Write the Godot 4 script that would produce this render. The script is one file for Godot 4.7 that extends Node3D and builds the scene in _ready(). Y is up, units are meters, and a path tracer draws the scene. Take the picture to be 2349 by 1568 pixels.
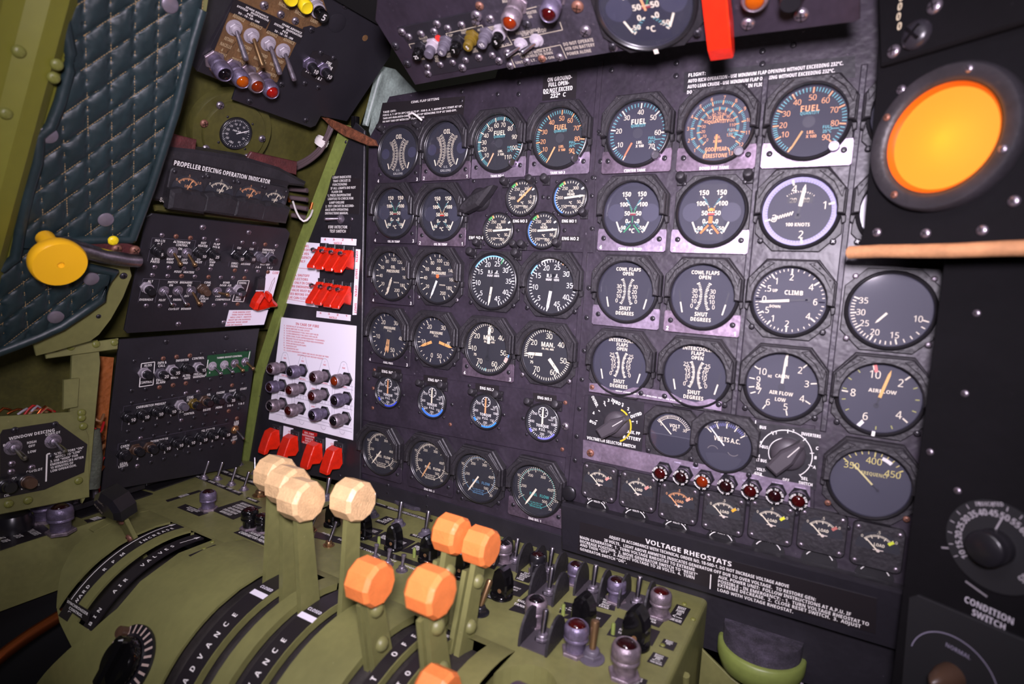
extends Node3D
# A flight engineer's station: the instrument board is the plane z = 0, x runs along it, y is up and z comes out of it towards the seat.
# Pixels of the 2349 x 1568 photograph give directions; each thing's distance is that of the board, wall or desk that carries it.
const FPX := 1340.0
const EYE := Vector3(0, 0, 0.682)
var CB: Basis
var used := {}
var glyphs := {}
var fonts := {}
var shared := {}
var M := {}

class MB:
	var v := PackedVector3Array()
	var n := PackedVector3Array()
	var c := PackedColorArray()
	var col := Color.WHITE
	var xf := Transform3D()
	func tri(a: Vector3, b: Vector3, d: Vector3, na: Vector3, nb: Vector3, nd: Vector3) -> void:
		if (d - a).cross(b - a).dot(na + nb + nd) < 0.0:
			var t := b; b = d; d = t
			t = nb; nb = nd; nd = t
		v.append(xf * a); v.append(xf * b); v.append(xf * d)
		var B := xf.basis
		n.append((B * na).normalized()); n.append((B * nb).normalized()); n.append((B * nd).normalized())
		c.append(col); c.append(col); c.append(col)
	func quad(a: Vector3, b: Vector3, d: Vector3, e: Vector3, nn: Vector3) -> void:
		tri(a, b, d, nn, nn, nn); tri(a, d, e, nn, nn, nn)
	func lathe(p: Array, seg := 24, a0 := 0.0, a1 := TAU) -> void:
		var k := p.size() - 1
		var sn := []
		for i in k:
			var d: Vector2 = p[i + 1] - p[i]
			sn.append(Vector2(d.y, -d.x).normalized())
		for i in k:
			var n0: Vector2 = sn[i]
			var n1: Vector2 = sn[i]
			if i > 0 and sn[i - 1].dot(sn[i]) > 0.7: n0 = (sn[i - 1] + sn[i]).normalized()
			if i < k - 1 and sn[i + 1].dot(sn[i]) > 0.7: n1 = (sn[i + 1] + sn[i]).normalized()
			for s in seg:
				var t0 := a0 + (a1 - a0) * s / seg
				var t1 := a0 + (a1 - a0) * (s + 1) / seg
				var c0 := Vector2(cos(t0), sin(t0)); var c1 := Vector2(cos(t1), sin(t1))
				var A := Vector3(c0.x * p[i].x, c0.y * p[i].x, p[i].y); var Bq := Vector3(c1.x * p[i].x, c1.y * p[i].x, p[i].y)
				var Cq := Vector3(c1.x * p[i + 1].x, c1.y * p[i + 1].x, p[i + 1].y); var D := Vector3(c0.x * p[i + 1].x, c0.y * p[i + 1].x, p[i + 1].y)
				var nA := Vector3(c0.x * n0.x, c0.y * n0.x, n0.y); var nB := Vector3(c1.x * n0.x, c1.y * n0.x, n0.y)
				var nC := Vector3(c1.x * n1.x, c1.y * n1.x, n1.y); var nD := Vector3(c0.x * n1.x, c0.y * n1.x, n1.y)
				if p[i].x > 1e-6: tri(A, Bq, Cq, nA, nB, nC)
				if p[i + 1].x > 1e-6: tri(A, Cq, D, nA, nC, nD)
	func prism(poly: PackedVector2Array, z0: float, z1: float, bev := 0.0, back := false) -> void:
		if Geometry2D.is_polygon_clockwise(poly): poly.reverse()
		var m := poly.size()
		var top := PackedVector2Array()
		for i in m:
			var e0 := (poly[i] - poly[(i + m - 1) % m]).normalized()
			var e1 := (poly[(i + 1) % m] - poly[i]).normalized()
			var b := Vector2(-e0.y, e0.x) + Vector2(-e1.y, e1.x)
			top.append(poly[i] + b * (bev / maxf(0.6, b.length_squared() * 0.5)))
		var zb := z1 - bev
		for i in m:
			var j := (i + 1) % m
			var e := (poly[j] - poly[i]).normalized()
			var o := Vector3(e.y, -e.x, 0)
			if zb > z0: quad(Vector3(poly[i].x, poly[i].y, z0), Vector3(poly[j].x, poly[j].y, z0), Vector3(poly[j].x, poly[j].y, zb), Vector3(poly[i].x, poly[i].y, zb), o)
			if bev > 0.0: quad(Vector3(poly[i].x, poly[i].y, zb), Vector3(poly[j].x, poly[j].y, zb), Vector3(top[j].x, top[j].y, z1), Vector3(top[i].x, top[i].y, z1), (o + Vector3.BACK).normalized())
		var ix := Geometry2D.triangulate_polygon(top)
		for i in range(0, ix.size(), 3):
			tri(Vector3(top[ix[i]].x, top[ix[i]].y, z1), Vector3(top[ix[i + 1]].x, top[ix[i + 1]].y, z1), Vector3(top[ix[i + 2]].x, top[ix[i + 2]].y, z1), Vector3.BACK, Vector3.BACK, Vector3.BACK)
		if back:
			ix = Geometry2D.triangulate_polygon(poly)
			for i in range(0, ix.size(), 3):
				tri(Vector3(poly[ix[i]].x, poly[ix[i]].y, z0), Vector3(poly[ix[i + 1]].x, poly[ix[i + 1]].y, z0), Vector3(poly[ix[i + 2]].x, poly[ix[i + 2]].y, z0), Vector3.FORWARD, Vector3.FORWARD, Vector3.FORWARD)
	func box(a: Vector3, b: Vector3, bev := 0.0) -> void:
		prism(PackedVector2Array([Vector2(a.x, a.y), Vector2(b.x, a.y), Vector2(b.x, b.y), Vector2(a.x, b.y)]), a.z, b.z, bev, true)
	func bar(a: Vector2, b: Vector2, w: float, z := 0.0) -> void:
		var d := (b - a).normalized() * w * 0.5
		var o := Vector2(-d.y, d.x)
		quad(Vector3(a.x + o.x, a.y + o.y, z), Vector3(a.x - o.x, a.y - o.y, z), Vector3(b.x - o.x, b.y - o.y, z), Vector3(b.x + o.x, b.y + o.y, z), Vector3.BACK)
	func arc(cn: Vector2, r0: float, r1: float, a0: float, a1: float, seg := 24, z := 0.0) -> void:
		for s in seg:
			var t0 := deg_to_rad(a0 + (a1 - a0) * s / seg); var t1 := deg_to_rad(a0 + (a1 - a0) * (s + 1) / seg)
			var u := Vector2(sin(t0), cos(t0)); var w := Vector2(sin(t1), cos(t1))
			var p := cn + u * r0; var q := cn + w * r0; var r := cn + w * r1; var t := cn + u * r1
			quad(Vector3(p.x, p.y, z), Vector3(q.x, q.y, z), Vector3(r.x, r.y, z), Vector3(t.x, t.y, z), Vector3.BACK)
	func tube(pts: Array, r: float, seg := 8, r2 := -1.0) -> void:
		var m := pts.size()
		var rings := []; var nr := []
		var up := Vector3(0.31, 0.93, 0.17)
		for i in m:
			var d: Vector3 = (pts[mini(i + 1, m - 1)] - pts[maxi(i - 1, 0)]).normalized()
			var s := d.cross(up).normalized(); var u := s.cross(d)
			var rr := r if r2 < 0.0 else lerpf(r, r2, float(i) / (m - 1))
			var ring := []; var nn := []
			for k in seg:
				var a := TAU * k / seg
				var o := s * cos(a) + u * sin(a)
				ring.append(pts[i] + o * rr); nn.append(o)
			rings.append(ring); nr.append(nn)
		for i in m - 1:
			for k in seg:
				var j := (k + 1) % seg
				tri(rings[i][k], rings[i][j], rings[i + 1][j], nr[i][k], nr[i][j], nr[i + 1][j])
				tri(rings[i][k], rings[i + 1][j], rings[i + 1][k], nr[i][k], nr[i + 1][j], nr[i + 1][k])
		for e in [0, m - 1]:
			var d2: Vector3 = (pts[0] - pts[1]).normalized() if e == 0 else (pts[m - 1] - pts[m - 2]).normalized()
			for k in seg:
				tri(pts[e], rings[e][k], rings[e][(k + 1) % seg], d2, d2, d2)
	func mesh() -> ArrayMesh:
		var a := []
		a.resize(Mesh.ARRAY_MAX)
		a[Mesh.ARRAY_VERTEX] = v; a[Mesh.ARRAY_NORMAL] = n; a[Mesh.ARRAY_COLOR] = c
		var am := ArrayMesh.new()
		am.add_surface_from_arrays(Mesh.PRIMITIVE_TRIANGLES, a)
		return am

# ---------- frames and pixels ----------
func ray(px: float, py: float) -> Vector3:
	return CB * Vector3((px - 1174.5) / FPX, -(py - 784.0) / FPX, -1)
func hit(fr: Transform3D, px: float, py: float, h := 0.0) -> Vector3:
	var nn := fr.basis.z; var r := ray(px, py)
	return EYE + r * ((fr.origin + nn * h - EYE).dot(nn) / r.dot(nn))
func loc(fr: Transform3D, px: float, py: float, h := 0.0) -> Vector2:
	var q := fr.affine_inverse() * hit(fr, px, py, h)
	return Vector2(q.x, q.y)
func on(fr: Transform3D, px: float, py: float, h := 0.0, roll := 0.0) -> Transform3D:   # standing on the frame so that its point at height h meets the pixel
	return Transform3D(fr.basis.rotated(fr.basis.z, deg_to_rad(roll)), hit(fr, px, py, h) - fr.basis.z * h)
func wallframe(p: Vector3, phi: float) -> Transform3D:
	var a := deg_to_rad(phi)
	return Transform3D(Basis(Vector3(0, 0, -1), Vector3(sin(a), cos(a), 0), Vector3(cos(a), -sin(a), 0)), p)
func quadpx(fr: Transform3D, pts: Array) -> PackedVector2Array:
	var r := PackedVector2Array()
	for p in pts: r.append(loc(fr, p[0], p[1]))
	return r
func V(x: float, y: float, z := 0.0) -> Vector3: return Vector3(x, y, z)
func T(x: float, y: float, z := 0.0) -> Transform3D: return Transform3D(Basis(), Vector3(x, y, z))
func L(r: float, g: float, b: float) -> Color: return Color(r, g, b).srgb_to_linear()

# ---------- naming ----------
func numbered(s: String) -> String:
	var k: int = used.get(s, 0)
	used[s] = k + 1
	return s if k == 0 else "%s_%03d" % [s, k]
func thing(called: String, label: String, cat: String, xf := Transform3D(), group := "") -> Node3D:
	var o := Node3D.new()
	o.name = numbered(called); add_child(o); o.transform = xf
	o.set_meta("label", label); o.set_meta("category", cat)
	if group != "": o.set_meta("group", group)
	return o
func obj(called: String, mb, mat: Material, parent: Node = null, xf := Transform3D()) -> MeshInstance3D:
	var o := MeshInstance3D.new()
	o.mesh = mb.mesh() if mb is MB else mb
	o.material_override = mat
	o.transform = xf
	if parent: o.name = called; parent.add_child(o, true)
	else: o.name = numbered(called); add_child(o, true)
	return o
func struct(called: String, mb, mat: Material, xf := Transform3D()) -> MeshInstance3D:
	var o := obj(called, mb, mat, null, xf)
	o.set_meta("kind", "structure")
	return o
func tag(o: Node, label: String, cat: String, group := "") -> Node:
	o.set_meta("label", label); o.set_meta("category", cat)
	if group != "": o.set_meta("group", group)
	return o

# ---------- lettering ----------
func glyph(s: String, face := "bold") -> Array:
	var key := face + s
	if glyphs.has(key): return glyphs[key]
	var t := TextMesh.new()
	t.text = s; t.font = fonts[face]; t.font_size = 48; t.pixel_size = 1.0 / 48.0; t.depth = 0.0; t.curve_step = 1.5
	var a := t.get_mesh_arrays()
	var vs: PackedVector3Array = a[Mesh.ARRAY_VERTEX] if a.size() else PackedVector3Array()
	var ix = a[Mesh.ARRAY_INDEX] if a.size() else null
	var out := PackedVector3Array()
	if ix != null and ix.size():
		for i in ix: out.append(vs[i])
	else: out = vs
	var lo := 1e9; var hi := -1e9; var yl := 1e9; var yh := -1e9
	for p in out:
		lo = minf(lo, p.x); hi = maxf(hi, p.x); yl = minf(yl, p.y); yh = maxf(yh, p.y)
	var r := [out, lo, hi, yl, yh]
	glyphs[key] = r
	return r
# s centred at (x, y); h is the height of a capital, w (if given) the width it is fitted to; al -1 starts it at x
func tx(mb: MB, s: String, x: float, y: float, h: float, w := 0.0, al := 0, rot := 0.0, z := 0.0, face := "bold") -> void:
	var g := glyph(s, face)
	if g[0].size() == 0: return
	var sy := h / 0.714
	var wd: float = g[2] - g[1]
	var sx := sy * 0.92 if w <= 0.0 else w / wd
	var cx: float = (g[1] + g[2]) * 0.5 if al == 0 else (g[1] if al < 0 else g[2])
	var cy: float = (g[3] + g[4]) * 0.5
	var ca := cos(deg_to_rad(rot)); var sa := sin(deg_to_rad(rot))
	var src: PackedVector3Array = g[0]
	for i in range(0, src.size() - 2, 3):
		var q := []
		for k in 3:
			var p: Vector3 = src[i + k]
			var ux := (p.x - cx) * sx; var uy := (p.y - cy) * sy
			q.append(Vector3(x + ux * ca - uy * sa, y + ux * sa + uy * ca, z))
		mb.tri(q[0], q[1], q[2], Vector3.BACK, Vector3.BACK, Vector3.BACK)

# ---------- materials ----------
func noise_tex(a: Color, b: Color, freq: float, seed_: int, size := 512, oct := 4, lo := 0.0, hi := 1.0) -> NoiseTexture2D:
	var f := FastNoiseLite.new()
	f.seed = seed_; f.frequency = freq; f.fractal_octaves = oct
	var t := NoiseTexture2D.new()
	t.noise = f; t.width = size; t.height = size; t.seamless = true
	var g := Gradient.new()
	g.offsets = PackedFloat32Array([lo, hi]); g.colors = PackedColorArray([a, b])
	t.color_ramp = g
	return t
func mat(col: Color, rough := 0.5, metal := 0.0) -> StandardMaterial3D:
	var m := StandardMaterial3D.new()
	m.albedo_color = col; m.roughness = rough; m.metallic = metal
	return m
# paint with uneven tone, specks of chipped paint and a fine grain
func paint(base: Color, vary: float, rough: float, seed_: int, chip: Color, chips := 0.0, bump := 0.0, scale := 6.0) -> StandardMaterial3D:
	var m := mat(Color.WHITE, rough)
	var img := Image.create(512, 512, false, Image.FORMAT_RGB8)
	var f := FastNoiseLite.new(); f.seed = seed_; f.frequency = 0.012; f.fractal_octaves = 5
	var f2 := FastNoiseLite.new(); f2.seed = seed_ + 7; f2.frequency = 0.09; f2.fractal_octaves = 3
	for y in 512:
		for x in 512:
			var k := 1.0 + vary * f.get_noise_2d(x, y) + vary * 0.5 * f2.get_noise_2d(x, y)
			img.set_pixel(x, y, Color(base.r * k, base.g * k, base.b * k))
	var rng := RandomNumberGenerator.new(); rng.seed = seed_
	for i in int(chips):
		var cx := rng.randi_range(2, 509); var cy := rng.randi_range(2, 509)
		var big := rng.randf() < 0.12
		for k in (6 if big else 1):
			img.set_pixel(clampi(cx + (rng.randi_range(-2, 2) if big else 0), 0, 511), clampi(cy + (rng.randi_range(-1, 1) if big else 0), 0, 511), base.lerp(chip, rng.randf_range(0.3, 1.0)))
	m.albedo_texture = ImageTexture.create_from_image(img)
	m.uv1_triplanar = true; m.uv1_world_triplanar = true; m.uv1_scale = Vector3.ONE * scale
	if bump > 0.0:
		var t := noise_tex(Color.BLACK, Color.WHITE, 0.12, seed_ + 3, 256)
		t.as_normal_map = true; t.bump_strength = bump
		m.normal_enabled = true; m.normal_texture = t
	return m
func materials() -> void:
	M.black = paint(Color(0.175, 0.15, 0.188), 0.22, 0.44, 11, Color(0.5, 0.47, 0.5), 160, 0.25, 3.0)
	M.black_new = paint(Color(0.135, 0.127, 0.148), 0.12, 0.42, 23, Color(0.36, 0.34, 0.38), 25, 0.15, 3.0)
	M.worn = paint(Color(0.2, 0.182, 0.215), 0.4, 0.5, 31, Color(0.6, 0.55, 0.57), 700, 0.5, 4.0)
	M.hood = paint(Color(0.15, 0.14, 0.155), 0.28, 0.5, 41, Color(0.4, 0.34, 0.28), 200, 0.5, 5.0)
	M.bezel = mat(Color(0.12, 0.115, 0.125), 0.3)
	M.dial = mat(Color(0.075, 0.073, 0.088), 0.7)
	M.dial_blue = mat(Color(0.105, 0.105, 0.14), 0.65)
	M.dial_grey = mat(Color(0.19, 0.188, 0.22), 0.65)
	M.lug = mat(Color(0.2, 0.18, 0.2), 0.35)
	M.green = paint(Color(0.455, 0.455, 0.275), 0.1, 0.45, 53, Color(0.6, 0.6, 0.42), 60, 0.12, 2.0)
	M.green_dark = paint(Color(0.3, 0.29, 0.13), 0.22, 0.5, 57, Color(0.48, 0.47, 0.3), 120, 0.2, 3.0)
	M.green_bright = paint(Color(0.47, 0.52, 0.26), 0.12, 0.42, 59, Color(0.3, 0.3, 0.2), 60, 0.15, 2.5)
	M.wallgreen = paint(Color(0.44, 0.44, 0.15), 0.07, 0.45, 61, Color(0.5, 0.5, 0.25), 30, 0.1, 1.5)
	M.teal = paint(Color(0.5, 0.55, 0.52), 0.2, 0.5, 67, Color(0.7, 0.68, 0.6), 100, 0.8, 4.0)
	M.brown = paint(Color(0.4, 0.29, 0.17), 0.3, 0.7, 71, Color(0.6, 0.5, 0.4), 500, 2.0, 8.0)
	M.maroon = paint(Color(0.3, 0.14, 0.14), 0.35, 0.55, 73, Color(0.5, 0.35, 0.3), 300, 1.5, 8.0)
	M.leather = paint(Color(0.115, 0.175, 0.185), 0.22, 0.45, 79, Color(0.2, 0.26, 0.26), 60, 0.4, 3.0)
	M.plate = paint(Color(0.62, 0.56, 0.64), 0.22, 0.4, 83, Color(0.48, 0.42, 0.48), 160, 0.15, 4.0)
	M.plate.metallic = 0.75
	M.plate_dark = paint(Color(0.47, 0.41, 0.47), 0.3, 0.42, 87, Color(0.32, 0.28, 0.32), 200, 0.15, 4.0)
	M.plate_dark.metallic = 0.7
	M.steel = mat(Color(0.74, 0.72, 0.76), 0.26, 1.0)
	M.steel_dull = paint(Color(0.55, 0.52, 0.56), 0.35, 0.42, 91, Color(0.3, 0.28, 0.3), 300, 1.0, 14.0)
	M.steel_dull.metallic = 0.8
	M.brass = mat(Color(0.62, 0.5, 0.36), 0.35, 0.9)
	M.screw = mat(Color(0.62, 0.58, 0.62), 0.35, 0.85)
	M.screw_dark = mat(Color(0.16, 0.15, 0.17), 0.32)
	M.screw_rust = mat(Color(0.5, 0.34, 0.28), 0.5, 0.4)
	for k in ["screw", "screw_dark", "screw_rust"]: M[k].vertex_color_use_as_albedo = true
	M.fuse = mat(Color(0.11, 0.105, 0.12), 0.28)
	M.fuse_grey = mat(Color(0.33, 0.31, 0.35), 0.4)
	M.fuse_light = mat(Color(0.6, 0.57, 0.6), 0.4)
	M.fuse_brown = mat(Color(0.3, 0.22, 0.17), 0.35)
	M.fuse_amber = mat(Color(0.38, 0.31, 0.1), 0.25)
	M.handle = paint(Color(0.7, 0.67, 0.7), 0.3, 0.28, 143, Color(0.4, 0.35, 0.3), 400, 0.2, 6.0)
	M.handle.metallic = 1.0
	M.snap = mat(Color(0.52, 0.49, 0.53), 0.35, 0.5)
	M.lampbody = paint(Color(0.52, 0.47, 0.5), 0.3, 0.42, 97, Color(0.3, 0.27, 0.3), 400, 1.5, 20.0)
	M.lampbody.metallic = 0.6
	M.lampbody_violet = paint(Color(0.42, 0.385, 0.47), 0.3, 0.4, 99, Color(0.3, 0.27, 0.3), 400, 1.5, 20.0)
	M.lampbody_violet.metallic = 0.5
	M.lens_dark = mat(Color(0.12, 0.03, 0.04), 0.12)
	M.lens_red = mat(Color(0.2, 0.025, 0.03), 0.12)
	M.lens_bright = mat(Color(0.52, 0.07, 0.05), 0.14)
	M.sticker = mat(Color(0.8, 0.16, 0.12), 0.5)
	M.lens_amber = mat(Color(0.6, 0.27, 0.03), 0.12)
	M.lens_orange = mat(Color(0.42, 0.13, 0.03), 0.12)
	M.lens_black = mat(Color(0.06, 0.045, 0.06), 0.08)
	M.red = paint(Color(0.83, 0.14, 0.05), 0.12, 0.35, 101, Color(0.45, 0.1, 0.06), 120, 0.6, 10.0)
	M.red.clearcoat_enabled = true; M.red.clearcoat = 0.3; M.red.clearcoat_roughness = 0.2
	M.redcard = mat(Color(0.66, 0.1, 0.1), 0.5)
	M.orange = paint(Color(0.93, 0.52, 0.27), 0.06, 0.38, 103, Color(0.75, 0.4, 0.2), 160, 0.6, 8.0)
	M.ivory = paint(Color(0.85, 0.71, 0.52), 0.12, 0.42, 107, Color(0.6, 0.48, 0.34), 500, 0.8, 8.0)
	M.yellow = mat(Color(0.95, 0.72, 0.12), 0.3)
	M.yellow_plain = mat(Color(0.9, 0.8, 0.1), 0.4)
	M.card = mat(Color(0.94, 0.92, 0.96), 0.45)
	M.label = mat(Color(0.13, 0.115, 0.125), 0.4)
	M.matt = paint(Color(0.06, 0.055, 0.064), 0.2, 0.85, 137, Color(0.25, 0.24, 0.26), 20, 0.3, 3.0)
	M.matt.metallic_specular = 0.25
	M.rivet = mat(Color(0.43, 0.44, 0.2), 0.45)
	M.rivet.vertex_color_use_as_albedo = false
	M.label_green = mat(Color(0.1, 0.28, 0.16), 0.4)
	M.bakelite = mat(Color(0.05, 0.047, 0.052), 0.1)
	M.knob_grey = mat(Color(0.26, 0.24, 0.26), 0.45)
	M.rubber = paint(Color(0.14, 0.132, 0.145), 0.22, 0.5, 109, Color(0.3, 0.28, 0.3), 100, 0.8, 6.0)
	M.velvet = paint(Color(0.22, 0.2, 0.24), 0.5, 0.9, 113, Color(0.5, 0.48, 0.52), 2500, 1.0, 9.0)
	M.wood = paint(Color(0.72, 0.52, 0.36), 0.2, 0.55, 117, Color(0.85, 0.75, 0.65), 160, 1.0, 5.0)
	M.leatherstrap = paint(Color(0.42, 0.25, 0.17), 0.4, 0.5, 119, Color(0.65, 0.45, 0.3), 600, 2.0, 14.0)
	M.wire_dark = mat(Color(0.34, 0.28, 0.29), 0.6)
	M.wire_white = mat(Color(0.86, 0.84, 0.82), 0.4)
	M.copper = mat(Color(0.7, 0.38, 0.2), 0.3, 0.9)
	M.cable = mat(Color(0.55, 0.4, 0.26), 0.6)
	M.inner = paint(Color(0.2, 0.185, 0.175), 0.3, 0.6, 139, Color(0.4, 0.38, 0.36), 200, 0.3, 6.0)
	M.dark = mat(Color(0.05, 0.047, 0.05), 0.8)
	M.shell = mat(Color(0.16, 0.165, 0.11), 0.8)
	M.cloth = paint(Color(0.27, 0.29, 0.24), 0.3, 0.8, 127, Color(0.4, 0.4, 0.35), 300, 2.0, 6.0)
	M.thread = mat(Color(0.66, 0.55, 0.36), 0.7)
	M.orangewall = paint(Color(0.62, 0.35, 0.16), 0.15, 0.6, 131, Color(0.7, 0.45, 0.25), 60, 1.0, 3.0)
	M.print = mat(Color.WHITE, 0.55); M.print.vertex_color_use_as_albedo = true
	var gd := mat(Color(0.62, 0.62, 0.8, 0.045), 0.05)
	gd.transparency = BaseMaterial3D.TRANSPARENCY_ALPHA
	M.glass_glare_dust = gd  # pale tint puts reflected room haze, with some dust, into the glass
	var g := mat(Color(0.7, 0.72, 0.85, 0.022), 0.04)
	g.transparency = BaseMaterial3D.TRANSPARENCY_ALPHA
	M.glass = g
	var sf := ["Droid Sans", 700, "bold", "Droid Sans", 400, "thin", "Droid Serif", 700, "serif"]
	for i in range(0, sf.size(), 3):
		var s := SystemFont.new()
		s.font_names = PackedStringArray([sf[i]]); s.font_weight = sf[i + 1]
		fonts[sf[i + 2]] = s

# ---------- small hardware ----------
func screw_mesh() -> ArrayMesh:
	if shared.has("screw"): return shared.screw
	var b := MB.new()
	b.lathe([Vector2(1, 0), Vector2(1, 0.2), Vector2(0.8, 0.45), Vector2(0.45, 0.6), Vector2(0, 0.64)], 14)
	b.col = Color(0.18, 0.18, 0.18)
	b.box(V(-0.62, -0.1, 0.4), V(0.62, 0.1, 0.665)); b.box(V(-0.1, -0.62, 0.4), V(0.1, 0.62, 0.668))
	shared.screw = b.mesh()
	return shared.screw
func screw(parent: Node, at: Transform3D, r := 0.003, m := "screw", called := "screw") -> void:
	var a := fposmod(at.origin.x * 917.0 + at.origin.y * 633.0 + at.origin.z * 411.0, 1.0) * 90.0
	obj(called, screw_mesh(), M[m], parent, Transform3D(at.basis.rotated(at.basis.z.normalized(), deg_to_rad(a)).scaled(Vector3.ONE * r), at.origin))
# screws of a plate whose node stands at the world origin
func screws(parent: Node, fr: Transform3D, pts: Array, r := 0.003, m := "screw") -> void:
	for p in pts: screw(parent, on(fr, p[0], p[1]), p[3] if p.size() > 3 else r, p[2] if p.size() > 2 else m)
func hexagon(r: float, k := 6, turn := 0.0) -> PackedVector2Array:
	var p := PackedVector2Array()
	for i in k: p.append(Vector2(cos(TAU * i / k + turn), sin(TAU * i / k + turn)) * r)
	return p
func rrect(x0: float, y0: float, x1: float, y1: float, r: float, k := 4) -> PackedVector2Array:
	var p := PackedVector2Array()
	for q in [[x1 - r, y1 - r, 0.0], [x0 + r, y1 - r, 90.0], [x0 + r, y0 + r, 180.0], [x1 - r, y0 + r, 270.0]]:
		for i in k + 1:
			var a := deg_to_rad(q[2] + 90.0 * i / k)
			p.append(Vector2(q[0] + cos(a) * r, q[1] + sin(a) * r))
	return p
# a toggle switch: threaded collar, nut and a bat-shaped lever leaning by tx, ty
func toggle(fr: Transform3D, px: float, py: float, label: String, group := "", tx_ := 0.0, ty_ := -0.45, ln := 0.019, m := "steel", nut := "steel_dull", ball := true) -> Node3D:
	var t := thing("toggle_switch", label, "switch", on(fr, px, py), group)
	var key := "tg%s%.3f" % [ball, ln]
	if not shared.has(key):
		var b := MB.new()
		b.lathe([Vector2(0.0075, 0), Vector2(0.0075, 0.0008), Vector2(0.006, 0.0012), Vector2(0, 0.0012)], 20)
		b.prism(hexagon(0.0056), 0.001, 0.0034, 0.0004)
		b.lathe([Vector2(0.0043, 0.003), Vector2(0.0043, 0.0055), Vector2(0.0036, 0.0062), Vector2(0, 0.0062)], 18)
		var l := MB.new()
		if ball: l.lathe([Vector2(0.0018, 0), Vector2(0.0019, ln * 0.55), Vector2(0.0024, ln * 0.75), Vector2(0.0032, ln * 0.86), Vector2(0.0033, ln * 0.93), Vector2(0.0024, ln * 0.99), Vector2(0, ln * 1.01)], 14)
		else: l.lathe([Vector2(0.0018, 0), Vector2(0.0026, ln * 0.9), Vector2(0.0022, ln * 0.98), Vector2(0, ln)], 14)
		shared[key] = [b.mesh(), l.mesh()]
	obj("collar", shared[key][0], M[nut], t)
	var d := Vector3(tx_, ty_, 1).normalized()
	var y := d.cross(Vector3.RIGHT).normalized()
	obj("bat_lever", shared[key][1], M[m], t, Transform3D(Basis(y.cross(d), y, d), V(0, 0, 0.0045)))
	return t
# a screw-in fuse holder; the pixel is where the middle of its cap shows
func fuse(fr: Transform3D, px: float, py: float, num: String, label: String, group := "", body := "fuse", cap := "fuse", s := 1.0) -> Node3D:
	var t := thing("fuse_holder", label, "fuse holder", on(fr, px, py, 0.019 * s), group)
	if not shared.has("fuse"):
		var a := MB.new()
		a.prism(hexagon(0.0092), 0, 0.003, 0.0006)
		a.lathe([Vector2(0.0078, 0.003), Vector2(0.0078, 0.0085), Vector2(0.0066, 0.0095), Vector2(0, 0.0095)], 20)
		var b := MB.new()
		b.lathe([Vector2(0.0064, 0.009), Vector2(0.0064, 0.011), Vector2(0.0056, 0.0115), Vector2(0.006, 0.0125), Vector2(0.006, 0.0185), Vector2(0.0053, 0.0195), Vector2(0, 0.0195)], 20)
		shared.fuse = [a.mesh(), b.mesh()]
	var sc := Transform3D(Basis().scaled(Vector3.ONE * s), Vector3.ZERO)
	obj("body", shared.fuse[0], M[body], t, sc)
	var c := obj("cap", shared.fuse[1], M[cap], t, sc)
	if num != "":
		var p := MB.new()
		p.col = L(0.8, 0.78, 0.76)
		tx(p, num, 0, 0, 0.0052 * s, 0, 0, 0, 0.0198)
		obj("rating", p, M.print, c)
	return t
# an indicator lamp: hexagon nut, ribbed barrel, collar and a domed lens; the pixel is the middle of the lens
func lamp(fr: Transform3D, px: float, py: float, lens: String, label: String, group := "", s := 1.0, body := "lampbody", nut := "fuse", ln := 0.026) -> Node3D:
	var t := thing("indicator_lamp", label, "lamp", on(fr, px, py, ln * s), group)
	var key := "lamp%.3f" % ln
	if not shared.has(key):
		var a := MB.new()
		a.prism(hexagon(0.0125), 0, 0.003, 0.0006)
		var b := MB.new()
		b.lathe([Vector2(0.0085, 0.003), Vector2(0.0085, ln * 0.42), Vector2(0.0095, ln * 0.46), Vector2(0.0108, ln * 0.5), Vector2(0.0108, ln * 0.56), Vector2(0.0103, ln * 0.59), Vector2(0.0108, ln * 0.62), Vector2(0.0108, ln * 0.86), Vector2(0.0099, ln * 0.95), Vector2(0.0085, ln), Vector2(0.0078, ln * 0.98), Vector2(0.0074, ln * 0.9)], 26)
		var c := MB.new()
		c.lathe([Vector2(0.0077, ln * 0.9), Vector2(0.007, ln * 1.0), Vector2(0.005, ln * 1.07), Vector2(0.0025, ln * 1.1), Vector2(0, ln * 1.11)], 22)
		shared[key] = [a.mesh(), b.mesh(), c.mesh()]
	var sc := Transform3D(Basis().scaled(Vector3.ONE * s), Vector3.ZERO)
	obj("nut", shared[key][0], M[nut], t, sc); obj("barrel", shared[key][1], M[body], t, sc); obj("lens", shared[key][2], M[lens], t, sc)
	return t
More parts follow.
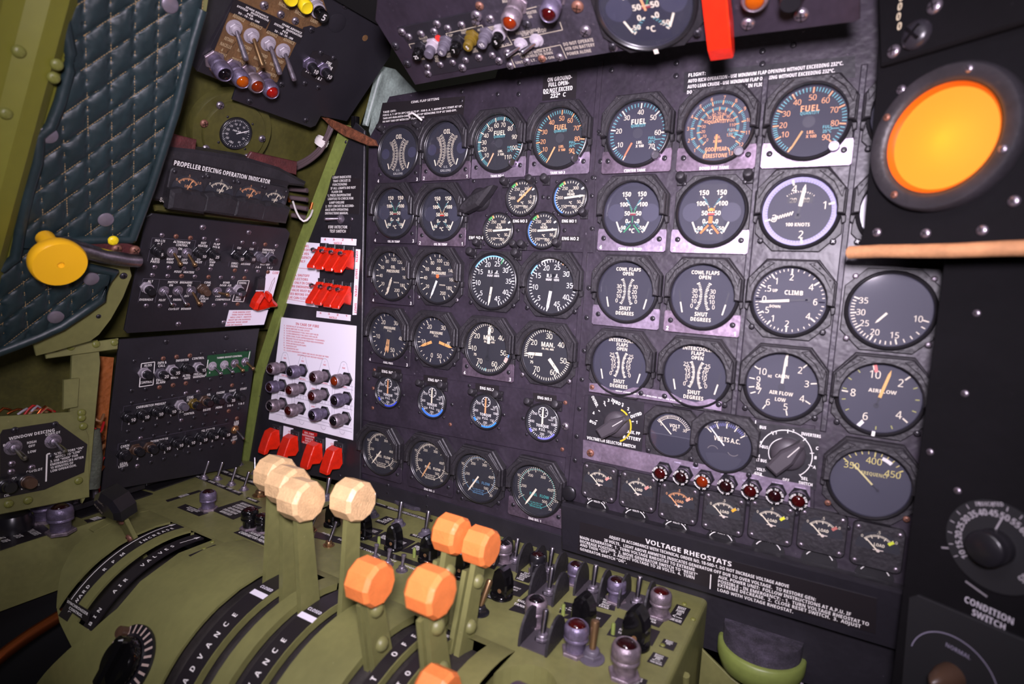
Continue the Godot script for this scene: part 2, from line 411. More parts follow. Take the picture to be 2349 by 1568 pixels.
# a sprung red guard over a toggle switch: side profile swept across its width
func guard(fr: Transform3D, px: float, py: float, label: String, group: String, prof: Array, w: float, ball := true, s := 1.0, side := 0.0) -> Node3D:
	var t := thing("switch_guard", label, "switch guard", on(fr, px, py), group)
	var h := MB.new()
	h.box(V(-w * 0.5, 0.004, 0), V(w * 0.5, 0.02, 0.006), 0.001)
	h.box(V(-w * 0.45, -0.016, 0), V(w * 0.45, 0.004, 0.003), 0.0005)
	obj("hinge_block", h, M.hood, t, Transform3D(Basis().scaled(Vector3.ONE * s), Vector3.ZERO))
	var c := MB.new()
	var pp := PackedVector2Array()
	for p in prof: pp.append(Vector2(p[0], p[1]))
	c.xf = Transform3D(Basis(V(0, 1, 0), V(0, 0, 1), V(1, 0, 0)), V(-w * 0.5, 0, 0))
	c.prism(pp, 0, w, 0.0012, true)
	obj("cover", c, M.red, t, Transform3D(Basis(Vector3.UP, deg_to_rad(side)).scaled(Vector3.ONE * s), Vector3.ZERO))
	if ball:
		var b := MB.new()
		b.lathe([Vector2(0.0016, 0.004), Vector2(0.0016, 0.014), Vector2(0.003, 0.016), Vector2(0.0036, 0.019), Vector2(0.0026, 0.022), Vector2(0, 0.0226)], 12)
		b.xf = Transform3D()
		obj("lever_tip", b, M.steel, t, T(-w * 0.25, 0.008, 0.003))
	screw(t, T(-w * 0.22, 0.014 * s, 0.006 * s), 0.0024, "screw_dark"); screw(t, T(w * 0.22, 0.014 * s, 0.006 * s), 0.0024, "screw_dark")
	return t
# a thin plate or card with lettering; pts are its corners in pixels, lines are [text, u, v, height, width, align] in shares of its size
func placard(fr: Transform3D, label: String, pts: Array, m, lines: Array, col: Color, extra = null, thick := 0.0006, called := "placard", group := "", cat := "placard", face := "bold") -> Node3D:
	var poly := quadpx(fr, pts)
	var lo := poly[0]; var hi := poly[0]
	for p in poly:
		lo = lo.min(p); hi = hi.max(p)
	var ce := (lo + hi) * 0.5
	for i in poly.size(): poly[i] -= ce
	var t := thing(called, label, cat, fr * T(ce.x, ce.y), group)
	var b := MB.new()
	b.prism(poly, -0.0004, thick)
	obj("plate", b, M[m] if m is String else m, t)
	var p := MB.new()
	p.col = col
	var sz := hi - lo
	for l in lines:
		tx(p, l[0], (l[1] - 0.5) * sz.x, (0.5 - l[2]) * sz.y, l[3] * sz.y, (l[4] if l.size() > 4 else 0.0) * sz.x, l[5] if l.size() > 5 else 0, l[6] if l.size() > 6 else 0.0, 0, face)
	if extra != null: extra.call(p, sz)
	if p.v.size(): obj("lettering", p, M.print, t, T(0, 0, thick + 0.00025))
	return t
# a lettered block straight on a board: child of the board
func words(parent: Node, fr: Transform3D, items: Array, col: Color, h0 := 0.0) -> void:
	var p := MB.new()
	p.col = col
	for it in items:
		var q := loc(fr, it[1], it[2], h0)
		var w := 0.0
		if it.size() > 4 and it[4] > 0: w = (loc(fr, it[1] + it[4] * 0.5, it[2], h0) - loc(fr, it[1] - it[4] * 0.5, it[2], h0)).length()
		tx(p, it[0], q.x, q.y, it[3], w, it[5] if it.size() > 5 else 0, it[6] if it.size() > 6 else 0.0)
	obj("lettering", p, M.print, parent, fr * T(0, 0, h0 + 0.0004)).set_meta("kind", "stuff")
func lines_px(parent: Node, fr: Transform3D, segs: Array, w: float, col: Color, h0 := 0.0) -> void:
	var p := MB.new()
	p.col = col
	for s in segs:
		for i in s.size() - 1: p.bar(loc(fr, s[i][0], s[i][1], h0), loc(fr, s[i + 1][0], s[i + 1][1], h0), w)
	obj("line_marking", p, M.print, parent, fr * T(0, 0, h0 + 0.0003))
# a pointer knob (bakelite or painted): skirt, body and a wedge bar
func pointer_knob(fr: Transform3D, px: float, py: float, label: String, r: float, turn: float, m := "bakelite", tall := 0.022, h := 0.0, group := "") -> Node3D:
	var t := thing("rotary_switch", label, "knob", on(fr, px, py, h), group)
	var b := MB.new()
	b.lathe([Vector2(r, 0), Vector2(r, tall * 0.18), Vector2(r * 0.86, tall * 0.3), Vector2(r * 0.6, tall * 0.42), Vector2(0, tall * 0.44)], 28)
	obj("skirt", b, M[m], t)
	var w := MB.new()
	w.xf = Transform3D(Basis(Vector3.BACK, deg_to_rad(turn)), Vector3.ZERO)
	w.prism(PackedVector2Array([V2(-r * 0.42, -r * 1.25), V2(r * 0.42, -r * 1.25), V2(r * 0.5, 0), V2(r * 0.16, r * 1.2), V2(-r * 0.16, r * 1.2), V2(-r * 0.5, 0)]), tall * 0.1, tall, r * 0.14, true)
	obj("pointer_bar", w, M[m], t)
	var p := MB.new()
	p.xf = w.xf; p.col = L(0.8, 0.78, 0.75)
	p.bar(V2(0, r * 0.1), V2(0, r * 1.02), r * 0.05)
	obj("index_line", p, M.print, t, T(0, 0, tall + 0.0003))
	return t
func V2(x: float, y: float) -> Vector2: return Vector2(x, y)

# ---------- dials, drawn on a disc of radius 1 ----------
var CW := Color(0.74, 0.67, 0.5)
var CO := Color(0.72, 0.33, 0.13)
var CT := Color(0.1, 0.34, 0.35)
var WH := Color(0.8, 0.78, 0.74)
func dirv(a: float) -> Vector2: return Vector2(sin(deg_to_rad(a)), cos(deg_to_rad(a)))
func ticks(b: MB, a0: float, a1: float, n: int, r0: float, r1: float, w: float, col: Color) -> void:
	b.col = col
	for i in n + 1:
		var d := dirv(a0 + (a1 - a0) * i / n)
		b.bar(d * r0, d * r1, w)
# marks: [text, angle] in order; minor strokes between neighbours
func scale_marks(b: MB, marks: Array, minor: int, rt := 0.95, lmaj := 0.16, lmin := 0.1, rn := 0.66, hn := 0.15, cmaj := Color(0.74, 0.67, 0.5), cmin := Color(0.74, 0.67, 0.5), wmaj := 0.035, wmin := 0.022) -> void:
	for i in marks.size():
		b.col = cmaj
		var d := dirv(marks[i][1])
		b.bar(d * rt, d * (rt - lmaj), wmaj)
		if marks[i][0] != "": tx(b, marks[i][0], d.x * rn, d.y * rn, hn, 0, 0, 0, 0, "thin")
		if i < marks.size() - 1 and minor > 1:
			b.col = cmin
			for k in range(1, minor):
				var e := dirv(lerpf(marks[i][1], marks[i + 1][1], float(k) / minor))
				b.bar(e * rt, e * (rt - lmin), wmin)
func seq(vals: Array, a0: float, a1: float) -> Array:
	var r := []
	for i in vals.size(): r.append([str(vals[i]), lerpf(a0, a1, float(i) / maxi(1, vals.size() - 1))])
	return r
# two facing curved scales, as on a paired gauge: nums run bottom to top
func dual(b: MB, yc: float, rad: float, half: float, gap: float, nums: Array, minor: int, hn: float, cn: Color, ct: Color, ln := 0.13, wt := 0.022) -> void:
	for s in [-1.0, 1.0]:
		var ce := Vector2(s * (rad + gap), yc)
		for i in nums.size():
			for k in (minor if i < nums.size() - 1 else 1):
				var f := (i + float(k) / minor) / (nums.size() - 1)
				var a := deg_to_rad(lerpf(-half, half, f))
				var o := Vector2(-s * cos(a), sin(a))
				b.col = cn if k == 0 else ct
				b.bar(ce + o * (rad - (ln if k == 0 else ln * 0.75)), ce + o * rad, wt * (1.5 if k == 0 else 1.0))
				if k == 0 and nums[i] != "":
					var q: Vector2 = ce + o * (rad - ln - hn * 1.0)
					tx(b, nums[i], q.x, q.y, hn, 0, 0, 0, 0, "thin")
# needle: from the hub outwards at angle a
func needle(b: MB, a: float, ln: float, w: float, col: Color, start := 0.0, tail := 0.0, z := 0.06) -> void:
	var d := dirv(a); var o := Vector2(d.y, -d.x)
	b.col = col
	var p := d * start; var q := d * (ln * 0.82); var e := d * ln
	b.quad(V(p.x + o.x * w * 0.5, p.y + o.y * w * 0.5, z), V(p.x - o.x * w * 0.5, p.y - o.y * w * 0.5, z), V(q.x - o.x * w * 0.45, q.y - o.y * w * 0.45, z), V(q.x + o.x * w * 0.45, q.y + o.y * w * 0.45, z), Vector3.BACK)
	b.tri(V(q.x + o.x * w * 0.45, q.y + o.y * w * 0.45, z), V(q.x - o.x * w * 0.45, q.y - o.y * w * 0.45, z), V(e.x, e.y, z), Vector3.BACK, Vector3.BACK, Vector3.BACK)
	if tail > 0.0:
		b.col = L(0.09, 0.09, 0.1)
		b.bar(d * start, -d * tail, w * 0.7, z)
		b.arc(-d * tail, 0, w * 0.9, 0, 360, 12, z)

# ---------- the round gauge ----------
func hood_mesh() -> ArrayMesh:
	if shared.has("hood"): return shared.hood
	var b := MB.new()
	var R := 0.0432; var k := 0.0205
	var outer := [V2(R, -0.004), V2(R, k), V2(k * 1.22, R), V2(-k * 1.22, R), V2(-R, k), V2(-R, -0.004)]
	for lay in [[0.004, 0.013, 0.0388], [0.013, 0.0185, 0.0352]]:
		var poly := PackedVector2Array()
		for p in outer: poly.append(p if lay[0] < 0.005 else p * 0.965)
		for i in 17:
			var a := PI - deg_to_rad(-5.0) + deg_to_rad(-190.0) * i / 16.0
			poly.append(V2(cos(a), sin(a)) * lay[2])
		b.prism(poly, lay[0], lay[1], 0.0012)
	for s in [-1, 1]:   # the two screwed corner blocks and the feet
		b.prism(PackedVector2Array([V2(s * 0.016, 0.0385), V2(s * 0.0235, 0.0405), V2(s * 0.0405, 0.022), V2(s * 0.0385, 0.012), V2(s * 0.03, 0.027)]), 0.0185, 0.021, 0.0008)
		b.prism(PackedVector2Array([V2(s * 0.0385, -0.004), V2(s * 0.0438, -0.004), V2(s * 0.0438, -0.011), V2(s * 0.04, -0.013)]), 0.002, 0.008, 0.001)
		for q in [[0.021, 0.0372], [0.0262, 0.034], [0.0365, 0.0225]]:
			b.xf = T(s * q[0], q[1], 0.0207)
			b.lathe([Vector2(0.0013, 0), Vector2(0.001, 0.0007), Vector2(0, 0.001)], 8)
		b.xf = Transform3D()
	shared.hood = b.mesh()
	return shared.hood
func gauge_meshes() -> Array:
	if shared.has("gauge"): return shared.gauge
	var f := MB.new()
	var R := 0.0412; var k := 0.0225
	f.prism(PackedVector2Array([V2(R, -k), V2(R, k), V2(k, R), V2(-k, R), V2(-R, k), V2(-R, -k), V2(-k, -R), V2(k, -R)]), 0, 0.0042, 0.0008)
	var z := MB.new()
	z.lathe([Vector2(0.0396, 0.003), Vector2(0.0396, 0.0062), Vector2(0.0388, 0.008), Vector2(0.0372, 0.0086), Vector2(0.0362, 0.0078), Vector2(0.0358, 0.0066), Vector2(0.0352, 0.0062), Vector2(0.0352, 0.0044)], 48)
	var d := MB.new()
	d.lathe([Vector2(0.0356, 0.0042), Vector2(0.0356, 0.0046), Vector2(0, 0.0046)], 40)
	var g := MB.new()
	g.lathe([Vector2(0.0358, 0.0073), Vector2(0, 0.0073)], 40)
	shared.gauge = [f.mesh(), z.mesh(), d.mesh(), g.mesh()]
	return shared.gauge
func plate_mesh(h: float) -> ArrayMesh:
	var key := "plate%.3f" % h
	if shared.has(key): return shared[key]
	var b := MB.new()
	var poly := PackedVector2Array([V2(-0.0415, -0.019), V2(-0.0425, -0.022), V2(-0.0425, -h + 0.002), V2(-0.0405, -h), V2(0.0405, -h), V2(0.0425, -h + 0.002), V2(0.0425, -0.022), V2(0.0415, -0.019)])
	for i in 15:
		var a := deg_to_rad(-29.0 - 122.0 * i / 14.0)
		poly.append(V2(cos(a), sin(a)) * 0.0398)
	b.prism(poly, 0.0042, 0.0054, 0.0003)
	shared[key] = b.mesh()
	return shared[key]
# o: hood, plate [material, text, left, right], posts, dial material, draw(marks), hands(pointers), s (size), flange
func gauge(px: float, py: float, label: String, o: Dictionary, fr := Transform3D(Basis(), Vector3(0, 0, -0.008))) -> Node3D:
	var s: float = o.get("s", 1.0)
	var t := thing(o.get("name", "round_gauge"), label, "gauge", on(fr, px, py, 0.008 * s), o.get("group", ""))
	var sc := Transform3D(Basis().scaled(Vector3.ONE * s), Vector3.ZERO)
	var g := gauge_meshes()
	if o.get("flange", true): obj("case_flange", g[0], M.hood, t, sc)
	obj("bezel", g[1], M[o.get("bezel", "bezel")], t, sc)
	var dd := obj("dial", g[2], M[o.get("dial", "dial")], t, sc)
	if o.has("draw"):
		var b := MB.new()
		b.xf = Transform3D(Basis().scaled(Vector3.ONE * 0.0352 * s), Vector3.ZERO)
		o.draw.call(b)
		obj("markings", b, M.print, dd, Transform3D(Basis().scaled(Vector3.ONE / s), V(0, 0, 0.00485)))
	if o.has("hands"):
		for hnd in o.hands:
			var b := MB.new()
			b.xf = Transform3D(Basis().scaled(Vector3.ONE * 0.0352 * s), V(0, 0, 0.0042 * s))
			needle(b, hnd[0], hnd[1], hnd[2], hnd[3], hnd[4] if hnd.size() > 4 else 0.0, hnd[5] if hnd.size() > 5 else 0.0)
			if hnd.size() > 6:
				b.col = L(0.1, 0.1, 0.1)
				var q: Vector2 = dirv(hnd[0]) * hnd[1] * 0.55
				tx(b, hnd[6], q.x, q.y, hnd[2] * 0.8, 0, 0, 0, 0.07)
			obj("pointer", b, M.print, t)
	obj("glass", g[3], M[o.get("glass", "glass_glare_dust" if px > 1380.0 and s > 0.9 else "glass")], t, sc)
	if o.get("hood", false): obj("light_hood", hood_mesh(), M.hood, t, sc)
	if o.has("plate"):
		var pl: Array = o.plate
		var hh: float = 0.0455 if pl[1] != "" or pl.size() > 4 else 0.044
		var pn := obj("name_plate", plate_mesh(hh), M[pl[0]], t, sc)
		var b := MB.new()
		b.col = WH
		if pl[1] != "": tx(b, pl[1], 0, -hh + 0.0026, 0.0031)
		if pl.size() > 2: tx(b, pl[2], -0.0375, -hh + 0.004, 0.0046); tx(b, pl[3], 0.0375, -hh + 0.004, 0.0046)
		if b.v.size(): obj("lettering", b, M.print, pn, T(0, 0, 0.0057))
	var sm: String = o.get("screw", "screw_dark")
	for q in [[-1, -1], [1, -1]]: screw(t, T(q[0] * 0.0345 * s, q[1] * 0.0305 * s, 0.0053 * s), 0.0031 * s, sm)
	if not o.get("hood", false):
		for q in [[-1, 1], [1, 1]]: screw(t, T(q[0] * 0.0325 * s, q[1] * 0.0325 * s, 0.0042 * s), 0.0028 * s, sm)
	for q in o.get("posts", []): post_light(t, q[0], q[1], q[2] if q.size() > 2 else 0.6)
	if o.has("button"):
		var b := MB.new()
		b.lathe([Vector2(0.0052, 0.004), Vector2(0.0052, 0.0125), Vector2(0.0046, 0.0134), Vector2(0.0038, 0.0134), Vector2(0.0034, 0.0122), Vector2(0, 0.0122)], 20)
		obj("test_button", b, M.steel, t, T(0.0255, -0.0275, 0))
	return t
# a small post light beside a dial: clamp plate with a hooded cylinder
func post_light(t: Node3D, x: float, y: float, s := 0.6) -> void:
	if not shared.has("post"):
		var b := MB.new()
		b.box(V(-0.0075, -0.0095, 0.002), V(0.0075, 0.0085, 0.007), 0.001)
		b.xf = Transform3D(Basis(Vector3.RIGHT, deg_to_rad(-18)), V(0, 0, 0.004))
		b.lathe([Vector2(0.0078, 0), Vector2(0.0078, 0.016), Vector2(0.0072, 0.0185), Vector2(0.006, 0.0195), Vector2(0, 0.0195)], 20)
		shared.post = b.mesh()
	obj("post_light", shared.post, M.hood, t, Transform3D(Basis().scaled(Vector3.ONE * s), V(x, y, 0)))

# ---------- the scene ----------
var FM: Transform3D    # instrument board
var FF: Transform3D    # fire panel
var FA: Transform3D    # side wall, upper breaker panel
var FB: Transform3D    # side wall, lower breaker panel
var FD: Transform3D    # sloping panel under the roof
var FO: Transform3D    # overhead panel
var FK: Transform3D    # desk top
var FR: Transform3D    # angled panel beside the board
var FS: Transform3D    # scope panel standing proud of it
var FP: Transform3D    # propeller de-icing box
var FT: Transform3D    # air thermometer plate
var FW: Transform3D    # window de-icing panel
var FQ: Transform3D    # quilted blanket
var FX: Transform3D    # rheostat cover

func camera_and_light() -> void:
	var nn := Vector3(-0.497, -0.064, 0.865).normalized()
	var x0 := Vector3.UP.cross(nn).normalized()
	var y0 := nn.cross(x0)
	var a := deg_to_rad(-5.75)
	var X := x0 * cos(a) + y0 * sin(a)
	var Y := y0 * cos(a) - x0 * sin(a)
	CB = Basis(Vector3(X.x, Y.x, nn.x), Vector3(X.y, Y.y, nn.y), Vector3(X.z, Y.z, nn.z))
	var cam := Camera3D.new()
	cam.name = "camera"
	var at := CameraAttributesPhysical.new()
	at.frustum_focal_length = 24.0 * FPX / 1568.0
	at.frustum_near = 0.02; at.frustum_far = 30.0
	at.frustum_focus_distance = 0.84
	at.exposure_aperture = 3.9
	cam.attributes = at
	cam.transform = Transform3D(CB, EYE)
	cam.fov = rad_to_deg(2.0 * atan(784.0 / FPX)); cam.near = 0.02; cam.far = 30.0
	add_child(cam)
	cam.current = true
	var e := Environment.new()
	e.background_mode = Environment.BG_COLOR
	e.background_color = Color(0.02, 0.02, 0.025)
	e.tonemap_mode = Environment.TONE_MAPPER_LINEAR
	e.tonemap_exposure = 1.0
	e.sdfgi_enabled = true; e.ssao_enabled = true; e.ssil_enabled = true
	var we := WorldEnvironment.new()
	we.name = "environment"; we.environment = e
	add_child(we)
	# unseen camera flash above the eye, and an added weaker fill lamp further back
	area_lamp("camera_flash", "small flat unseen camera flash just above the lens", V(0.03, 0.1, 0.75), V(-0.36, 0.03, 0.0), 0.12, 0.08, 2.1, Color(0.98, 0.93, 1.0), 54.0)
	area_lamp("fill_lamp", "wide flat fill lamp added out of view under the roof", V(-0.35, 0.86, 1.0), V(-0.35, -0.2, 0.2), 0.7, 0.45, 0.6, Color(0.98, 0.95, 1.0))
func area_lamp(called: String, label: String, p: Vector3, aim: Vector3, w: float, h: float, energy: float, col: Color, cone := 0.0) -> void:
	var z := (p - aim).normalized()
	var x := Vector3.UP.cross(z).normalized()
	var fr := Transform3D(Basis(x, z.cross(x), z), p)
	var t := thing(called, label, "lamp", fr)
	var b := MB.new()
	b.prism(rrect(-w * 0.54, -h * 0.54, w * 0.54, h * 0.54, 0.01), 0.004, 0.04, 0.004, true)
	obj("housing", b, M.dark, t)
	var d := MB.new()
	d.box(V(-w * 0.5, -h * 0.5, 0.001), V(w * 0.5, h * 0.5, 0.004))
	var m := mat(Color(0.9, 0.9, 0.9), 0.5)
	m.emission_enabled = true; m.emission = col; m.emission_energy_multiplier = 1.0
	obj("diffuser", d, m, t)
	var l: Light3D
	if cone > 0.0:   # a reflector behind the diffuser narrows the beam
		var sp := SpotLight3D.new()
		sp.spot_angle = cone; sp.spot_angle_attenuation = 1.0; sp.spot_range = 12.0; sp.spot_attenuation = 2.0
		l = sp
	else:
		var ar := AreaLight3D.new()
		ar.area_size = Vector2(w, h); ar.area_range = 12.0
		l = ar
	l.name = called + "_light"
	l.light_size = h * 0.6
	l.light_color = col; l.light_energy = energy
	l.shadow_enabled = true
	l.transform = T(0, 0, -0.004)
	t.add_child(l)

func _ready() -> void:
	FM = T(0, 0, -0.008); FF = T(0, 0, 0)
	materials()
	camera_and_light()
	FA = wallframe(V(-0.8, 0.03), 24.0)
	FB = wallframe(V(-0.885, -0.2), 9.0)
	FD = wallframe(V(-0.7, 0.25), 43.0)
	FK = Transform3D(Basis(V(1, 0, 0), V(0, 0, -1), V(0, 1, 0)), V(0, -0.36, 0))
	var a := deg_to_rad(60.0)
	FO = Transform3D(Basis(V(1, 0, 0), V(0, cos(a), sin(a)), V(0, -sin(a), cos(a))), V(-0.3, 0.231, 0.1))
	FR = Transform3D(Basis(V(0.8, 0, 0.6), V(0, 1, 0), V(-0.6, 0, 0.8)), Vector3.ZERO)
	FR.origin = hit(T(0, 0, 0.06), 2110, 1000)
	FS = FR
	FS.origin = FR.origin + FR.basis.z * 0.035
	FP = wallframe(V(-0.765, 0.1), 20.0)
	FT = wallframe(V(-0.79, 0.16), 30.0)
	FW = wallframe(V(-0.862, -0.2), 0.0)
	FQ = wallframe(V(-0.72, 0.1), 27.0)
	shell()
	instrument_board()
	board_gauges()
	board_details()
	fire_panel()
	side_panels()
	roof_panels()
	beside_panels()
	desk()
	levers()
	seat_side()
	clutter()

func poly3(b: MB, pts: Array, nn: Vector3) -> void:
	for i in range(1, pts.size() - 1): b.tri(pts[0], pts[i], pts[i + 1], nn, nn, nn)

func shell() -> void:
	var b := MB.new()
	b.box(V(-1.5, -1.25, -0.4), V(1.3, -1.15, 2.4)); struct("floor", b, M.shell)
	b = MB.new(); b.box(V(-1.5, 0.95, -0.4), V(1.3, 1.05, 2.4)); struct("ceiling", b, M.shell)
	b = MB.new(); b.box(V(-1.5, -1.15, -0.5), V(1.3, 0.95, -0.4)); struct("wall_front", b, M.shell)
	b = MB.new(); b.box(V(-1.5, -1.15, 2.4), V(1.3, 0.95, 2.5)); struct("wall_rear", b, M.shell)
	b = MB.new(); b.box(V(1.3, -1.15, -0.4), V(1.4, 0.95, 2.4)); struct("wall_right", b, M.shell)
	b = MB.new(); b.box(V(-1.6, -1.15, -0.4), V(-1.5, 0.95, 2.4)); struct("wall_left", b, M.shell)

func instrument_board() -> void:
	var t := thing("instrument_board", "tall black instrument board with seven columns of round gauges", "instrument panel")
	var b := MB.new()
	var p0 := loc(FM, 864, 284); var p1 := loc(FM, 892, 221)
	b.prism(PackedVector2Array([V2(-0.665, -0.42), V2(0.3, -0.42), V2(0.3, 0.33), V2(-0.42, 0.33), V2(-0.44, p1.y + 0.005), V2(p1.x, p1.y), V2(p0.x, p0.y), V2(-0.665, p0.y - 0.02)]), -0.012, 0, 0.0012)
	obj("board", b, M.black, t, FM)
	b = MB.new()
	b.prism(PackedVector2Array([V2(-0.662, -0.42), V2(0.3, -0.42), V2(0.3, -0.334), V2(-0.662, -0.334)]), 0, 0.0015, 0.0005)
	obj("painted_shade_strip", b, M.black_new, t, FM)  # added strip, darker so that shade at the board foot is painted in
	# plates screwed onto the board
	for q in [[[1078, 402], [1345, 392], [1366, 402], [1362, 580], [1078, 570], "cylinder"], [[846, 848], [1300, 903], [1316, 912], [1312, 1045], [1300, 1049], [832, 962], "torque"], [[1343, 905], [1870, 975], [1868, 1168], [1336, 1060], "volt"]]:
		b = MB.new()
		b.prism(quadpx(FM, q.slice(0, q.size() - 1)), 0, 0.0022, 0.0006)
		obj("sub_panel", b, M.black, t, FM)
	b = MB.new()   # stiffener between the two halves of the board
	var c0 := loc(FM, 1357, 395); var c1 := loc(FM, 1318, 1130)
	b.prism(PackedVector2Array([V2(-0.3, c1.y), V2(-0.2935, c1.y), V2(-0.285, 0.27), V2(-0.2915, 0.27)]), 0, 0.0025, 0.0008)
	obj("seam_strip", b, M.black, t, FM)
	for x in [-0.0985, -0.0085]:
		b = MB.new(); b.box(V(x - 0.003, -0.14, 0), V(x + 0.003, 0.23, 0.0035), 0.001); obj("seam_strip", b, M.worn, t, FM)
	screws(t, FM, [[1351, 660], [1346, 728], [1340, 804], [1335, 870], [1329, 937], [1323, 1000], [1319, 1055], [1060, 210], [1059, 231], [1142, 216], [1191, 190], [1190, 216], [1403, 161], [1552, 145], [1551, 174], [1749, 118], [1749, 147], [1820, 104], [1060, 1142], [980, 1137], [980, 1160], [890, 1130], [1372, 303], [1376, 306], [1378, 370], [1364, 408], [1358, 448], [1360, 525], [890, 1112]], 0.0032, "screw_dark")
	screws(t, Transform3D(FM.basis, FM.origin + V(0, 0, 0.0022)), [[1087, 415], [1360, 407], [1358, 449], [1358, 524], [1167, 452, "screw_dark"], [1246, 452, "screw_dark"], [1258, 453], [1188, 528, "screw_dark"], [1295, 528, "screw_dark"], [859, 848, "screw_rust"], [856, 890, "screw_rust"], [846, 868], [926, 906], [1037, 927], [1156, 951], [1033, 973, "screw_rust"], [1297, 977, "screw", 0.0055], [1297, 923, "screw_rust"], [1290, 1030, "screw_rust"], [1200, 959], [840, 906], [855, 935, "screw_rust"], [1077, 884]], 0.0028, "screw_dark")

func fuel_dial(b: MB, marks: Array, cm: Color, minor := 6) -> void:
	scale_marks(b, marks, minor, 0.97, 0.17, 0.12, 0.68, 0.16, cm, CT, 0.038, 0.026)
	b.col = cm
	tx(b, "FUEL", 0, 0.38, 0.17, 0.5); tx(b, "LBS.", 0.08, -0.3, 0.085); tx(b, "X 100", 0.1, -0.42, 0.085)
	b.col = CT
	tx(b, "QUANTITY", 0, 0.24, 0.09, 0.5); tx(b, "FULL", 0.5, -0.18, 0.085); tx(b, "25°C", 0.5, -0.3, 0.085)
	b.bar(V2(0.6, -0.24), V2(0.8, -0.24), 0.02)
	b.col = L(0.17, 0.17, 0.19)
	b.arc(V2(0, 0), 0, 0.17, 0, 360, 24, 0.003)
func oil_dial(b: MB) -> void:
	for s in [-1, 1]:
		b.col = L(0.2, 0.2, 0.27)
		b.arc(V2(s * 0.72, -0.02), 0, 0.22, 0, 360, 20, -0.002)
	b.col = CW
	tx(b, "OIL", 0, 0.66, 0.17)
	dual(b, -0.08, 1.1, 36, 0.015, ["0", "10", "20", "30", "40", "50", "60", "70", "80", "90", "100", "110"], 2, 0.09, CW, CW, 0.15, 0.016)
	b.col = Color(0.35, 0.35, 0.33)
	tx(b, "U.S.", 0, -0.72, 0.09); tx(b, "GALLONS", 0, -0.86, 0.09)
	b.col = CW
	b.bar(V2(-0.58, -0.42), V2(-0.5, -0.66), 0.05); b.bar(V2(0.58, -0.42), V2(0.5, -0.66), 0.05)
func temp_dial(b: MB, warm: bool) -> void:
	b.col = L(0.1, 0.1, 0.115)
	b.quad(V(-0.42, -0.88, -0.003), V(0.42, -0.88, -0.003), V(0.42, 0.88, -0.003), V(-0.42, 0.88, -0.003), Vector3.BACK)
	b.col = L(0.19, 0.19, 0.23)
	for s in [-1, 1]: b.arc(V2(s * 0.6, 0), 0, 0.3, 0, 360, 24, -0.001)
	for s in [-1.0, 1.0]:
		b.col = CW
		tx(b, "150", s * 0.27, 0.62, 0.15); tx(b, "100", s * 0.34, 0.28, 0.14); tx(b, "50", s * 0.2, -0.02, 0.14); tx(b, "0", s * 0.2, -0.28, 0.14); tx(b, "-50", s * 0.33, -0.5, 0.12)
		for q in [[0.3, 0.5, 0.24, 0.44], [0.2, 0.3, 0.13, 0.24], [0.09, -0.02, 0, -0.02], [0.14, -0.33, 0.07, -0.29], [0.4, -0.66, 0.34, -0.6]]:
			b.bar(V2(s * q[0], q[1]), V2(s * q[2], q[3]), 0.035)
		b.col = CT
		for i in 6:
			b.bar(V2(s * (0.25 - i * 0.03), 0.42 - i * 0.055), V2(s * (0.18 - i * 0.03), 0.4 - i * 0.055), 0.018)
			b.bar(V2(s * (0.1 + i * 0.05), -0.36 - i * 0.05), V2(s * (0.17 + i * 0.05), -0.33 - i * 0.05), 0.018)
		b.col = L(0.2, 0.5, 0.3) if not warm else L(0.8, 0.62, 0.45)
		b.bar(V2(s * 0.03, 0.0), V2(s * 0.12, 0.22), 0.03)
		b.col = CW
		b.bar(V2(s * 0.56, -0.3), V2(s * 0.42, -0.62), 0.05)
	b.col = L(0.75, 0.2, 0.12) if warm else L(0.5, 0.16, 0.14)
	b.bar(V2(-0.1, -0.05), V2(0.1, -0.05), 0.06)
	b.col = CW
	tx(b, "°C", 0, -0.6, 0.15)
func carb_dial(b: MB, warm: bool) -> void:
	temp_dial(b, warm)
	b.col = L(0.85, 0.45, 0.1) if warm else L(0.15, 0.5, 0.3)
	for s in [-1, 1]: b.bar(V2(s * 0.05, -0.4), V2(s * 0.28, -0.66), 0.045 if not warm else 0.06)
	b.bar(V2(0, -0.12), V2(0, -0.34), 0.03 if not warm else 0.12)
	if warm:
		b.col = L(0.95, 0.6, 0.12); b.bar(V2(-0.1, 0.09), V2(0.1, 0.09), 0.09)
func flap_dial(b: MB, title: Array, nums: Array, top: float) -> void:
	b.col = CW
	for i in title.size(): tx(b, title[i], 0, top - i * 0.15, 0.115)
	tx(b, "SHUT", -0.02, -0.6, 0.13); tx(b, "DEGREES", -0.02, -0.77, 0.12)
	dual(b, -0.02, 0.95, 27, 0.035, nums, 4, 0.13, CW, CW, 0.1, 0.022)
	for s in [-1.0, 1.0]:
		b.col = L(0.12, 0.12, 0.13); b.bar(V2(s * 0.78, 0.14), V2(s * 0.7, -0.26), 0.045)
		b.col = CW; b.bar(V2(s * 0.71, -0.24), V2(s * 0.63, -0.58), 0.045)
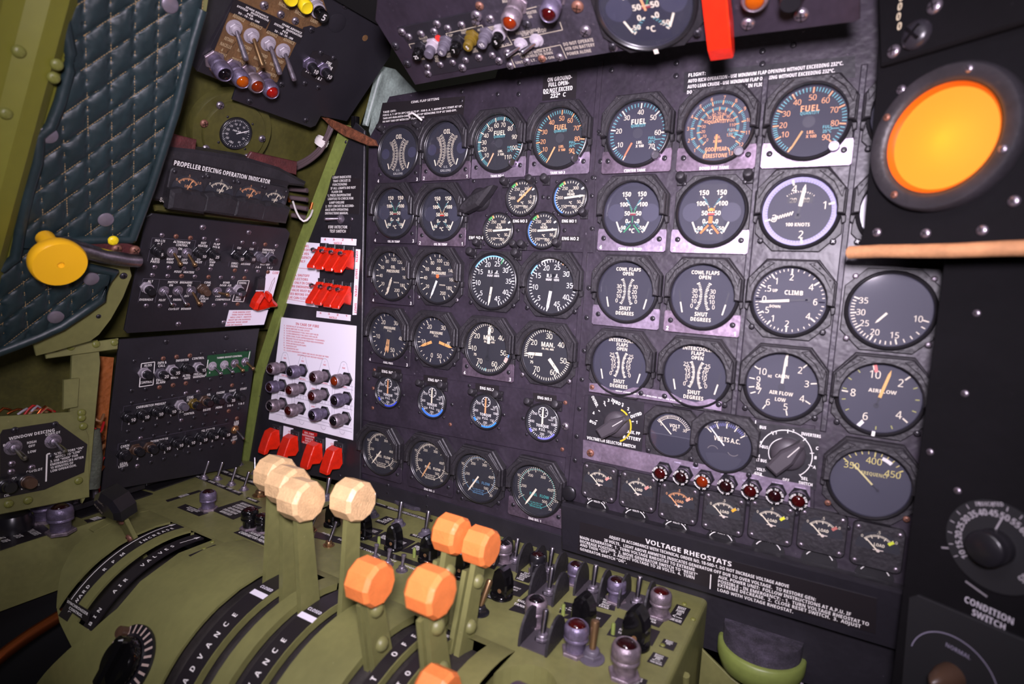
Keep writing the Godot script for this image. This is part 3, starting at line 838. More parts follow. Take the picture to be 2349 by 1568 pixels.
func flow_dial(b: MB, ring: Color) -> void:
	b.col = ring
	b.arc(V2(0, 0.02), 0.735, 0.752, -150, 150, 60)
	b.arc(V2(0, 0.02), 0.735, 0.752, 150, 210, 16)
	scale_marks(b, seq(["5", "", "10", "", "15", "", "20", "", "25", "30"], -124, 138), 5, 0.84, 0.2, 0.14, 0.9, 0.1, CW, CW, 0.02, 0.016)
	scale_marks(b, seq(["0", "100", "200", "300", "400", "500"], -148, 140), 5, 0.76, 0.06, 0.03, 0.56, 0.105, CW, ring, 0.02, 0.014)
	b.col = ring
	tx(b, "FUEL   FLOW", 0.12, -0.24, 0.11); tx(b, "U.S. GAL/HR X 100", 0, -0.56, 0.05); tx(b, "OR LBS PER HR", 0, -0.64, 0.05); tx(b, "LBS PER HR X 100", 0, -0.72, 0.05)
func cyl_dial(b: MB, blue: bool) -> void:
	scale_marks(b, [["0", 84], ["50", 114], ["100", 152], ["150", 214], ["200", 270], ["250", 326], ["300", 392]], 6, 0.93, 0.16, 0.12, 0.62, 0.17, CW, CW, 0.04, 0.035)
	b.col = CW
	tx(b, "CYL", 0.05, 0.36, 0.14); tx(b, "HEAD", 0.05, 0.18, 0.14); tx(b, "°C", 0.05, -0.3, 0.15); tx(b, "TYPE B-10A", 0.05, -0.48, 0.07)
	if blue: b.col = L(0.3, 0.5, 0.85); b.arc(V2(0, 0), 0.93, 1.0, 205, 305, 20, 0.004)
	b.col = L(0.25, 0.6, 0.3); b.arc(V2(0, 0), 0.88, 1.0, 312, 330, 6, 0.004)
	b.col = L(0.9, 0.6, 0.35); b.arc(V2(0, 0), 0.82, 1.0, 331, 337, 3, 0.004)
	b.col = WH; b.arc(V2(0, 0), 0.82, 1.0, 54, 60, 3, 0.004)
func torque_dial(b: MB, blue: Color, wide: bool) -> void:
	scale_marks(b, [["50", 60], ["100", 92], ["150", 135], ["200", 180], ["250", 225], ["300", 268], ["350", 310]], 6, 0.93, 0.17, 0.12, 0.68, 0.14, WH, WH, 0.04, 0.03)
	b.col = WH
	tx(b, "TORQUE", 0, -0.22, 0.16); tx(b, "P.S.I.", 0, -0.42, 0.14); tx(b, "TYPE A-7", 0.5, 0.2, 0.06)
	b.arc(V2(0, 0.58), 0.28, 0.31, 0, 360, 24)
	for i in 8: b.bar(V2(0, 0.58) + dirv(i * 45.0) * 0.18, V2(0, 0.58) + dirv(i * 45.0) * 0.28, 0.03)
	b.col = blue
	if wide: b.arc(V2(0, 0), 0.86, 0.99, 115, 235, 24, 0.004)
	else: b.arc(V2(0, 0), 0.9, 0.99, 125, 195, 14, 0.004); b.arc(V2(0, 0), 0.86, 0.99, 225, 240, 4, 0.004)
func round_marks(b: MB, marks: Array, minor: int, words_: Array, cn: Color, rn := 0.66, hn := 0.17) -> void:
	scale_marks(b, marks, minor, 0.96, 0.15, 0.1, rn, hn, cn, cn, 0.035, 0.026)
	b.col = cn
	for w in words_: tx(b, w[0], w[1], w[2], w[3])

func board_gauges() -> void:
	var PD := L(0.12, 0.12, 0.13)
	# top row: oil, fuel
	gauge(911, 349, "oil quantity gauge with two post lights under COWL FLAP SETTING card, plate marked 4 3", {"dial": "dial_blue", "draw": oil_dial, "posts": [[-0.034, 0.036, 0.62], [0.034, 0.036, 0.62]], "plate": ["black", "", "4", "3"]})
	gauge(1021, 339, "oil quantity gauge with black light hood and metal plate marked 2 1", {"dial": "dial_blue", "draw": oil_dial, "hood": true, "plate": ["plate_dark", "", "2", "1"]})
	gauge(1142, 327, "fuel quantity gauge with 110 scale and pale needle, plate TANK NO 4", {"hood": true, "button": true, "plate": ["plate", "TANK NO 4"], "draw": func(b): fuel_dial(b, [["", -150], ["10", -128], ["20", -106], ["30", -84], ["40", -62], ["50", -38], ["60", -13], ["70", 12], ["80", 42], ["90", 74], ["100", 108], ["110", 142]], CW), "hands": [[-152, 0.98, 0.06, L(0.85, 0.65, 0.5), 0.42]]})
	gauge(1282, 315, "fuel quantity gauge with orange numerals, plate TANK NO 3", {"hood": true, "button": true, "plate": ["plate", "TANK NO 3"], "draw": func(b): fuel_dial(b, [["", -150], ["10", -122], ["20", -97], ["30", -68], ["40", -33], ["50", 2], ["60", 32], ["70", 64], ["80", 96], ["90", 134]], CO), "hands": [[-152, 0.98, 0.06, CO, 0.35]]})
	gauge(1461, 304, "fuel quantity gauge with plate CENTER TANK", {"hood": true, "button": true, "dial": "dial_blue", "plate": ["plate_dark", "CENTER TANK"], "draw": func(b): fuel_dial(b, [["", -152], ["10", -120], ["20", -80], ["30", -38], ["40", 4], ["50", 46], ["60", 92], ["70", 132]], CW), "hands": [[-152, 0.96, 0.06, L(0.75, 0.45, 0.28), 0.35]]})
	gauge(1645, 292, "fuel quantity gauge with two rings of orange numerals, plate BOMB BAY TANK", {"hood": true, "button": true, "dial": "dial_grey", "plate": ["plate_dark", "BOMB BAY TANK"], "draw": func(b):
		scale_marks(b, seq(["0", "1", "2", "3", "4", "5", "6", "7", "8", "9", "10", "11", "12", "13"], -158, 150), 6, 0.84, 0.13, 0.08, 0.92, 0.11, CO, CT, 0.035, 0.02)
		scale_marks(b, seq(["0", "10", "20", "30", "40", "50", "60", "70", "80", "90", "100", "110", "120", "130"], -140, 122), 5, 0.64, 0.13, 0.08, 0.44, 0.09, CO, CT, 0.03, 0.018)
		b.col = CO
		tx(b, "FUEL", 0, 0.31, 0.12); tx(b, "QUANTITY", 0, 0.19, 0.1); tx(b, "LBS.", 0.02, -0.28, 0.08); tx(b, "X 100", 0.02, -0.4, 0.08); tx(b, "GOODYEAR", 0, -0.64, 0.12, 0.66); tx(b, "FIRESTONE", 0, -0.84, 0.12, 0.72)
		b.col = CT
		tx(b, "FULL", 0.42, -0.08, 0.08); tx(b, "25°C", 0.45, -0.2, 0.08); b.bar(V2(0.5, -0.2), V2(0.75, -0.3), 0.03)
		b.col = L(0.19, 0.19, 0.23); b.arc(V2(0, 0), 0, 0.17, 0, 360, 24, 0.003), "hands": [[180, 0.76, 0.07, L(0.8, 0.55, 0.3), 0.2]]})
	gauge(1855, 277, "fuel quantity gauge with orange numerals beside the amber scope, plate TANK NO 2", {"hood": true, "button": true, "dial": "dial_blue", "plate": ["plate", "TANK NO 2"], "draw": func(b): fuel_dial(b, [["", -150], ["10", -118], ["20", -94], ["30", -66], ["40", -32], ["50", 3], ["60", 34], ["70", 66], ["80", 98], ["90", 134]], CO), "hands": [[-152, 0.97, 0.06, L(0.72, 0.55, 0.3), 0.3]]})
	# second row: temperatures, airspeed
	gauge(903, 487, "OIL IN TEMP gauge with black plate marked 4 3", {"hood": true, "plate": ["black", "OIL IN TEMP", "4", "3"], "draw": func(b): temp_dial(b, false), "dial": "dial_blue"})
	gauge(1011, 490, "OIL IN TEMP gauge with bare metal plate marked 2 1", {"hood": true, "plate": ["plate_dark", "OIL IN TEMP", "2", "1"], "draw": func(b): temp_dial(b, true), "dial": "dial_blue"})
	gauge(1450, 487, "CARB AIR TEMP gauge with light hood, plate marked 4 3", {"hood": true, "plate": ["plate", "CARB AIR TEMP", "4", "3"], "draw": func(b): carb_dial(b, false), "dial": "dial_blue"})
	gauge(1630, 486, "CARB AIR TEMP gauge with two post lights and orange markings, bright plate", {"posts": [[-0.036, 0.037, 0.66], [0.036, 0.037, 0.66]], "plate": ["plate", "CARB AIR TEMP", "2", "1"], "draw": func(b): carb_dial(b, true), "dial": "dial_blue"})
	gauge(1832, 484, "airspeed gauge with white outer ring and striped needle, marked 100 KNOTS", {"hood": true, "dial": "dial_grey", "draw": func(b):
		b.col = L(0.58, 0.56, 0.72); b.arc(V2(0, 0), 0.86, 1.0, 0, 360, 48, -0.001)
		ticks(b, 0, 355, 71, 0.86, 0.92, 0.012, L(0.4, 0.38, 0.45))
		scale_marks(b, [["1", 75], ["2", 170], ["3", 253], ["4", 345]], 1, 0.95, 0.16, 0.1, 0.68, 0.22, CW, CW, 0.05, 0.02)
		b.col = CW; tx(b, "100 KNOTS", 0, -0.38, 0.1)
		b.col = L(0.1, 0.1, 0.11); b.quad(V(-0.34, 0.24, 0), V(0.34, 0.24, 0), V(0.34, 0.5, 0), V(-0.34, 0.5, 0), Vector3.BACK)
		b.col = CW; tx(b, "20", -0.18, 0.33, 0.14); tx(b, "30", 0.16, 0.33, 0.14); ticks(b, -38, 38, 12, 0.56, 0.6, 0.02, CW)
		for i in 9:
			var d := dirv(252.0) * (0.18 + i * 0.07)
			b.bar(d - dirv(200.0) * 0.06, d + dirv(200.0) * 0.06, 0.035, 0.05), "hands": [[8, 0.8, 0.1, CW, 0.15, 0.15]]})
	# third row: oil pressure, revolutions, cowl flaps, climb
	var op := func(b): round_marks(b, seq(["0", "20", "40", "60", "80", "100", "120", "140", "160", "180", "200"], -156, 158), 2, [["OIL", 0, 0.36, 0.12], ["PRESSURE", 0, 0.18, 0.12], ["TYPE B-5A", 0.2, -0.3, 0.05]], CW, 0.68, 0.14)
	gauge(898, 631, "OIL PRESSURE gauge with pale hub and black plate marked 4 3", {"hood": true, "plate": ["black", "", "4", "3"], "draw": op, "hands": [[-162, 0.9, 0.11, CW, 0.2, 0.0, "4"], [-162, 0.84, 0.05, CW, 0.1]]})
	gauge(1003, 636, "OIL PRESSURE gauge with small orange hub dot", {"hood": true, "draw": func(b):
		op.call(b); b.col = L(0.9, 0.4, 0.1); b.arc(V2(-0.02, 0.05), 0, 0.08, 0, 360, 16, 0.05), "hands": [[-158, 0.9, 0.1, WH, 0.15, 0.0, "2"]], "screw": "screw"})
	var rp := func(b, k): 
		round_marks(b, seq(["", "5", "10", "15", "20", "25", "30", "35", "40", "45"], -170, 160), 5, [["R.P.M.", 0, 0.36, 0.13], ["HUNDREDS", 0, 0.22, 0.08]], WH, 0.7, 0.19)
		b.col = L(0.5, 0.75, 0.95)
		if k == 0: b.arc(V2(0, 0), 0.95, 1.01, -58, 24, 20, 0.004); b.col = L(0.3, 0.6, 0.4); b.bar(dirv(26) * 0.76, dirv(26) * 1.0, 0.05, 0.004)
		else: b.arc(V2(0, 0), 0.95, 1.01, -66, -42, 8, 0.004); b.col = WH; b.arc(V2(0, 0), 0.95, 1.01, -30, 20, 12, 0.004); b.col = L(0.85, 0.65, 0.45); b.bar(dirv(26) * 0.86, dirv(26) * 1.0, 0.06, 0.004)
	gauge(1128, 645, "R.P.M. gauge with two post lights and pale blue arc", {"posts": [[-0.036, 0.037, 0.7], [0.036, 0.037, 0.7]], "draw": func(b): rp.call(b, 0), "hands": [[-172, 0.96, 0.1, CW, 0.22, 0.42, "4"]]})
	gauge(1264, 655, "R.P.M. HUNDREDS gauge with black light hood", {"hood": true, "draw": func(b): rp.call(b, 1), "hands": [[-172, 0.96, 0.12, WH, 0.2, 0.42, "2"]]})
	var cowl := func(b): flap_dial(b, ["COWL FLAPS", "OPEN"], ["0", "10", "20", "30", ""], 0.74)
	gauge(1436, 667, "COWL FLAPS gauge with jet black dial and bright unlettered plate", {"hood": true, "plate": ["plate", "", "", ""], "draw": cowl})
	gauge(1612, 678, "COWL FLAPS gauge with bluish dial, plate marked 2 1", {"hood": true, "dial": "dial_blue", "plate": ["plate_dark", "", "2", "1"], "draw": cowl})
	gauge(1810, 689, "CLIMB rate gauge with needle at zero", {"hood": true, "dial": "dial_grey", "draw": func(b):
		scale_marks(b, [["0", 270], [".5", 298], ["1", 324], ["2", 360], ["4", 412], ["6", 450]], 5, 0.95, 0.16, 0.07, 0.7, 0.19, CW, CW, 0.04, 0.022)
		scale_marks(b, [["", 270], [".5", 242], ["1", 216], ["2", 180], ["4", 128], ["", 90]], 5, 0.95, 0.16, 0.07, 0.7, 0.19, CW, CW, 0.04, 0.022)
		b.col = CW; tx(b, "CLIMB", 0.1, 0.24, 0.13, 0.5); tx(b, "UP", -0.42, 0.28, 0.09); tx(b, "DOWN", -0.38, -0.2, 0.08), "hands": [[264, 0.88, 0.08, CW, 0.0, 0.5]]})
	# fourth row: fuel pressure, manifold, intercooler, cabin air
	var fp := func(b, lo): round_marks(b, seq(["0", "10", "20", "30", "40", "50"], -164, 162), 5, [["PRESSURE", 0, 0.32, 0.11], ["P.S.I.", 0, 0.19, 0.08]], CW, 0.66, 0.18)
	gauge(890, 769, "fuel PRESSURE gauge with both needles down, black plate FUEL PRES", {"hood": true, "dial": "dial_blue", "plate": ["black", "FUEL PRES", "4", "3"], "draw": func(b): fp.call(b, 0), "hands": [[-168, 0.8, 0.12, L(0.8, 0.6, 0.4), 0.18, 0.0, "4"], [-178, 0.78, 0.12, L(0.8, 0.6, 0.4), 0.18, 0.0, "3"]]})
	gauge(997, 781, "fuel PRESSURE gauge with two needles spread apart", {"hood": true, "dial": "dial_blue", "draw": func(b): fp.call(b, 0), "hands": [[-112, 0.84, 0.12, L(0.85, 0.62, 0.35), 0.2, 0.0, "2"], [104, 0.9, 0.12, L(0.85, 0.62, 0.35), 0.2, 0.0, "1"]]})
	var mp := func(b, tl): 
		scale_marks(b, [["", 186], ["", 208]] if tl else [], 4, 0.95, 0.12, 0.08, 0.7, 0.15, CT, CT)
		round_marks(b, [["10", 262], ["20", 306], ["30", 364], ["40", 412], ["50", 462], ["60", 514], ["70", 574]] , 10, [["MAN.", 0.02, 0.38, 0.17], ["IN. HG. ABS", 0.02, 0.22, 0.07], ["75", -0.62, -0.34, 0.1]], CW, 0.7, 0.2)
	gauge(1118, 797, "MAN. pressure gauge with thick sky blue arc, metal plate marked 4 3", {"hood": true, "plate": ["plate_dark", "", "4", "3"], "draw": func(b):
		mp.call(b, true)
		b.col = L(0.4, 0.62, 0.92); b.arc(V2(0, 0), 0.94, 1.01, -6, 108, 30, 0.004); b.col = L(0.75, 0.65, 0.6); b.arc(V2(0, 0), 0.84, 1.01, 110, 122, 5, 0.004), "hands": [[2, 0.88, 0.13, CW, 0.15, 0.42, "4"]]})
	gauge(1252, 814, "MAN. pressure gauge with two needles numbered 1 and 2", {"hood": true, "screw": "screw", "draw": func(b): mp.call(b, false), "hands": [[268, 0.88, 0.12, CW, 0.18, 0.0, "2"], [138, 0.88, 0.13, CW, 0.18, 0.0, "1"]]})
	var ic := func(b): flap_dial(b, ["INTERCOOLER", "FLAPS", "OPEN"], ["0", "5", "10", "15", "20", "25"], 0.84)
	gauge(1422, 836, "INTERCOOLER FLAPS gauge next to the board's rivet seam", {"hood": true, "dial": "dial_blue", "draw": ic})
	gauge(1595, 859, "INTERCOOLER FLAPS gauge beside the cabin AIR FLOW gauge", {"hood": true, "dial": "dial_blue", "draw": ic})
	gauge(1793, 883, "cabin AIR FLOW gauge with upright needle and figures 2 to 10", {"hood": true, "dial": "dial_grey", "draw": func(b):
		scale_marks(b, [["1", 5], ["2", 42], ["3", 80], ["4", 120], ["5", 166], ["6", 210], ["7", 246], ["8", 258], ["9", 276], ["10", 300]], 1, 0.95, 0.16, 0.1, 0.68, 0.2, CW, CW, 0.035, 0.02)
		b.col = CW; tx(b, "CABIN", -0.02, 0.26, 0.1); tx(b, "AIR FLOW", 0, -0.26, 0.11); tx(b, "LOW", 0.0, -0.46, 0.11); tx(b, "HI", -0.36, 0.22, 0.08)
		b.col = L(0.12, 0.12, 0.14); b.arc(V2(0, -0.06), 0, 0.1, 0, 360, 16, 0.05), "hands": [[3, 0.96, 0.07, CW, 0.05, 0.12]]})
	gauge(2018, 912, "AIRFLOW gauge with red and white paint ticks above the FREQUENCY gauge", {"hood": true, "dial": "dial_grey", "draw": func(b):
		scale_marks(b, [["2", 44], ["4", 130], ["6", 206], ["8", 274], ["10", 345]], 1, 0.95, 0.16, 0.1, 0.66, 0.22, CW, CW, 0.04, 0.02)
		ticks(b, 65, 108, 2, 0.84, 0.94, 0.03, L(0.6, 0.6, 0.3)); ticks(b, 155, 180, 1, 0.84, 0.94, 0.03, L(0.6, 0.6, 0.3)); ticks(b, 238, 320, 4, 0.84, 0.94, 0.03, L(0.6, 0.6, 0.3))
		b.col = L(0.9, 0.45, 0.42); b.bar(dirv(348) * 0.72, dirv(348) * 1.0, 0.08, 0.004)
		b.col = WH; b.bar(dirv(204) * 0.82, dirv(206) * 1.0, 0.1, 0.004); b.bar(dirv(183) * 0.96, dirv(183) * 1.1, 0.08, 0.19)
		b.col = CW; tx(b, "AIRFLOW", 0.05, 0.18, 0.1, 0.68), "hands": [[14, 0.84, 0.08, L(0.85, 0.66, 0.35), 0.0, 0.25]]})
	gauge(2042, 712, "shaded gauge with figures 10 to 35 under the scope panel", {"dial": "dial_grey", "screw": "screw", "draw": func(b):
		round_marks(b, [["10", 105], ["15", 165], ["20", 205], ["25", 235], ["30", 262], ["35", 290]], 5, [], CW, 0.7, 0.17), "hands": [[220, 0.5, 0.06, CW, 0.1]]})
	gauge(1995, 1106, "FREQUENCY gauge with figures 350, 400 and 450", {"hood": true, "dial": "dial_grey", "screw": "screw_rust", "draw": func(b):
		scale_marks(b, [["350", -52], ["400", 4], ["450", 58]], 5, 0.9, 0.16, 0.1, 0.62, 0.19, L(0.8, 0.75, 0.42), L(0.8, 0.75, 0.42), 0.035, 0.025)
		b.col = L(0.72, 0.68, 0.42); tx(b, "FREQUENCY", 0.1, 0.22, 0.1, 0.66)
		b.col = WH; b.arc(V2(0, 0), 0.72, 0.82, 18, 38, 6, 0.004), "hands": [[-46, 0.72, 0.05, L(0.78, 0.74, 0.5), -0.1, 0.3]]})
	var rr := hit(FM, 1855, 277, 0.008) + V(0.09, 0.0)
	for q in [0.0, -0.0905]:
		var pr := CB.inverse() * (rr + V(0, q) - EYE)
		gauge(1174.5 - FPX * pr.x / pr.z, 784.0 + FPX * pr.y / pr.z, "hooded gauge at the top of the column beside the amber scope panel" if q == 0.0 else "gauge behind the edge of the amber scope panel, white dial painted as mirrored light", {"hood": true, "dial": "dial_grey" if q == 0.0 else "card"})  # the white of the second dial stands for a mirrored light
	# fuel flow row
	gauge(872, 1035, "FUEL FLOW gauge with plain black plate beside the fire panel", {"hood": true, "plate": ["black", "", "", ""], "draw": func(b): flow_dial(b, CW), "hands": [[-142, 0.86, 0.07, CW, 0.0]]})
	gauge(985, 1061, "FUEL FLOW gauge with orange needle, black plate ENG NO. 3", {"hood": true, "plate": ["black", "ENG NO. 3"], "draw": func(b): flow_dial(b, CW), "hands": [[-150, 0.86, 0.07, L(0.8, 0.6, 0.4), 0.0]]})
	gauge(1096, 1093, "FUEL FLOW gauge with pale blue ring and no plate", {"hood": true, "draw": func(b): flow_dial(b, L(0.33, 0.5, 0.62)), "hands": [[-146, 0.86, 0.07, CW, 0.0]]})
	gauge(1229, 1122, "FUEL FLOW gauge with turquoise ring, plate ENG NO. 1", {"hood": true, "plate": ["plate_dark", "ENG NO. 1"], "draw": func(b): flow_dial(b, L(0.25, 0.6, 0.57)), "hands": [[-148, 0.86, 0.08, CW, 0.0]]})
	# small dials on the two sub-panels
	var fs := T(0, 0, -0.0058)
	var cyl := [[1195, 453, "3", 48, CO, false], [1306, 452, "1", 84, CW, true], [1141, 528, "4", 86, CW, false], [1244, 528, "2", 86, CW, true]]
	for q in cyl:
		var cc = q
		gauge(q[0], q[1], "small CYL HEAD dial " + {"3": "with orange needle", "1": "with blue arc by the rivet seam", "4": "without blue arc, below the winged handle", "2": "with blue arc at the foot of its sub-panel"}[q[2]], {"s": 0.62, "flange": false, "group": "cylinder head temperature dials", "draw": func(b): cyl_dial(b, cc[5]), "hands": [[q[3], 0.94, 0.12, q[4], -0.35]]}, fs)
	var tq := [[888, 899, "4", L(0.2, 0.3, 0.85), false, CO], [989, 921, "3", L(0.25, 0.5, 0.95), true, CW], [1112, 944, "2", L(0.2, 0.55, 0.9), false, CO], [1243, 969, "1", L(0.45, 0.45, 0.85), false, CW]]
	for q in tq:
		var cc = q
		gauge(q[0], q[1], "small TORQUE dial " + {"4": "beside the fire panel with orange needle", "3": "with the widest bright blue arc", "2": "with orange needle below the MAN. gauges", "1": "with violet arc beside the big bright screw"}[q[2]], {"s": 0.66, "flange": false, "group": "torque dials", "draw": func(b): torque_dial(b, cc[3], cc[4]), "hands": [[0, 0.9, 0.11, q[5], -0.1]], "posts": [[-0.021, 0.024, 0.6], [0.021, 0.026, 0.72]]}, fs)

func meter_face(b: MB, s: float, name_: String, marks: Array, cn: Color, red := true) -> void:
	# arc scale of a small load meter, drawn on a disc of radius 1
	scale_marks(b, marks, 5, 0.86, 0.2, 0.12, 1.0, 0.16, cn, cn, 0.045, 0.03)
	b.col = cn
	tx(b, name_, 0.08, 0.3, 0.17, 0.5)
func ammeter(px: float, py: float, label: String, group: String, cn: Color, sticker: Color, needle_a: float, fr: Transform3D, s := 1.0, hooded := false) -> Node3D:
	var t := thing("ammeter", label, "gauge", on(fr, px, py, 0.006), group)
	var h := 0.023 * s
	var b := MB.new()
	b.prism(rrect(-h, -h, h, h, 0.006 * s), 0, 0.007, 0.0012)
	obj("case", b, M.hood, t)
	var d := MB.new()
	var poly := PackedVector2Array()
	for i in 15:
		var a := deg_to_rad(-8.0 + 196.0 * i / 14.0)
		poly.append(V2(cos(a), sin(a) * 0.86) * h * 0.84)
	d.prism(poly, 0.0068, 0.0073)
	var dl := obj("dial", d, M.dial, t)
	var p := MB.new()
	p.xf = Transform3D(Basis().scaled(Vector3.ONE * h * 0.8), V(0, -0.1 * h))
	meter_face(p, 1.0, "LOAD", [["0", -50], ["", -25], [".5", 0], ["", 25], ["1.0", 50]], cn)
	if sticker.a > 0.0: p.col = sticker; p.bar(dirv(48) * 0.66, dirv(48) * 0.96, 0.16, 0.01)
	p.col = L(0.8, 0.75, 0.7); p.arc(V2(0.05, -0.02), 0, 0.09, 0, 360, 12, 0.012); p.bar(V2(-0.2, 0.0), V2(0.3, 0.02), 0.05, 0.01)
	obj("markings", p, M.print, dl, T(0, 0, 0.0075))
	var nd := MB.new()
	nd.xf = Transform3D(Basis().scaled(Vector3.ONE * h * 0.8), V(0, -0.1 * h))
	needle(nd, needle_a, 0.84, 0.07, cn, 0.0, 0.0, 0.0)
	obj("pointer", nd, M.print, t, T(0, 0, 0.0079))
	var g := MB.new()
	g.prism(poly, 0.0083, 0.0085)
	obj("glass", g, M.glass, t)
	for q in [[-1, 1], [1, 1], [-1, -1], [1, -1]]: screw(t, T(q[0] * h * 0.78, q[1] * h * 0.78, 0.007), 0.0026 * s, "screw" if not hooded else "screw_dark")
	if hooded:
		var k := MB.new()
		var pr := PackedVector2Array([V2(-1.0 * h, -1.15 * h), V2(1.0 * h, -1.15 * h), V2(1.05 * h, -0.1 * h), V2(0.5 * h, 0.05 * h), V2(0, -0.02 * h), V2(-0.5 * h, 0.05 * h), V2(-1.05 * h, -0.1 * h)])
		k.prism(pr, 0.006, 0.02, 0.004)
		obj("lower_cover", k, M.rubber, t)
	return t
func round_meter(px: float, py: float, r: float, label: String, face: Callable, na: float, cn: Color) -> void:
	var s := r / 0.039
	var t := thing("voltmeter", label, "gauge", on(FM, px, py, 0.008))
	var b := MB.new()
	b.prism(rrect(-r * 1.12, -r * 1.12, r * 1.12, r * 1.12, r * 0.5), 0.0, 0.0042 * s, 0.0006)
	obj("case_flange", b, M.hood, t)
	var g := gauge_meshes()
	var sc := Transform3D(Basis().scaled(Vector3.ONE * s), Vector3.ZERO)
	obj("bezel", g[1], M.bezel, t, sc)
	var d := obj("dial", g[2], M.dial_blue, t, sc)
	var p := MB.new()
	p.xf = Transform3D(Basis().scaled(Vector3.ONE * 0.0352 * s), Vector3.ZERO)
	face.call(p)
	obj("markings", p, M.print, d, Transform3D(Basis().scaled(Vector3.ONE / s), V(0, 0, 0.00485)))
	var nd := MB.new()
	nd.xf = Transform3D(Basis().scaled(Vector3.ONE * 0.0352 * s), V(0, 0, 0.0042 * s))
	needle(nd, na, 0.95, 0.05, cn)
	obj("pointer", nd, M.print, t)
	obj("glass", g[3], M.glass_glare_dust, t, sc)
	var hd := MB.new()
	var poly := PackedVector2Array()
	for q in rrect(-r * 1.16, -r * 0.1, r * 1.16, r * 1.2, r * 0.5): poly.append(q)
	# hood over the upper half of the dial
	var outl := PackedVector2Array([V2(-r * 1.16, -r * 0.15), V2(-r * 1.16, r * 0.75), V2(-r * 0.75, r * 1.18), V2(r * 0.75, r * 1.18), V2(r * 1.16, r * 0.75), V2(r * 1.16, -r * 0.15)])
	for i in 15:
		var a := deg_to_rad(-6.0 + 192.0 * i / 14.0)
		outl.append(V2(cos(a), sin(a)) * r * 0.97)
	hd.prism(outl, 0.004, 0.0135 * s + 0.003, 0.0012)
	obj("light_hood", hd, M.hood, t)
	for q in [[-1, -1], [1, -1]]: screw(t, T(q[0] * r * 0.92, q[1] * r * 0.88, 0.006), 0.003, "screw_dark")

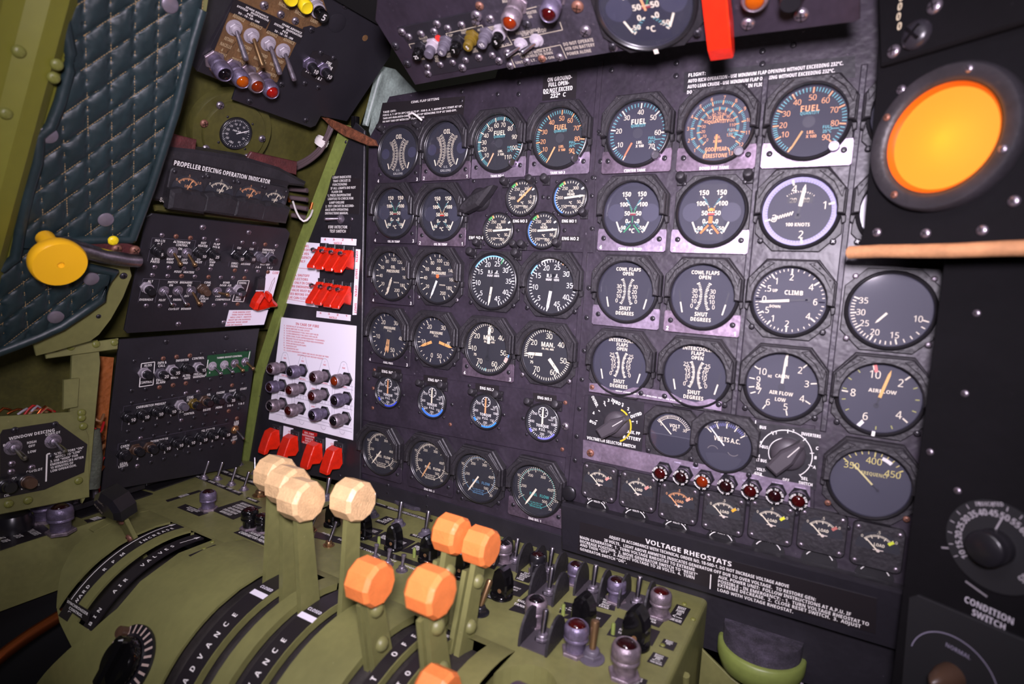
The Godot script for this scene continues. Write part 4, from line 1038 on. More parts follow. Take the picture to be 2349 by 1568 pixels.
func board_details() -> void:
	placard(FM, "black COWL FLAP SETTING take-off instruction card above the oil gauges", [[878, 236], [1067, 221], [1063, 268], [868, 284]], "label", [["COWL FLAP SETTING", 0.56, 0.14, 0.095, 0.32], ["TAKE OFF:", 0.06, 0.42, 0.085, 0.16, -1], ["FOR O. A. T. UP TO 20°C USE 6° TO 9°.  FOR O. A. T. ABOVE 20°C START AT 12°.", 0.06, 0.56, 0.08, 0.92, -1], ["TAKE-OFF-RUN-WITH-COWL FLAPS AT-10° REDUCING TO 9° AT TAKE-OFF.", 0.06, 0.7, 0.08, 0.86, -1], ["DO NOT TAKE OFF WITH COWL FLAPS ABOVE", 0.06, 0.84, 0.08, 0.5, -1]], WH)
	placard(FM, "ON GROUND FULL OPEN placard above a fuel gauge", [[1247, 173], [1324, 164], [1321, 226], [1244, 231]], "label", [["ON GROUND-", 0.5, 0.2, 0.15, 0.72], ["FULL OPEN-", 0.48, 0.39, 0.15, 0.6], ["DO NOT EXCEED", 0.46, 0.6, 0.15, 0.86], ["232°  C", 0.48, 0.81, 0.15, 0.45]], WH, func(p, sz): p.bar(V2(-0.46 * sz.x, -0.195 * sz.y), V2(-0.28 * sz.x, -0.195 * sz.y), 0.0006); p.bar(V2(-0.22 * sz.x, -0.195 * sz.y), V2(-0.01 * sz.x, -0.195 * sz.y), 0.0006))
	placard(FM, "FLIGHT flap opening card above the amber-side fuel gauges", [[1570, 166], [1962, 128], [1962, 178], [1568, 212]], "black_new", [["FLIGHT:", 0.03, 0.16, 0.14, 0.11, -1], ["AUTO RICH OPERATION - USE MINIMUM FLAP OPENING WITHOUT EXCEEDING 232°C.", 0.03, 0.41, 0.14, 0.9, -1], ["AUTO LEAN CRUISE - USE MINIMUM FLAP OPENING WITHOUT EXCEEDING 232°C.", 0.03, 0.65, 0.14, 0.86, -1], ["DO NOT USE OVER 10° OPENING IN FLIGHT", 0.03, 0.88, 0.14, 0.5, -1]], WH)
	placard(FM, "small CYL HEAD TEMP SELECTOR SWITCH placard", [[1092, 408], [1140, 406], [1140, 421], [1091, 423]], "label", [["CYL HEAD TEMP", 0.5, 0.3, 0.3, 0.9], ["SELECTOR SWITCH", 0.5, 0.72, 0.3, 0.92]], WH)
	# labels of the small dials
	var f2 := T(0, 0, -0.0058)
	for q in [["ENG NO 4", 1093, 545, 34, 12, "beside the lowest post light"], ["ENG NO 3", 1194, 507, 34, 12, "under the orange-needled dial"], ["ENG NO 1", 1306, 507, 34, 12, "under the dial by the rivet seam"], ["ENG NO 2", 1309, 547, 40, 12, "beside the blue-arced lower dial"]]:
		placard(f2, "tiny %s label %s" % [q[0], q[5]], [[q[1] - q[3] * 0.55, q[2] - q[4] * 0.5], [q[1] + q[3] * 0.55, q[2] - q[4] * 0.5], [q[1] + q[3] * 0.55, q[2] + q[4] * 0.5], [q[1] - q[3] * 0.55, q[2] + q[4] * 0.5]], "label", [[q[0], 0.5, 0.5, 0.55, 0.85]], WH)
	for q in [["ENG NO.4", 894, 852, "by the fire panel"], ["ENG NO.3", 1000, 871, "with the widest blue arc"], ["ENG NO.2", 1119, 890, "below the sky blue arced gauge"], ["ENG NO.1", 1251, 912, "beside the big bright screw"]]:
		placard(f2, "black %s label above the torque dial %s" % [q[0], q[3]], [[q[1] - 28, q[2] - 12], [q[1] + 26, q[2] - 5], [q[1] + 26, q[2] + 8], [q[1] + 18, q[2] + 15], [q[1] - 22, q[2] + 8], [q[1] - 28, q[2] + 1]], "label", [[q[0], 0.5, 0.5, 0.3, 0.58]], WH)
	# cylinder head selector: winged handle
	var t := thing("winged_selector", "black winged selector handle on the cylinder head sub-panel", "knob", on(f2, 1103, 458))
	var b := MB.new()
	b.lathe([Vector2(0.016, 0), Vector2(0.016, 0.004), Vector2(0.011, 0.009), Vector2(0, 0.01)], 24)
	obj("hub", b, M.hood, t)
	b = MB.new()
	b.xf = Transform3D(Basis(Vector3.BACK, deg_to_rad(20)), V(0, 0, 0.006))
	b.prism(PackedVector2Array([V2(-0.03, -0.008), V2(-0.02, -0.014), V2(0.004, -0.013), V2(0.024, -0.002), V2(0.034, 0.005), V2(0.024, 0.007), V2(-0.004, 0.006), V2(-0.022, 0.0)]), 0, 0.016, 0.004, true)
	obj("wing", b, M.hood, t)
	for q in [[1158, 419, "by the orange-needled dial's green arc"], [1251, 413, "between the two upper cylinder head dials"], [1338, 490, "at the foot of the dial by the rivet seam"], [1095, 559, "below the ENG NO 4 label"], [1180, 563, "at the foot of the lower dial without blue arc"], [1277, 560, "next to the ENG NO 2 label"], [1217, 415, "at the top edge of the orange-needled dial"], [1198, 563, "between the two lower cylinder head dials"]]:
		var pl := thing("post_lamp", "small black post light " + q[2], "lamp", on(f2, q[0], q[1], 0.006), "post lights of the cylinder head sub-panel")
		post_light(pl, 0, 0, 0.62)
	# metal strap across the two intercooler gauges
	var f3 := T(0, 0, -0.0015)
	var strap := placard(f3, "bent metal strap lettered KEEP CARB AIR TEMP BELOW across two intercooler gauges", [[1353, 878], [1375, 879], [1400, 893], [1430, 896], [1452, 888], [1478, 889], [1535, 898], [1560, 912], [1596, 922], [1630, 914], [1656, 921], [1655, 942], [1530, 921], [1462, 912], [1352, 897]], "plate", [["KEEP CARB AIR TEMP BELOW 38°C IN FLIGHT", 0.47, 0.62, 0.1, 0.5, 0, -1.0]], WH, null, 0.0012, "warning_strap", "", "strap")
	screws(strap, Transform3D(strap.transform.basis, Vector3.ZERO), [], 0.003)
	for q in [[1359, 887, "screw_rust"], [1471, 901, "screw_dark"], [1525, 908, "screw_dark"], [1649, 927, "screw_dark"]]:
		var x := on(f3, q[0], q[1])
		screw(strap, Transform3D(Basis(), strap.transform.affine_inverse() * x.origin + V(0, 0, 0.001)), 0.0032, q[2])
	# meters and selectors of the electrical sub-panel
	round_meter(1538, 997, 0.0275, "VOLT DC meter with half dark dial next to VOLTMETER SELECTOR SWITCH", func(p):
		scale_marks(p, [["0", -52], ["", -18], ["", 18], ["30", 66]], 8, 0.92, 0.14, 0.1, 0.66, 0.14, CW, CW, 0.03, 0.022)
		p.col = CW; p.arc(V2(0, 0), 0.76, 0.78, -52, 66, 24); tx(p, "VOLT", 0.12, 0.42, 0.16); tx(p, "DC", 0.14, 0.24, 0.12)
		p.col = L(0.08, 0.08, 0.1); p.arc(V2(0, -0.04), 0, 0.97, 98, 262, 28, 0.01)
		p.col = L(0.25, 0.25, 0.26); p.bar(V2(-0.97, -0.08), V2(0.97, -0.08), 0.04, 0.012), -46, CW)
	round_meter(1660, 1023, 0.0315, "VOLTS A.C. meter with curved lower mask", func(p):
		scale_marks(p, [["30", -50], ["60", -24], ["90", 2], ["120", 28], ["150", 54]], 5, 0.9, 0.2, 0.12, 1.0, 0.13, CW, L(0.4, 0.4, 0.6), 0.04, 0.03)
		p.col = CW; tx(p, "VOLTS A.C.", 0.08, 0.24, 0.18, 1.0)
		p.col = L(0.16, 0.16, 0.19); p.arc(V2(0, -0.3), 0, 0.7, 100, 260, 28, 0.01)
		p.col = L(0.4, 0.38, 0.36); p.arc(V2(-0.42, -0.3), 0.2, 0.23, -70, 60, 12, 0.012); p.arc(V2(0.36, -0.12), 0.22, 0.25, 130, 240, 12, 0.012), -42, WH)
	var f1 := T(0, 0, -0.0057)
	var sw := placard(f1, "black VOLTMETER SELECTOR SWITCH dial plate", [[1350, 905], [1478, 922], [1472, 1036], [1345, 1006]], "black_new", [["OUTBD.", 0.13, 0.14, 0.06, 0.2, 0, -58], ["3", 0.3, 0.13, 0.06], ["INBD", 0.5, 0.08, 0.06, 0.17, 0, -18], ["3", 0.37, 0.07, 0.06], ["2", 0.62, 0.11, 0.06], ["2", 0.72, 0.18, 0.06], ["OUTBD", 0.86, 0.28, 0.06, 0.2, 0, 28], ["1", 0.88, 0.42, 0.06], ["4", 0.12, 0.38, 0.06], ["BUS", 0.12, 0.58, 0.055, 0.12, 0, -16], ["AUX. PP", 0.84, 0.64, 0.06, 0.22], ["BATTERY", 0.82, 0.76, 0.065, 0.3], ["VOLTMETER SELECTOR SWITCH", 0.46, 0.92, 0.06, 0.86]], WH, func(p, sz):
		p.col = L(0.75, 0.66, 0.12); p.arc(V2(0.0, -0.003), 0.0205, 0.0225, 20, 155, 20)
		p.col = WH
		for a in [-130, -95, -62, -35, -8, 22, 50, 78]: p.bar(dirv(a) * 0.0225, dirv(a) * 0.025, 0.001), 0.0006)
	pointer_knob(f1, 1415, 972, "grey-brown pointer knob of the VOLTMETER SELECTOR SWITCH", 0.0165, -52, "knob_grey", 0.02)
	placard(f1, "black AC VOLTMETER selector dial plate with white rings", [[1734, 968], [1880, 986], [1872, 1124], [1722, 1082]], "black_new", [["BUS", 0.12, 0.1, 0.05, 0.1], ["# 1", 0.3, 0.16, 0.045], ["2", 0.58, 0.08, 0.05], ["INVERTERS", 0.84, 0.1, 0.05, 0.28], ["RH", 0.08, 0.36, 0.05], ["ALT BUS", 0.13, 0.43, 0.05, 0.2], ["LH", 0.08, 0.6, 0.05], ["ALT BUS", 0.13, 0.67, 0.05, 0.2], ["AC VOLT-", 0.12, 0.83, 0.05, 0.22], ["METER", 0.1, 0.91, 0.05, 0.16], ["OFF", 0.55, 0.92, 0.045], ["SEL", 0.82, 0.84, 0.05], ["SWITCH", 0.84, 0.92, 0.05, 0.2], ["C", 0.95, 0.3, 0.05], ["B", 0.94, 0.46, 0.05], ["A", 0.94, 0.62, 0.05]], WH, func(p, sz):
		p.arc(V2(0, 0.001), 0.0165, 0.0172, 0, 360, 36); p.arc(V2(0, 0.001), 0.0255, 0.0263, -80, 140, 30)
		for a in [-80, -35, 0, 40, 75, 105, 140]: p.bar(dirv(a) * 0.024, dirv(a) * 0.028, 0.0008)
		p.bar(V2(-0.5 * sz.x, 0.5 * sz.y), V2(-0.5 * sz.x, -0.4 * sz.y), 0.0008)
		p.bar(V2(-0.5 * sz.x, -0.4 * sz.y), V2(0.1 * sz.x, -0.52 * sz.y), 0.0008), 0.0006)
	pointer_knob(f1, 1808, 1040, "dark pointer knob of the AC VOLTMETER selector", 0.0175, -38, "knob_grey", 0.022)
	var strip := placard(FM, "worn bare metal strip carrying the row of seven red lamps", [[1340, 1007], [1450, 1030], [1560, 1052], [1700, 1080], [1859, 1112], [1858, 1160], [1700, 1123], [1500, 1083], [1339, 1048]], "plate", [["1", 0.33, 0.14, 0.06], ["2 OUTBD", 0.46, 0.2, 0.06], ["3 INBD", 0.54, 0.27, 0.06], ["2 INBD", 0.66, 0.34, 0.06], ["1 OUTBD", 0.75, 0.42, 0.06], ["AUX P.P.", 0.95, 0.68, 0.06]], L(0.8, 0.76, 0.86), null, 0.0034, "metal_strip", "", "strip")
	screw(strip, Transform3D(Basis(), strip.transform.affine_inverse() * hit(FM, 1357, 1037) + V(0, 0, 0.0034)), 0.005, "screw_rust")
	var fl := T(0, 0, -0.0046)
	var lens := ["lens_red", "lens_dark", "lens_orange", "lens_dark", "lens_red", "lens_dark", "lens_red"]
	var lp := [[1513, 1086], [1561, 1095], [1610, 1105], [1664, 1116], [1720, 1127], [1777, 1138], [1831, 1150]]
	for i in 7:
		var lt := lamp(fl, lp[i][0], lp[i][1], lens[i], "orange-lensed press-to-test lamp on the metal strip" if i == 2 else ["first dark red press-to-test lamp, starting the row on the metal strip", "second red press-to-test lamp, beside the orange-lensed one", "", "red press-to-test lamp just after the orange-lensed one", "red press-to-test lamp below the VOLTS A.C. meter", "red press-to-test lamp last but one on the metal strip", "last red press-to-test lamp, at the metal strip's end"][i], "lamps on the metal strip", 0.86, "bezel", "fuse", 0.022)
		var p := MB.new()
		p.col = WH
		for k in 11:
			var a := -75.0 + k * 15.0
			var d := dirv(a) * 0.0078
			tx(p, "TURN TO DIM "[k], d.x, d.y, 0.0022, 0, 0, -a)
			var d2 := dirv(180.0 - a) * 0.0078
			tx(p, "PRESS TO TES"[k], d2.x, d2.y, 0.0022, 0, 0, 180.0 - a + 180.0)
		obj("lettering", p, M.print, lt, T(0, 0, 0.0195))
	var stick := [L(0.9, 0.55, 0.5), L(0.9, 0.55, 0.5), L(0.9, 0.62, 0.5), L(0.9, 0.65, 0.1), L(0.85, 0.85, 0.15), L(0.7, 0.4, 0.35), L(0.8, 0.85, 0.2)]
	var lm := [[1374, 1106, "first load meter, next to the round-knobbed end of the rheostat cover"], [1463, 1127, "second load meter from the fuel flow gauges"], [1556, 1154, "load meter with orange numerals and white hub"], [1659, 1178, "load meter with orange-yellow sticker"], [1768, 1198, "load meter with small yellow sticker at its scale end"], [1885, 1221, "load meter beneath the FREQUENCY gauge flange"], [2012, 1255, "last load meter, with white index bar, by the angled black panel"]]
	for i in 7: ammeter(lm[i][0], lm[i][1], lm[i][2], "load meters above the rheostat cover", CO if i == 2 else CW, stick[i], -46, FM)
	screws(get_node("instrument_board"), FM, [[1423, 1089], [1513, 1111], [1610, 1131], [1716, 1155], [1826, 1178], [1945, 1210]], 0.0028, "screw_dark")
	# rheostats under the load meters: dial arcs printed on the board
	for i in 7:
		var r := thing("rheostat", "black rheostat dial showing under the " + ["first load meter, by the pull button", "second load meter", "orange-figured load meter", "orange-stickered load meter", "yellow-stickered load meter", "load meter beneath the FREQUENCY gauge", "last load meter, by the angled panel"][i], "dial", on(FM, lm[i][0] - 4, lm[i][1] + 44), "rheostats half hidden by the cover")
		b = MB.new()
		b.lathe([Vector2(0.0175, 0), Vector2(0.0175, 0.0012), Vector2(0, 0.0014)], 28)
		obj("disc", b, M.bezel, r, T(0, -0.012))
		b = MB.new()
		b.col = WH
		b.arc(V2(0, -0.012), 0.0135, 0.0145, -62, -24, 8); b.arc(V2(0, -0.012), 0.0135, 0.0145, 24, 62, 8)
		tx(b, "DEC", -0.009, 0.0036, 0.0035, 0, 0, 38); tx(b, "INC", 0.009, 0.0036, 0.0035, 0, 0, -38); tx(b, "VOLTS", 0, 0.0005, 0.0022)
		obj("markings", b, M.print, r, T(0, 0, 0.0018))
	# cover over the rheostats, with its instruction card
	var top := V(-0.258, -0.275, 0.026); var x1 := 0.08
	var cv := thing("rheostat_cover", "long black sloping cover with VOLTAGE RHEOSTATS instructions", "cover", V3T(top))
	b = MB.new()
	var prof := PackedVector2Array([V2(-0.034, -0.008), V2(-0.004, -0.0005), V2(0.0, -0.002), V2(0.0, -0.004), V2(-0.012, -0.066), V2(-0.034, -0.07)])
	b.xf = Transform3D(Basis(V(0, 0, 1), V(0, 1, 0), V(-1, 0, 0)), V(x1 - top.x, 0, 0))
	b.prism(prof, 0, x1 - top.x + 0.03, 0.0015, true)
	obj("cover_sheet", b, M.black_new, cv)
	var fa := atan2(0.012, 0.062)
	FX = Transform3D(Basis(V(1, 0, 0), V(0, cos(fa), sin(fa)), V(0, -sin(fa), cos(fa))), top + V(0, -0.004, 0.0003))
	words(cv, cv.transform.affine_inverse() * FX, [], WH) if false else null
	var card := placard(FX, "black card with white VOLTAGE RHEOSTATS heading and small instructions on the sloping cover", [[1331, 1196], [2012, 1372], [2008, 1452], [1326, 1262]], "label", [["VOLTAGE RHEOSTATS", 0.42, 0.12, 0.13, 0.3], ["ADJUST IN ACCORDANCE WITH TECHNICAL ORDER NO. 1B-50D-1. DO NOT INCREASE VOLTAGE ABOVE", 0.13, 0.3, 0.085, 0.62, -1], ["28 VOLTS.   LIGHT ABOVE AMMETER INDICATES GENERATOR OFF DUE TO OVER VOLTAGE.   TO RESTORE GEN:", 0.11, 0.43, 0.085, 0.72, -1], ["MAIN GENERATOR:  1.  TURN VOLTAGE RHEOSTAT TO EXTREME", 0.01, 0.55, 0.085, 0.44, -1], ["DECREASE POSITION.  2. MOVE GENERATOR SWITCH TO \"RESET\"", 0.01, 0.67, 0.085, 0.45, -1], ["AND THEN \"OFF\".   3. ADJUST VOLTAGE TO 28 VOLTS.  4.  TURN", 0.01, 0.79, 0.085, 0.44, -1], ["GENERATOR SWITCH \"ON\".", 0.01, 0.91, 0.085, 0.19, -1], ["AUX. POWER UNIT:  FOLLOW INSTRUCTIONS AT A.P.U. IF", 0.53, 0.55, 0.085, 0.4, -1], ["POSSIBLE - IN EMERGENCY: - 1.  TURN VOLTAGE RHEOSTAT TO", 0.53, 0.67, 0.085, 0.45, -1], ["EXTREME DECREASE.  2.  CLOSE RESET SWITCH.  3.  ADJUST", 0.53, 0.79, 0.085, 0.43, -1], ["LOAD WITH VOLTAGE RHEOSTAT.", 0.53, 0.91, 0.085, 0.24, -1]], WH, func(p, sz): p.bar(V2(0.005 * sz.x, -0.05 * sz.y), V2(0.005 * sz.x, -0.46 * sz.y), 0.0012))
	var kn := thing("pull_button", "small black round knob beside the fuel flow gauges at the cover's end", "knob", on(FM, 1306, 1130, 0.012))
	b = MB.new()
	b.lathe([Vector2(0.004, 0), Vector2(0.004, 0.008), Vector2(0.0095, 0.012), Vector2(0.0095, 0.015), Vector2(0.006, 0.017), Vector2(0, 0.017)], 20)
	obj("knob_body", b, M.fuse, kn)
func V3T(p: Vector3) -> Transform3D: return Transform3D(Basis(), p)

# ---------- the fire panel ----------
func fire_panel() -> void:
	var t := thing("fire_panel", "tall tapering black fire control panel with rounded edge and green strip", "control panel")
	var b := MB.new()
	var pts := quadpx(FF, [[836, 300], [826, 1112], [570, 1062], [574, 1040], [604, 860], [704, 560], [806, 300], [815, 280]])
	b.prism(pts, -0.004, 0, 0.0008)
	obj("face_sheet", b, M.black_new, t, FF)
	b = MB.new()   # rounded edge rolled back to the board
	var ya := pts[1].y; var yb := pts[0].y + 0.01
	for i in 6:
		var a0 := PI * 0.5 * i / 6.0; var a1 := PI * 0.5 * (i + 1) / 6.0
		var r := 0.009
		var o := V(pts[1].x - 0.0012, 0, -r)
		var q0 := o + V(sin(a0) * r, 0, cos(a0) * r); var q1 := o + V(sin(a1) * r, 0, cos(a1) * r)
		b.tri(q0 + V(0, ya), q1 + V(0, ya), q1 + V(0, yb), V(sin(a0), 0, cos(a0)), V(sin(a1), 0, cos(a1)), V(sin(a1), 0, cos(a1)))
		b.tri(q0 + V(0, ya), q1 + V(0, yb), q0 + V(0, yb), V(sin(a0), 0, cos(a0)), V(sin(a1), 0, cos(a1)), V(sin(a0), 0, cos(a0)))
	obj("rolled_edge", b, M.bakelite, t, FF)
	b = MB.new()   # green angle along its sloping edge
	var gp := [[806, 290], [704, 556], [604, 856], [574, 1040], [568, 1062]]
	for i in gp.size() - 1:
		var p := hit(FF, gp[i][0], gp[i][1]); var q := hit(FF, gp[i + 1][0], gp[i + 1][1])
		var wn := V(-0.018, 0.004)
		b.quad(p + V(0, 0, 0.004), q + V(0, 0, 0.004), q + wn + V(0, 0, 0.004), p + wn + V(0, 0, 0.004), Vector3.BACK)
		b.quad(p + V(0, 0, 0.004), q + V(0, 0, 0.004), q - V(0, 0, 0.02), p - V(0, 0, 0.02), V(0.9, -0.4))
		b.quad(p + wn + V(0, 0, 0.004), q + wn + V(0, 0, 0.004), q + wn - V(0, 0, 0.03), p + wn - V(0, 0, 0.03), V(-0.9, 0.4))
	obj("edge_angle", b, M.green_bright, t, FF)
	screws(t, FF, [[746, 502, "screw"], [807, 502, "screw"], [657, 652], [623, 772], [594, 907], [603, 1040], [648, 1055], [736, 330], [786, 318], [745, 1083], [780, 1090], [793, 325]], 0.0026, "screw_dark")
	placard(FF, "dark card reading LIGHT INDICATES THAT CIRCUIT IS FUNCTIONING", [[762, 402], [829, 410], [824, 492], [741, 482]], "label", [["LIGHT INDICATES", 0.5, 0.06, 0.058, 0.48], ["THAT CIRCUIT IS", 0.5, 0.15, 0.058, 0.46], ["FUNCTIONING", 0.45, 0.24, 0.058, 0.38], ["IF ALL LIGHTS DO NOT", 0.54, 0.33, 0.058, 0.66], ["FLASH ON", 0.38, 0.42, 0.058, 0.28], ["1. PRESS INOPERATIVE", 0.44, 0.51, 0.058, 0.62], ["LIGHT(S) TO CHECK FOR", 0.48, 0.6, 0.058, 0.68], ["LAMP FAILURE", 0.38, 0.69, 0.058, 0.4], ["2. TEST CIRCUIT IN ACCORD-", 0.46, 0.78, 0.058, 0.76], ["ANCE WITH OPERATING", 0.38, 0.87, 0.058, 0.62], ["INSTRUCTIONS MANUAL", 0.38, 0.96, 0.058, 0.62]], WH)
	toggle(FF, 782, 502, "fire detector test toggle above the label FIRE DETECTOR TEST SWITCH", "", -1.0, -0.15, 0.021, "steel_dull", "steel_dull", false)
	placard(FF, "small black FIRE DETECTOR TEST SWITCH label", [[750, 514], [804, 520], [803, 536], [748, 529]], "label", [["FIRE DETECTOR", 0.5, 0.3, 0.3, 0.78], ["TEST SWITCH", 0.5, 0.74, 0.3, 0.66]], WH)
	var RD := L(0.75, 0.2, 0.25)
	placard(FF, "white card with NACELLE numbers above the upper red guards", [[737, 544], [818, 548], [817, 563], [736, 558]], "card", [["4       3       2       1", 0.5, 0.28, 0.28, 0.8], ["NACELLE", 0.5, 0.75, 0.3, 0.22]], RD)
	placard(FF, "white card with NACELLE numbers below the lower red guards", [[727, 713], [805, 722], [804, 736], [726, 727]], "card", [["4       3       2       1", 0.5, 0.25, 0.28, 0.8], ["NACELLE", 0.5, 0.75, 0.3, 0.22]], RD)
	placard(FF, "white card with red FUEL SHUTOFF VALVES and OIL SHUTOFF SELECTORS text", [[696, 555], [736, 558], [730, 705], [649, 694]], "card", [["FUEL", 0.62, 0.06, 0.036, 0.17], ["SHUTOFF", 0.58, 0.12, 0.036, 0.32], ["VALVES", 0.56, 0.18, 0.036, 0.28], ["EMERGENCY", 0.54, 0.24, 0.036, 0.44], ["ONLY", 0.52, 0.3, 0.036, 0.18], ["OIL SHUTOFF", 0.5, 0.52, 0.036, 0.46], ["SELECTORS", 0.48, 0.58, 0.036, 0.42], ["SHUT ONLY IN CASE", 0.46, 0.64, 0.036, 0.66], ["OF FIRE EMERGENCY", 0.44, 0.7, 0.036, 0.7], ["FUEL VALVE MUST BE", 0.42, 0.76, 0.036, 0.7], ["CLOSED BEFORE OIL", 0.4, 0.82, 0.036, 0.66], ["VALVE CAN CLOSE", 0.38, 0.88, 0.036, 0.62]], RD, func(p, sz): p.bar(V2(-0.18 * sz.x, 0.1 * sz.y), V2(0.2 * sz.x, 0.085 * sz.y), 0.0006); p.bar(V2(-0.4 * sz.x, -0.41 * sz.y), V2(0.3 * sz.x, -0.44 * sz.y), 0.0006))
	placard(FF, "narrow white strip lettered OPEN SHUT beside the red guards", [[817, 571], [827, 572], [818, 722], [809, 722]], "card", [["OPEN      SHUT      OPEN      SHUT", 0.5, 0.5, 0.042, 7.5, 0, -90]], RD)
	var prof := [[0.013, 0.003], [0.014, 0.008], [0.004, 0.014], [-0.017, 0.03], [-0.021, 0.03], [-0.022, 0.0275], [-0.012, 0.018], [-0.016, 0.004], [-0.006, 0.002]]
	for row in [[[746, 570], [766, 573], [787, 576], [808, 579], "upper"], [[742, 650], [762, 653], [783, 657], [802, 660], "lower"]]:
		for i in 4:
			guard(FF, row[i][0], row[i][1] + 16, "red switch guard in the %s row, %s" % [row[4], ["touching the white shutoff card", "second from the white shutoff card", "third from the white shutoff card", "beside the OPEN SHUT strip"][i]], "%s row of red guards" % row[4], prof, 0.0155)
	# card with the drill and the engine plan
	placard(FF, "large white IN CASE OF FIRE instruction card with engine nacelle drawing", [[646, 727], [818, 747], [810, 1009], [617, 961]], "card", [["IN CASE OF FIRE", 0.46, 0.045, 0.022, 0.27], ["1.   ADVISE PILOT OF NACELLE & ZONE", 0.18, 0.075, 0.0125, 0.34, -1], ["2.   MOVE MIXTURE TO FUEL CUTOFF", 0.18, 0.098, 0.0125, 0.31, -1], ["3.   CLOSE EMERGENCY FUEL SHUT-OFF VALVE", 0.18, 0.121, 0.0125, 0.41, -1], ["4.   CLOSE EMERGENCY OIL SHUT-OFF VALVE", 0.18, 0.144, 0.0125, 0.4, -1], ["5.   OPEN COWL FLAPS APPROXIMATELY 10 DEGREES", 0.18, 0.167, 0.0125, 0.48, -1], ["6.   RELEASE CO2 AS SOON AS PROP HAS FEATHERED", 0.18, 0.19, 0.0125, 0.47, -1], ["7.   OPEN OIL COOLER FLAPS", 0.18, 0.213, 0.0125, 0.25, -1], ["8.   OPEN INTERCOOLER FLAPS", 0.18, 0.236, 0.0125, 0.27, -1], ["9.   IGNITION OFF", 0.18, 0.259, 0.0125, 0.16, -1], ["10.  GENERATOR OFF", 0.18, 0.282, 0.0125, 0.18, -1], ["11.  CLOSE EMERGENCY CABIN AIR VALVE ON SIDE OF FIRE", 0.18, 0.305, 0.0125, 0.53, -1], ["CAUTION: DO NOT RESTART ENGINE", 0.5, 0.328, 0.0125, 0.3]], RD, func(p, sz):
		for i in 4:
			var x: float = [-0.3, -0.085, 0.17, 0.38][i] * sz.x
			p.col = L(0.35, 0.32, 0.4)
			p.arc(V2(x, 0.135 * sz.y), 0.0075, 0.0079, -70, 70, 10)
			p.bar(V2(x - 0.0072, 0.135 * sz.y + 0.002), V2(x - 0.019, -0.03 * sz.y), 0.0004); p.bar(V2(x + 0.0072, 0.135 * sz.y + 0.002), V2(x + 0.019, -0.03 * sz.y), 0.0004)
			for k in [-1, 1]: p.bar(V2(x + k * 0.019, -0.03 * sz.y), V2(x + k * 0.019, -0.38 * sz.y), 0.0004)
			p.arc(V2(x, -0.44 * sz.y), 0.0055, 0.0059, 90, 270, 10)
			for yy in [-0.03, -0.06, -0.2, -0.235, -0.4, -0.43]: p.bar(V2(x - 0.022, yy * sz.y), V2(x + 0.022, yy * sz.y), 0.0004)
			for k in 6: p.bar(V2(x - 0.018 + k * 0.007, -0.2 * sz.y), V2(x - 0.018 + k * 0.007, -0.235 * sz.y), 0.0004)
			p.col = RD
			tx(p, str(4 - i), x, 0.148 * sz.y, 0.0022); tx(p, "NAC", x, 0.12 * sz.y, 0.0026); tx(p, "FIRE WALL", x, -0.046 * sz.y, 0.0026)
		tx(p, "ZONE", 0.045 * sz.x, -0.115 * sz.y, 0.0026); tx(p, "ZONE", 0.045 * sz.x, -0.28 * sz.y, 0.0026))
	var fl := [[618, 846, "lens_dark"], [663, 853, "lens_black"], [716, 866, "lens_dark"], [765, 874, "lens_orange"], [616, 888, "lens_dark"], [661, 895, "lens_red"], [713, 909, "lens_red"], [765, 919, "lens_black"], [617, 931, "lens_black"], [659, 942, "lens_red"], [714, 953, "lens_black"], [763, 966, "lens_black"]]
	for i in 12:
		lamp(FF, fl[i][0], fl[i][1], fl[i][2], "%s of the fire card, %s" % [["warning lamp in the top row", "warning lamp in the middle row", "warning lamp in the bottom row"][i / 4], ["at the card's sloping edge", "second from the sloping edge", "second from the rolled black edge", "next to the rolled black edge"][i % 4]], "fire warning lamps", 0.98, "lampbody" if i % 3 != 1 else "lampbody_violet", "fuse", 0.03)
	# lower red guards and their cards
	var p2 := [[0.012, 0.004], [0.014, 0.01], [0.01, 0.02], [-0.004, 0.026], [-0.022, 0.032], [-0.027, 0.032], [-0.027, 0.026], [-0.02, 0.022], [-0.022, 0.008], [-0.014, 0.002]]
	var gl := [[636, 990], [678, 1004], [733, 1021], [778, 1032]]
	for i in 4: guard(FF, gl[i][0] + 3, gl[i][1] + 8, "large red discharge switch guard %s" % ["nearest the green strip", "covering a narrow white card", "covering the red extinguisher card", "beside the rolled black edge"][i], "discharge guards", p2, 0.021, false, 1.0, -8.0)
	placard(FF, "red card reading OIL FIRE EXTINGUISHER SWITCH by a red guard", [[695, 985], [728, 993], [724, 1025], [692, 1014]], "redcard", [["OIL FIRE", 0.5, 0.15, 0.12, 0.6], ["EXTINGUISHER", 0.5, 0.34, 0.12, 0.86], ["SWITCH", 0.5, 0.53, 0.12, 0.5], ["HOLD 5", 0.5, 0.7, 0.12, 0.5], ["TO DISCHARGE", 0.5, 0.87, 0.12, 0.86]], L(0.9, 0.8, 0.8))
	placard(FF, "narrow white card beside the second red discharge guard", [[651, 976], [673, 982], [668, 1030], [648, 1026]], "card", [["OFF", 0.7, 0.2, 0.08]], RD)
	placard(FF, "narrow white card beside the fourth red discharge guard", [[748, 1003], [774, 1010], [768, 1056], [747, 1058]], "card", [["CO2", 0.6, 0.2, 0.08]], RD)

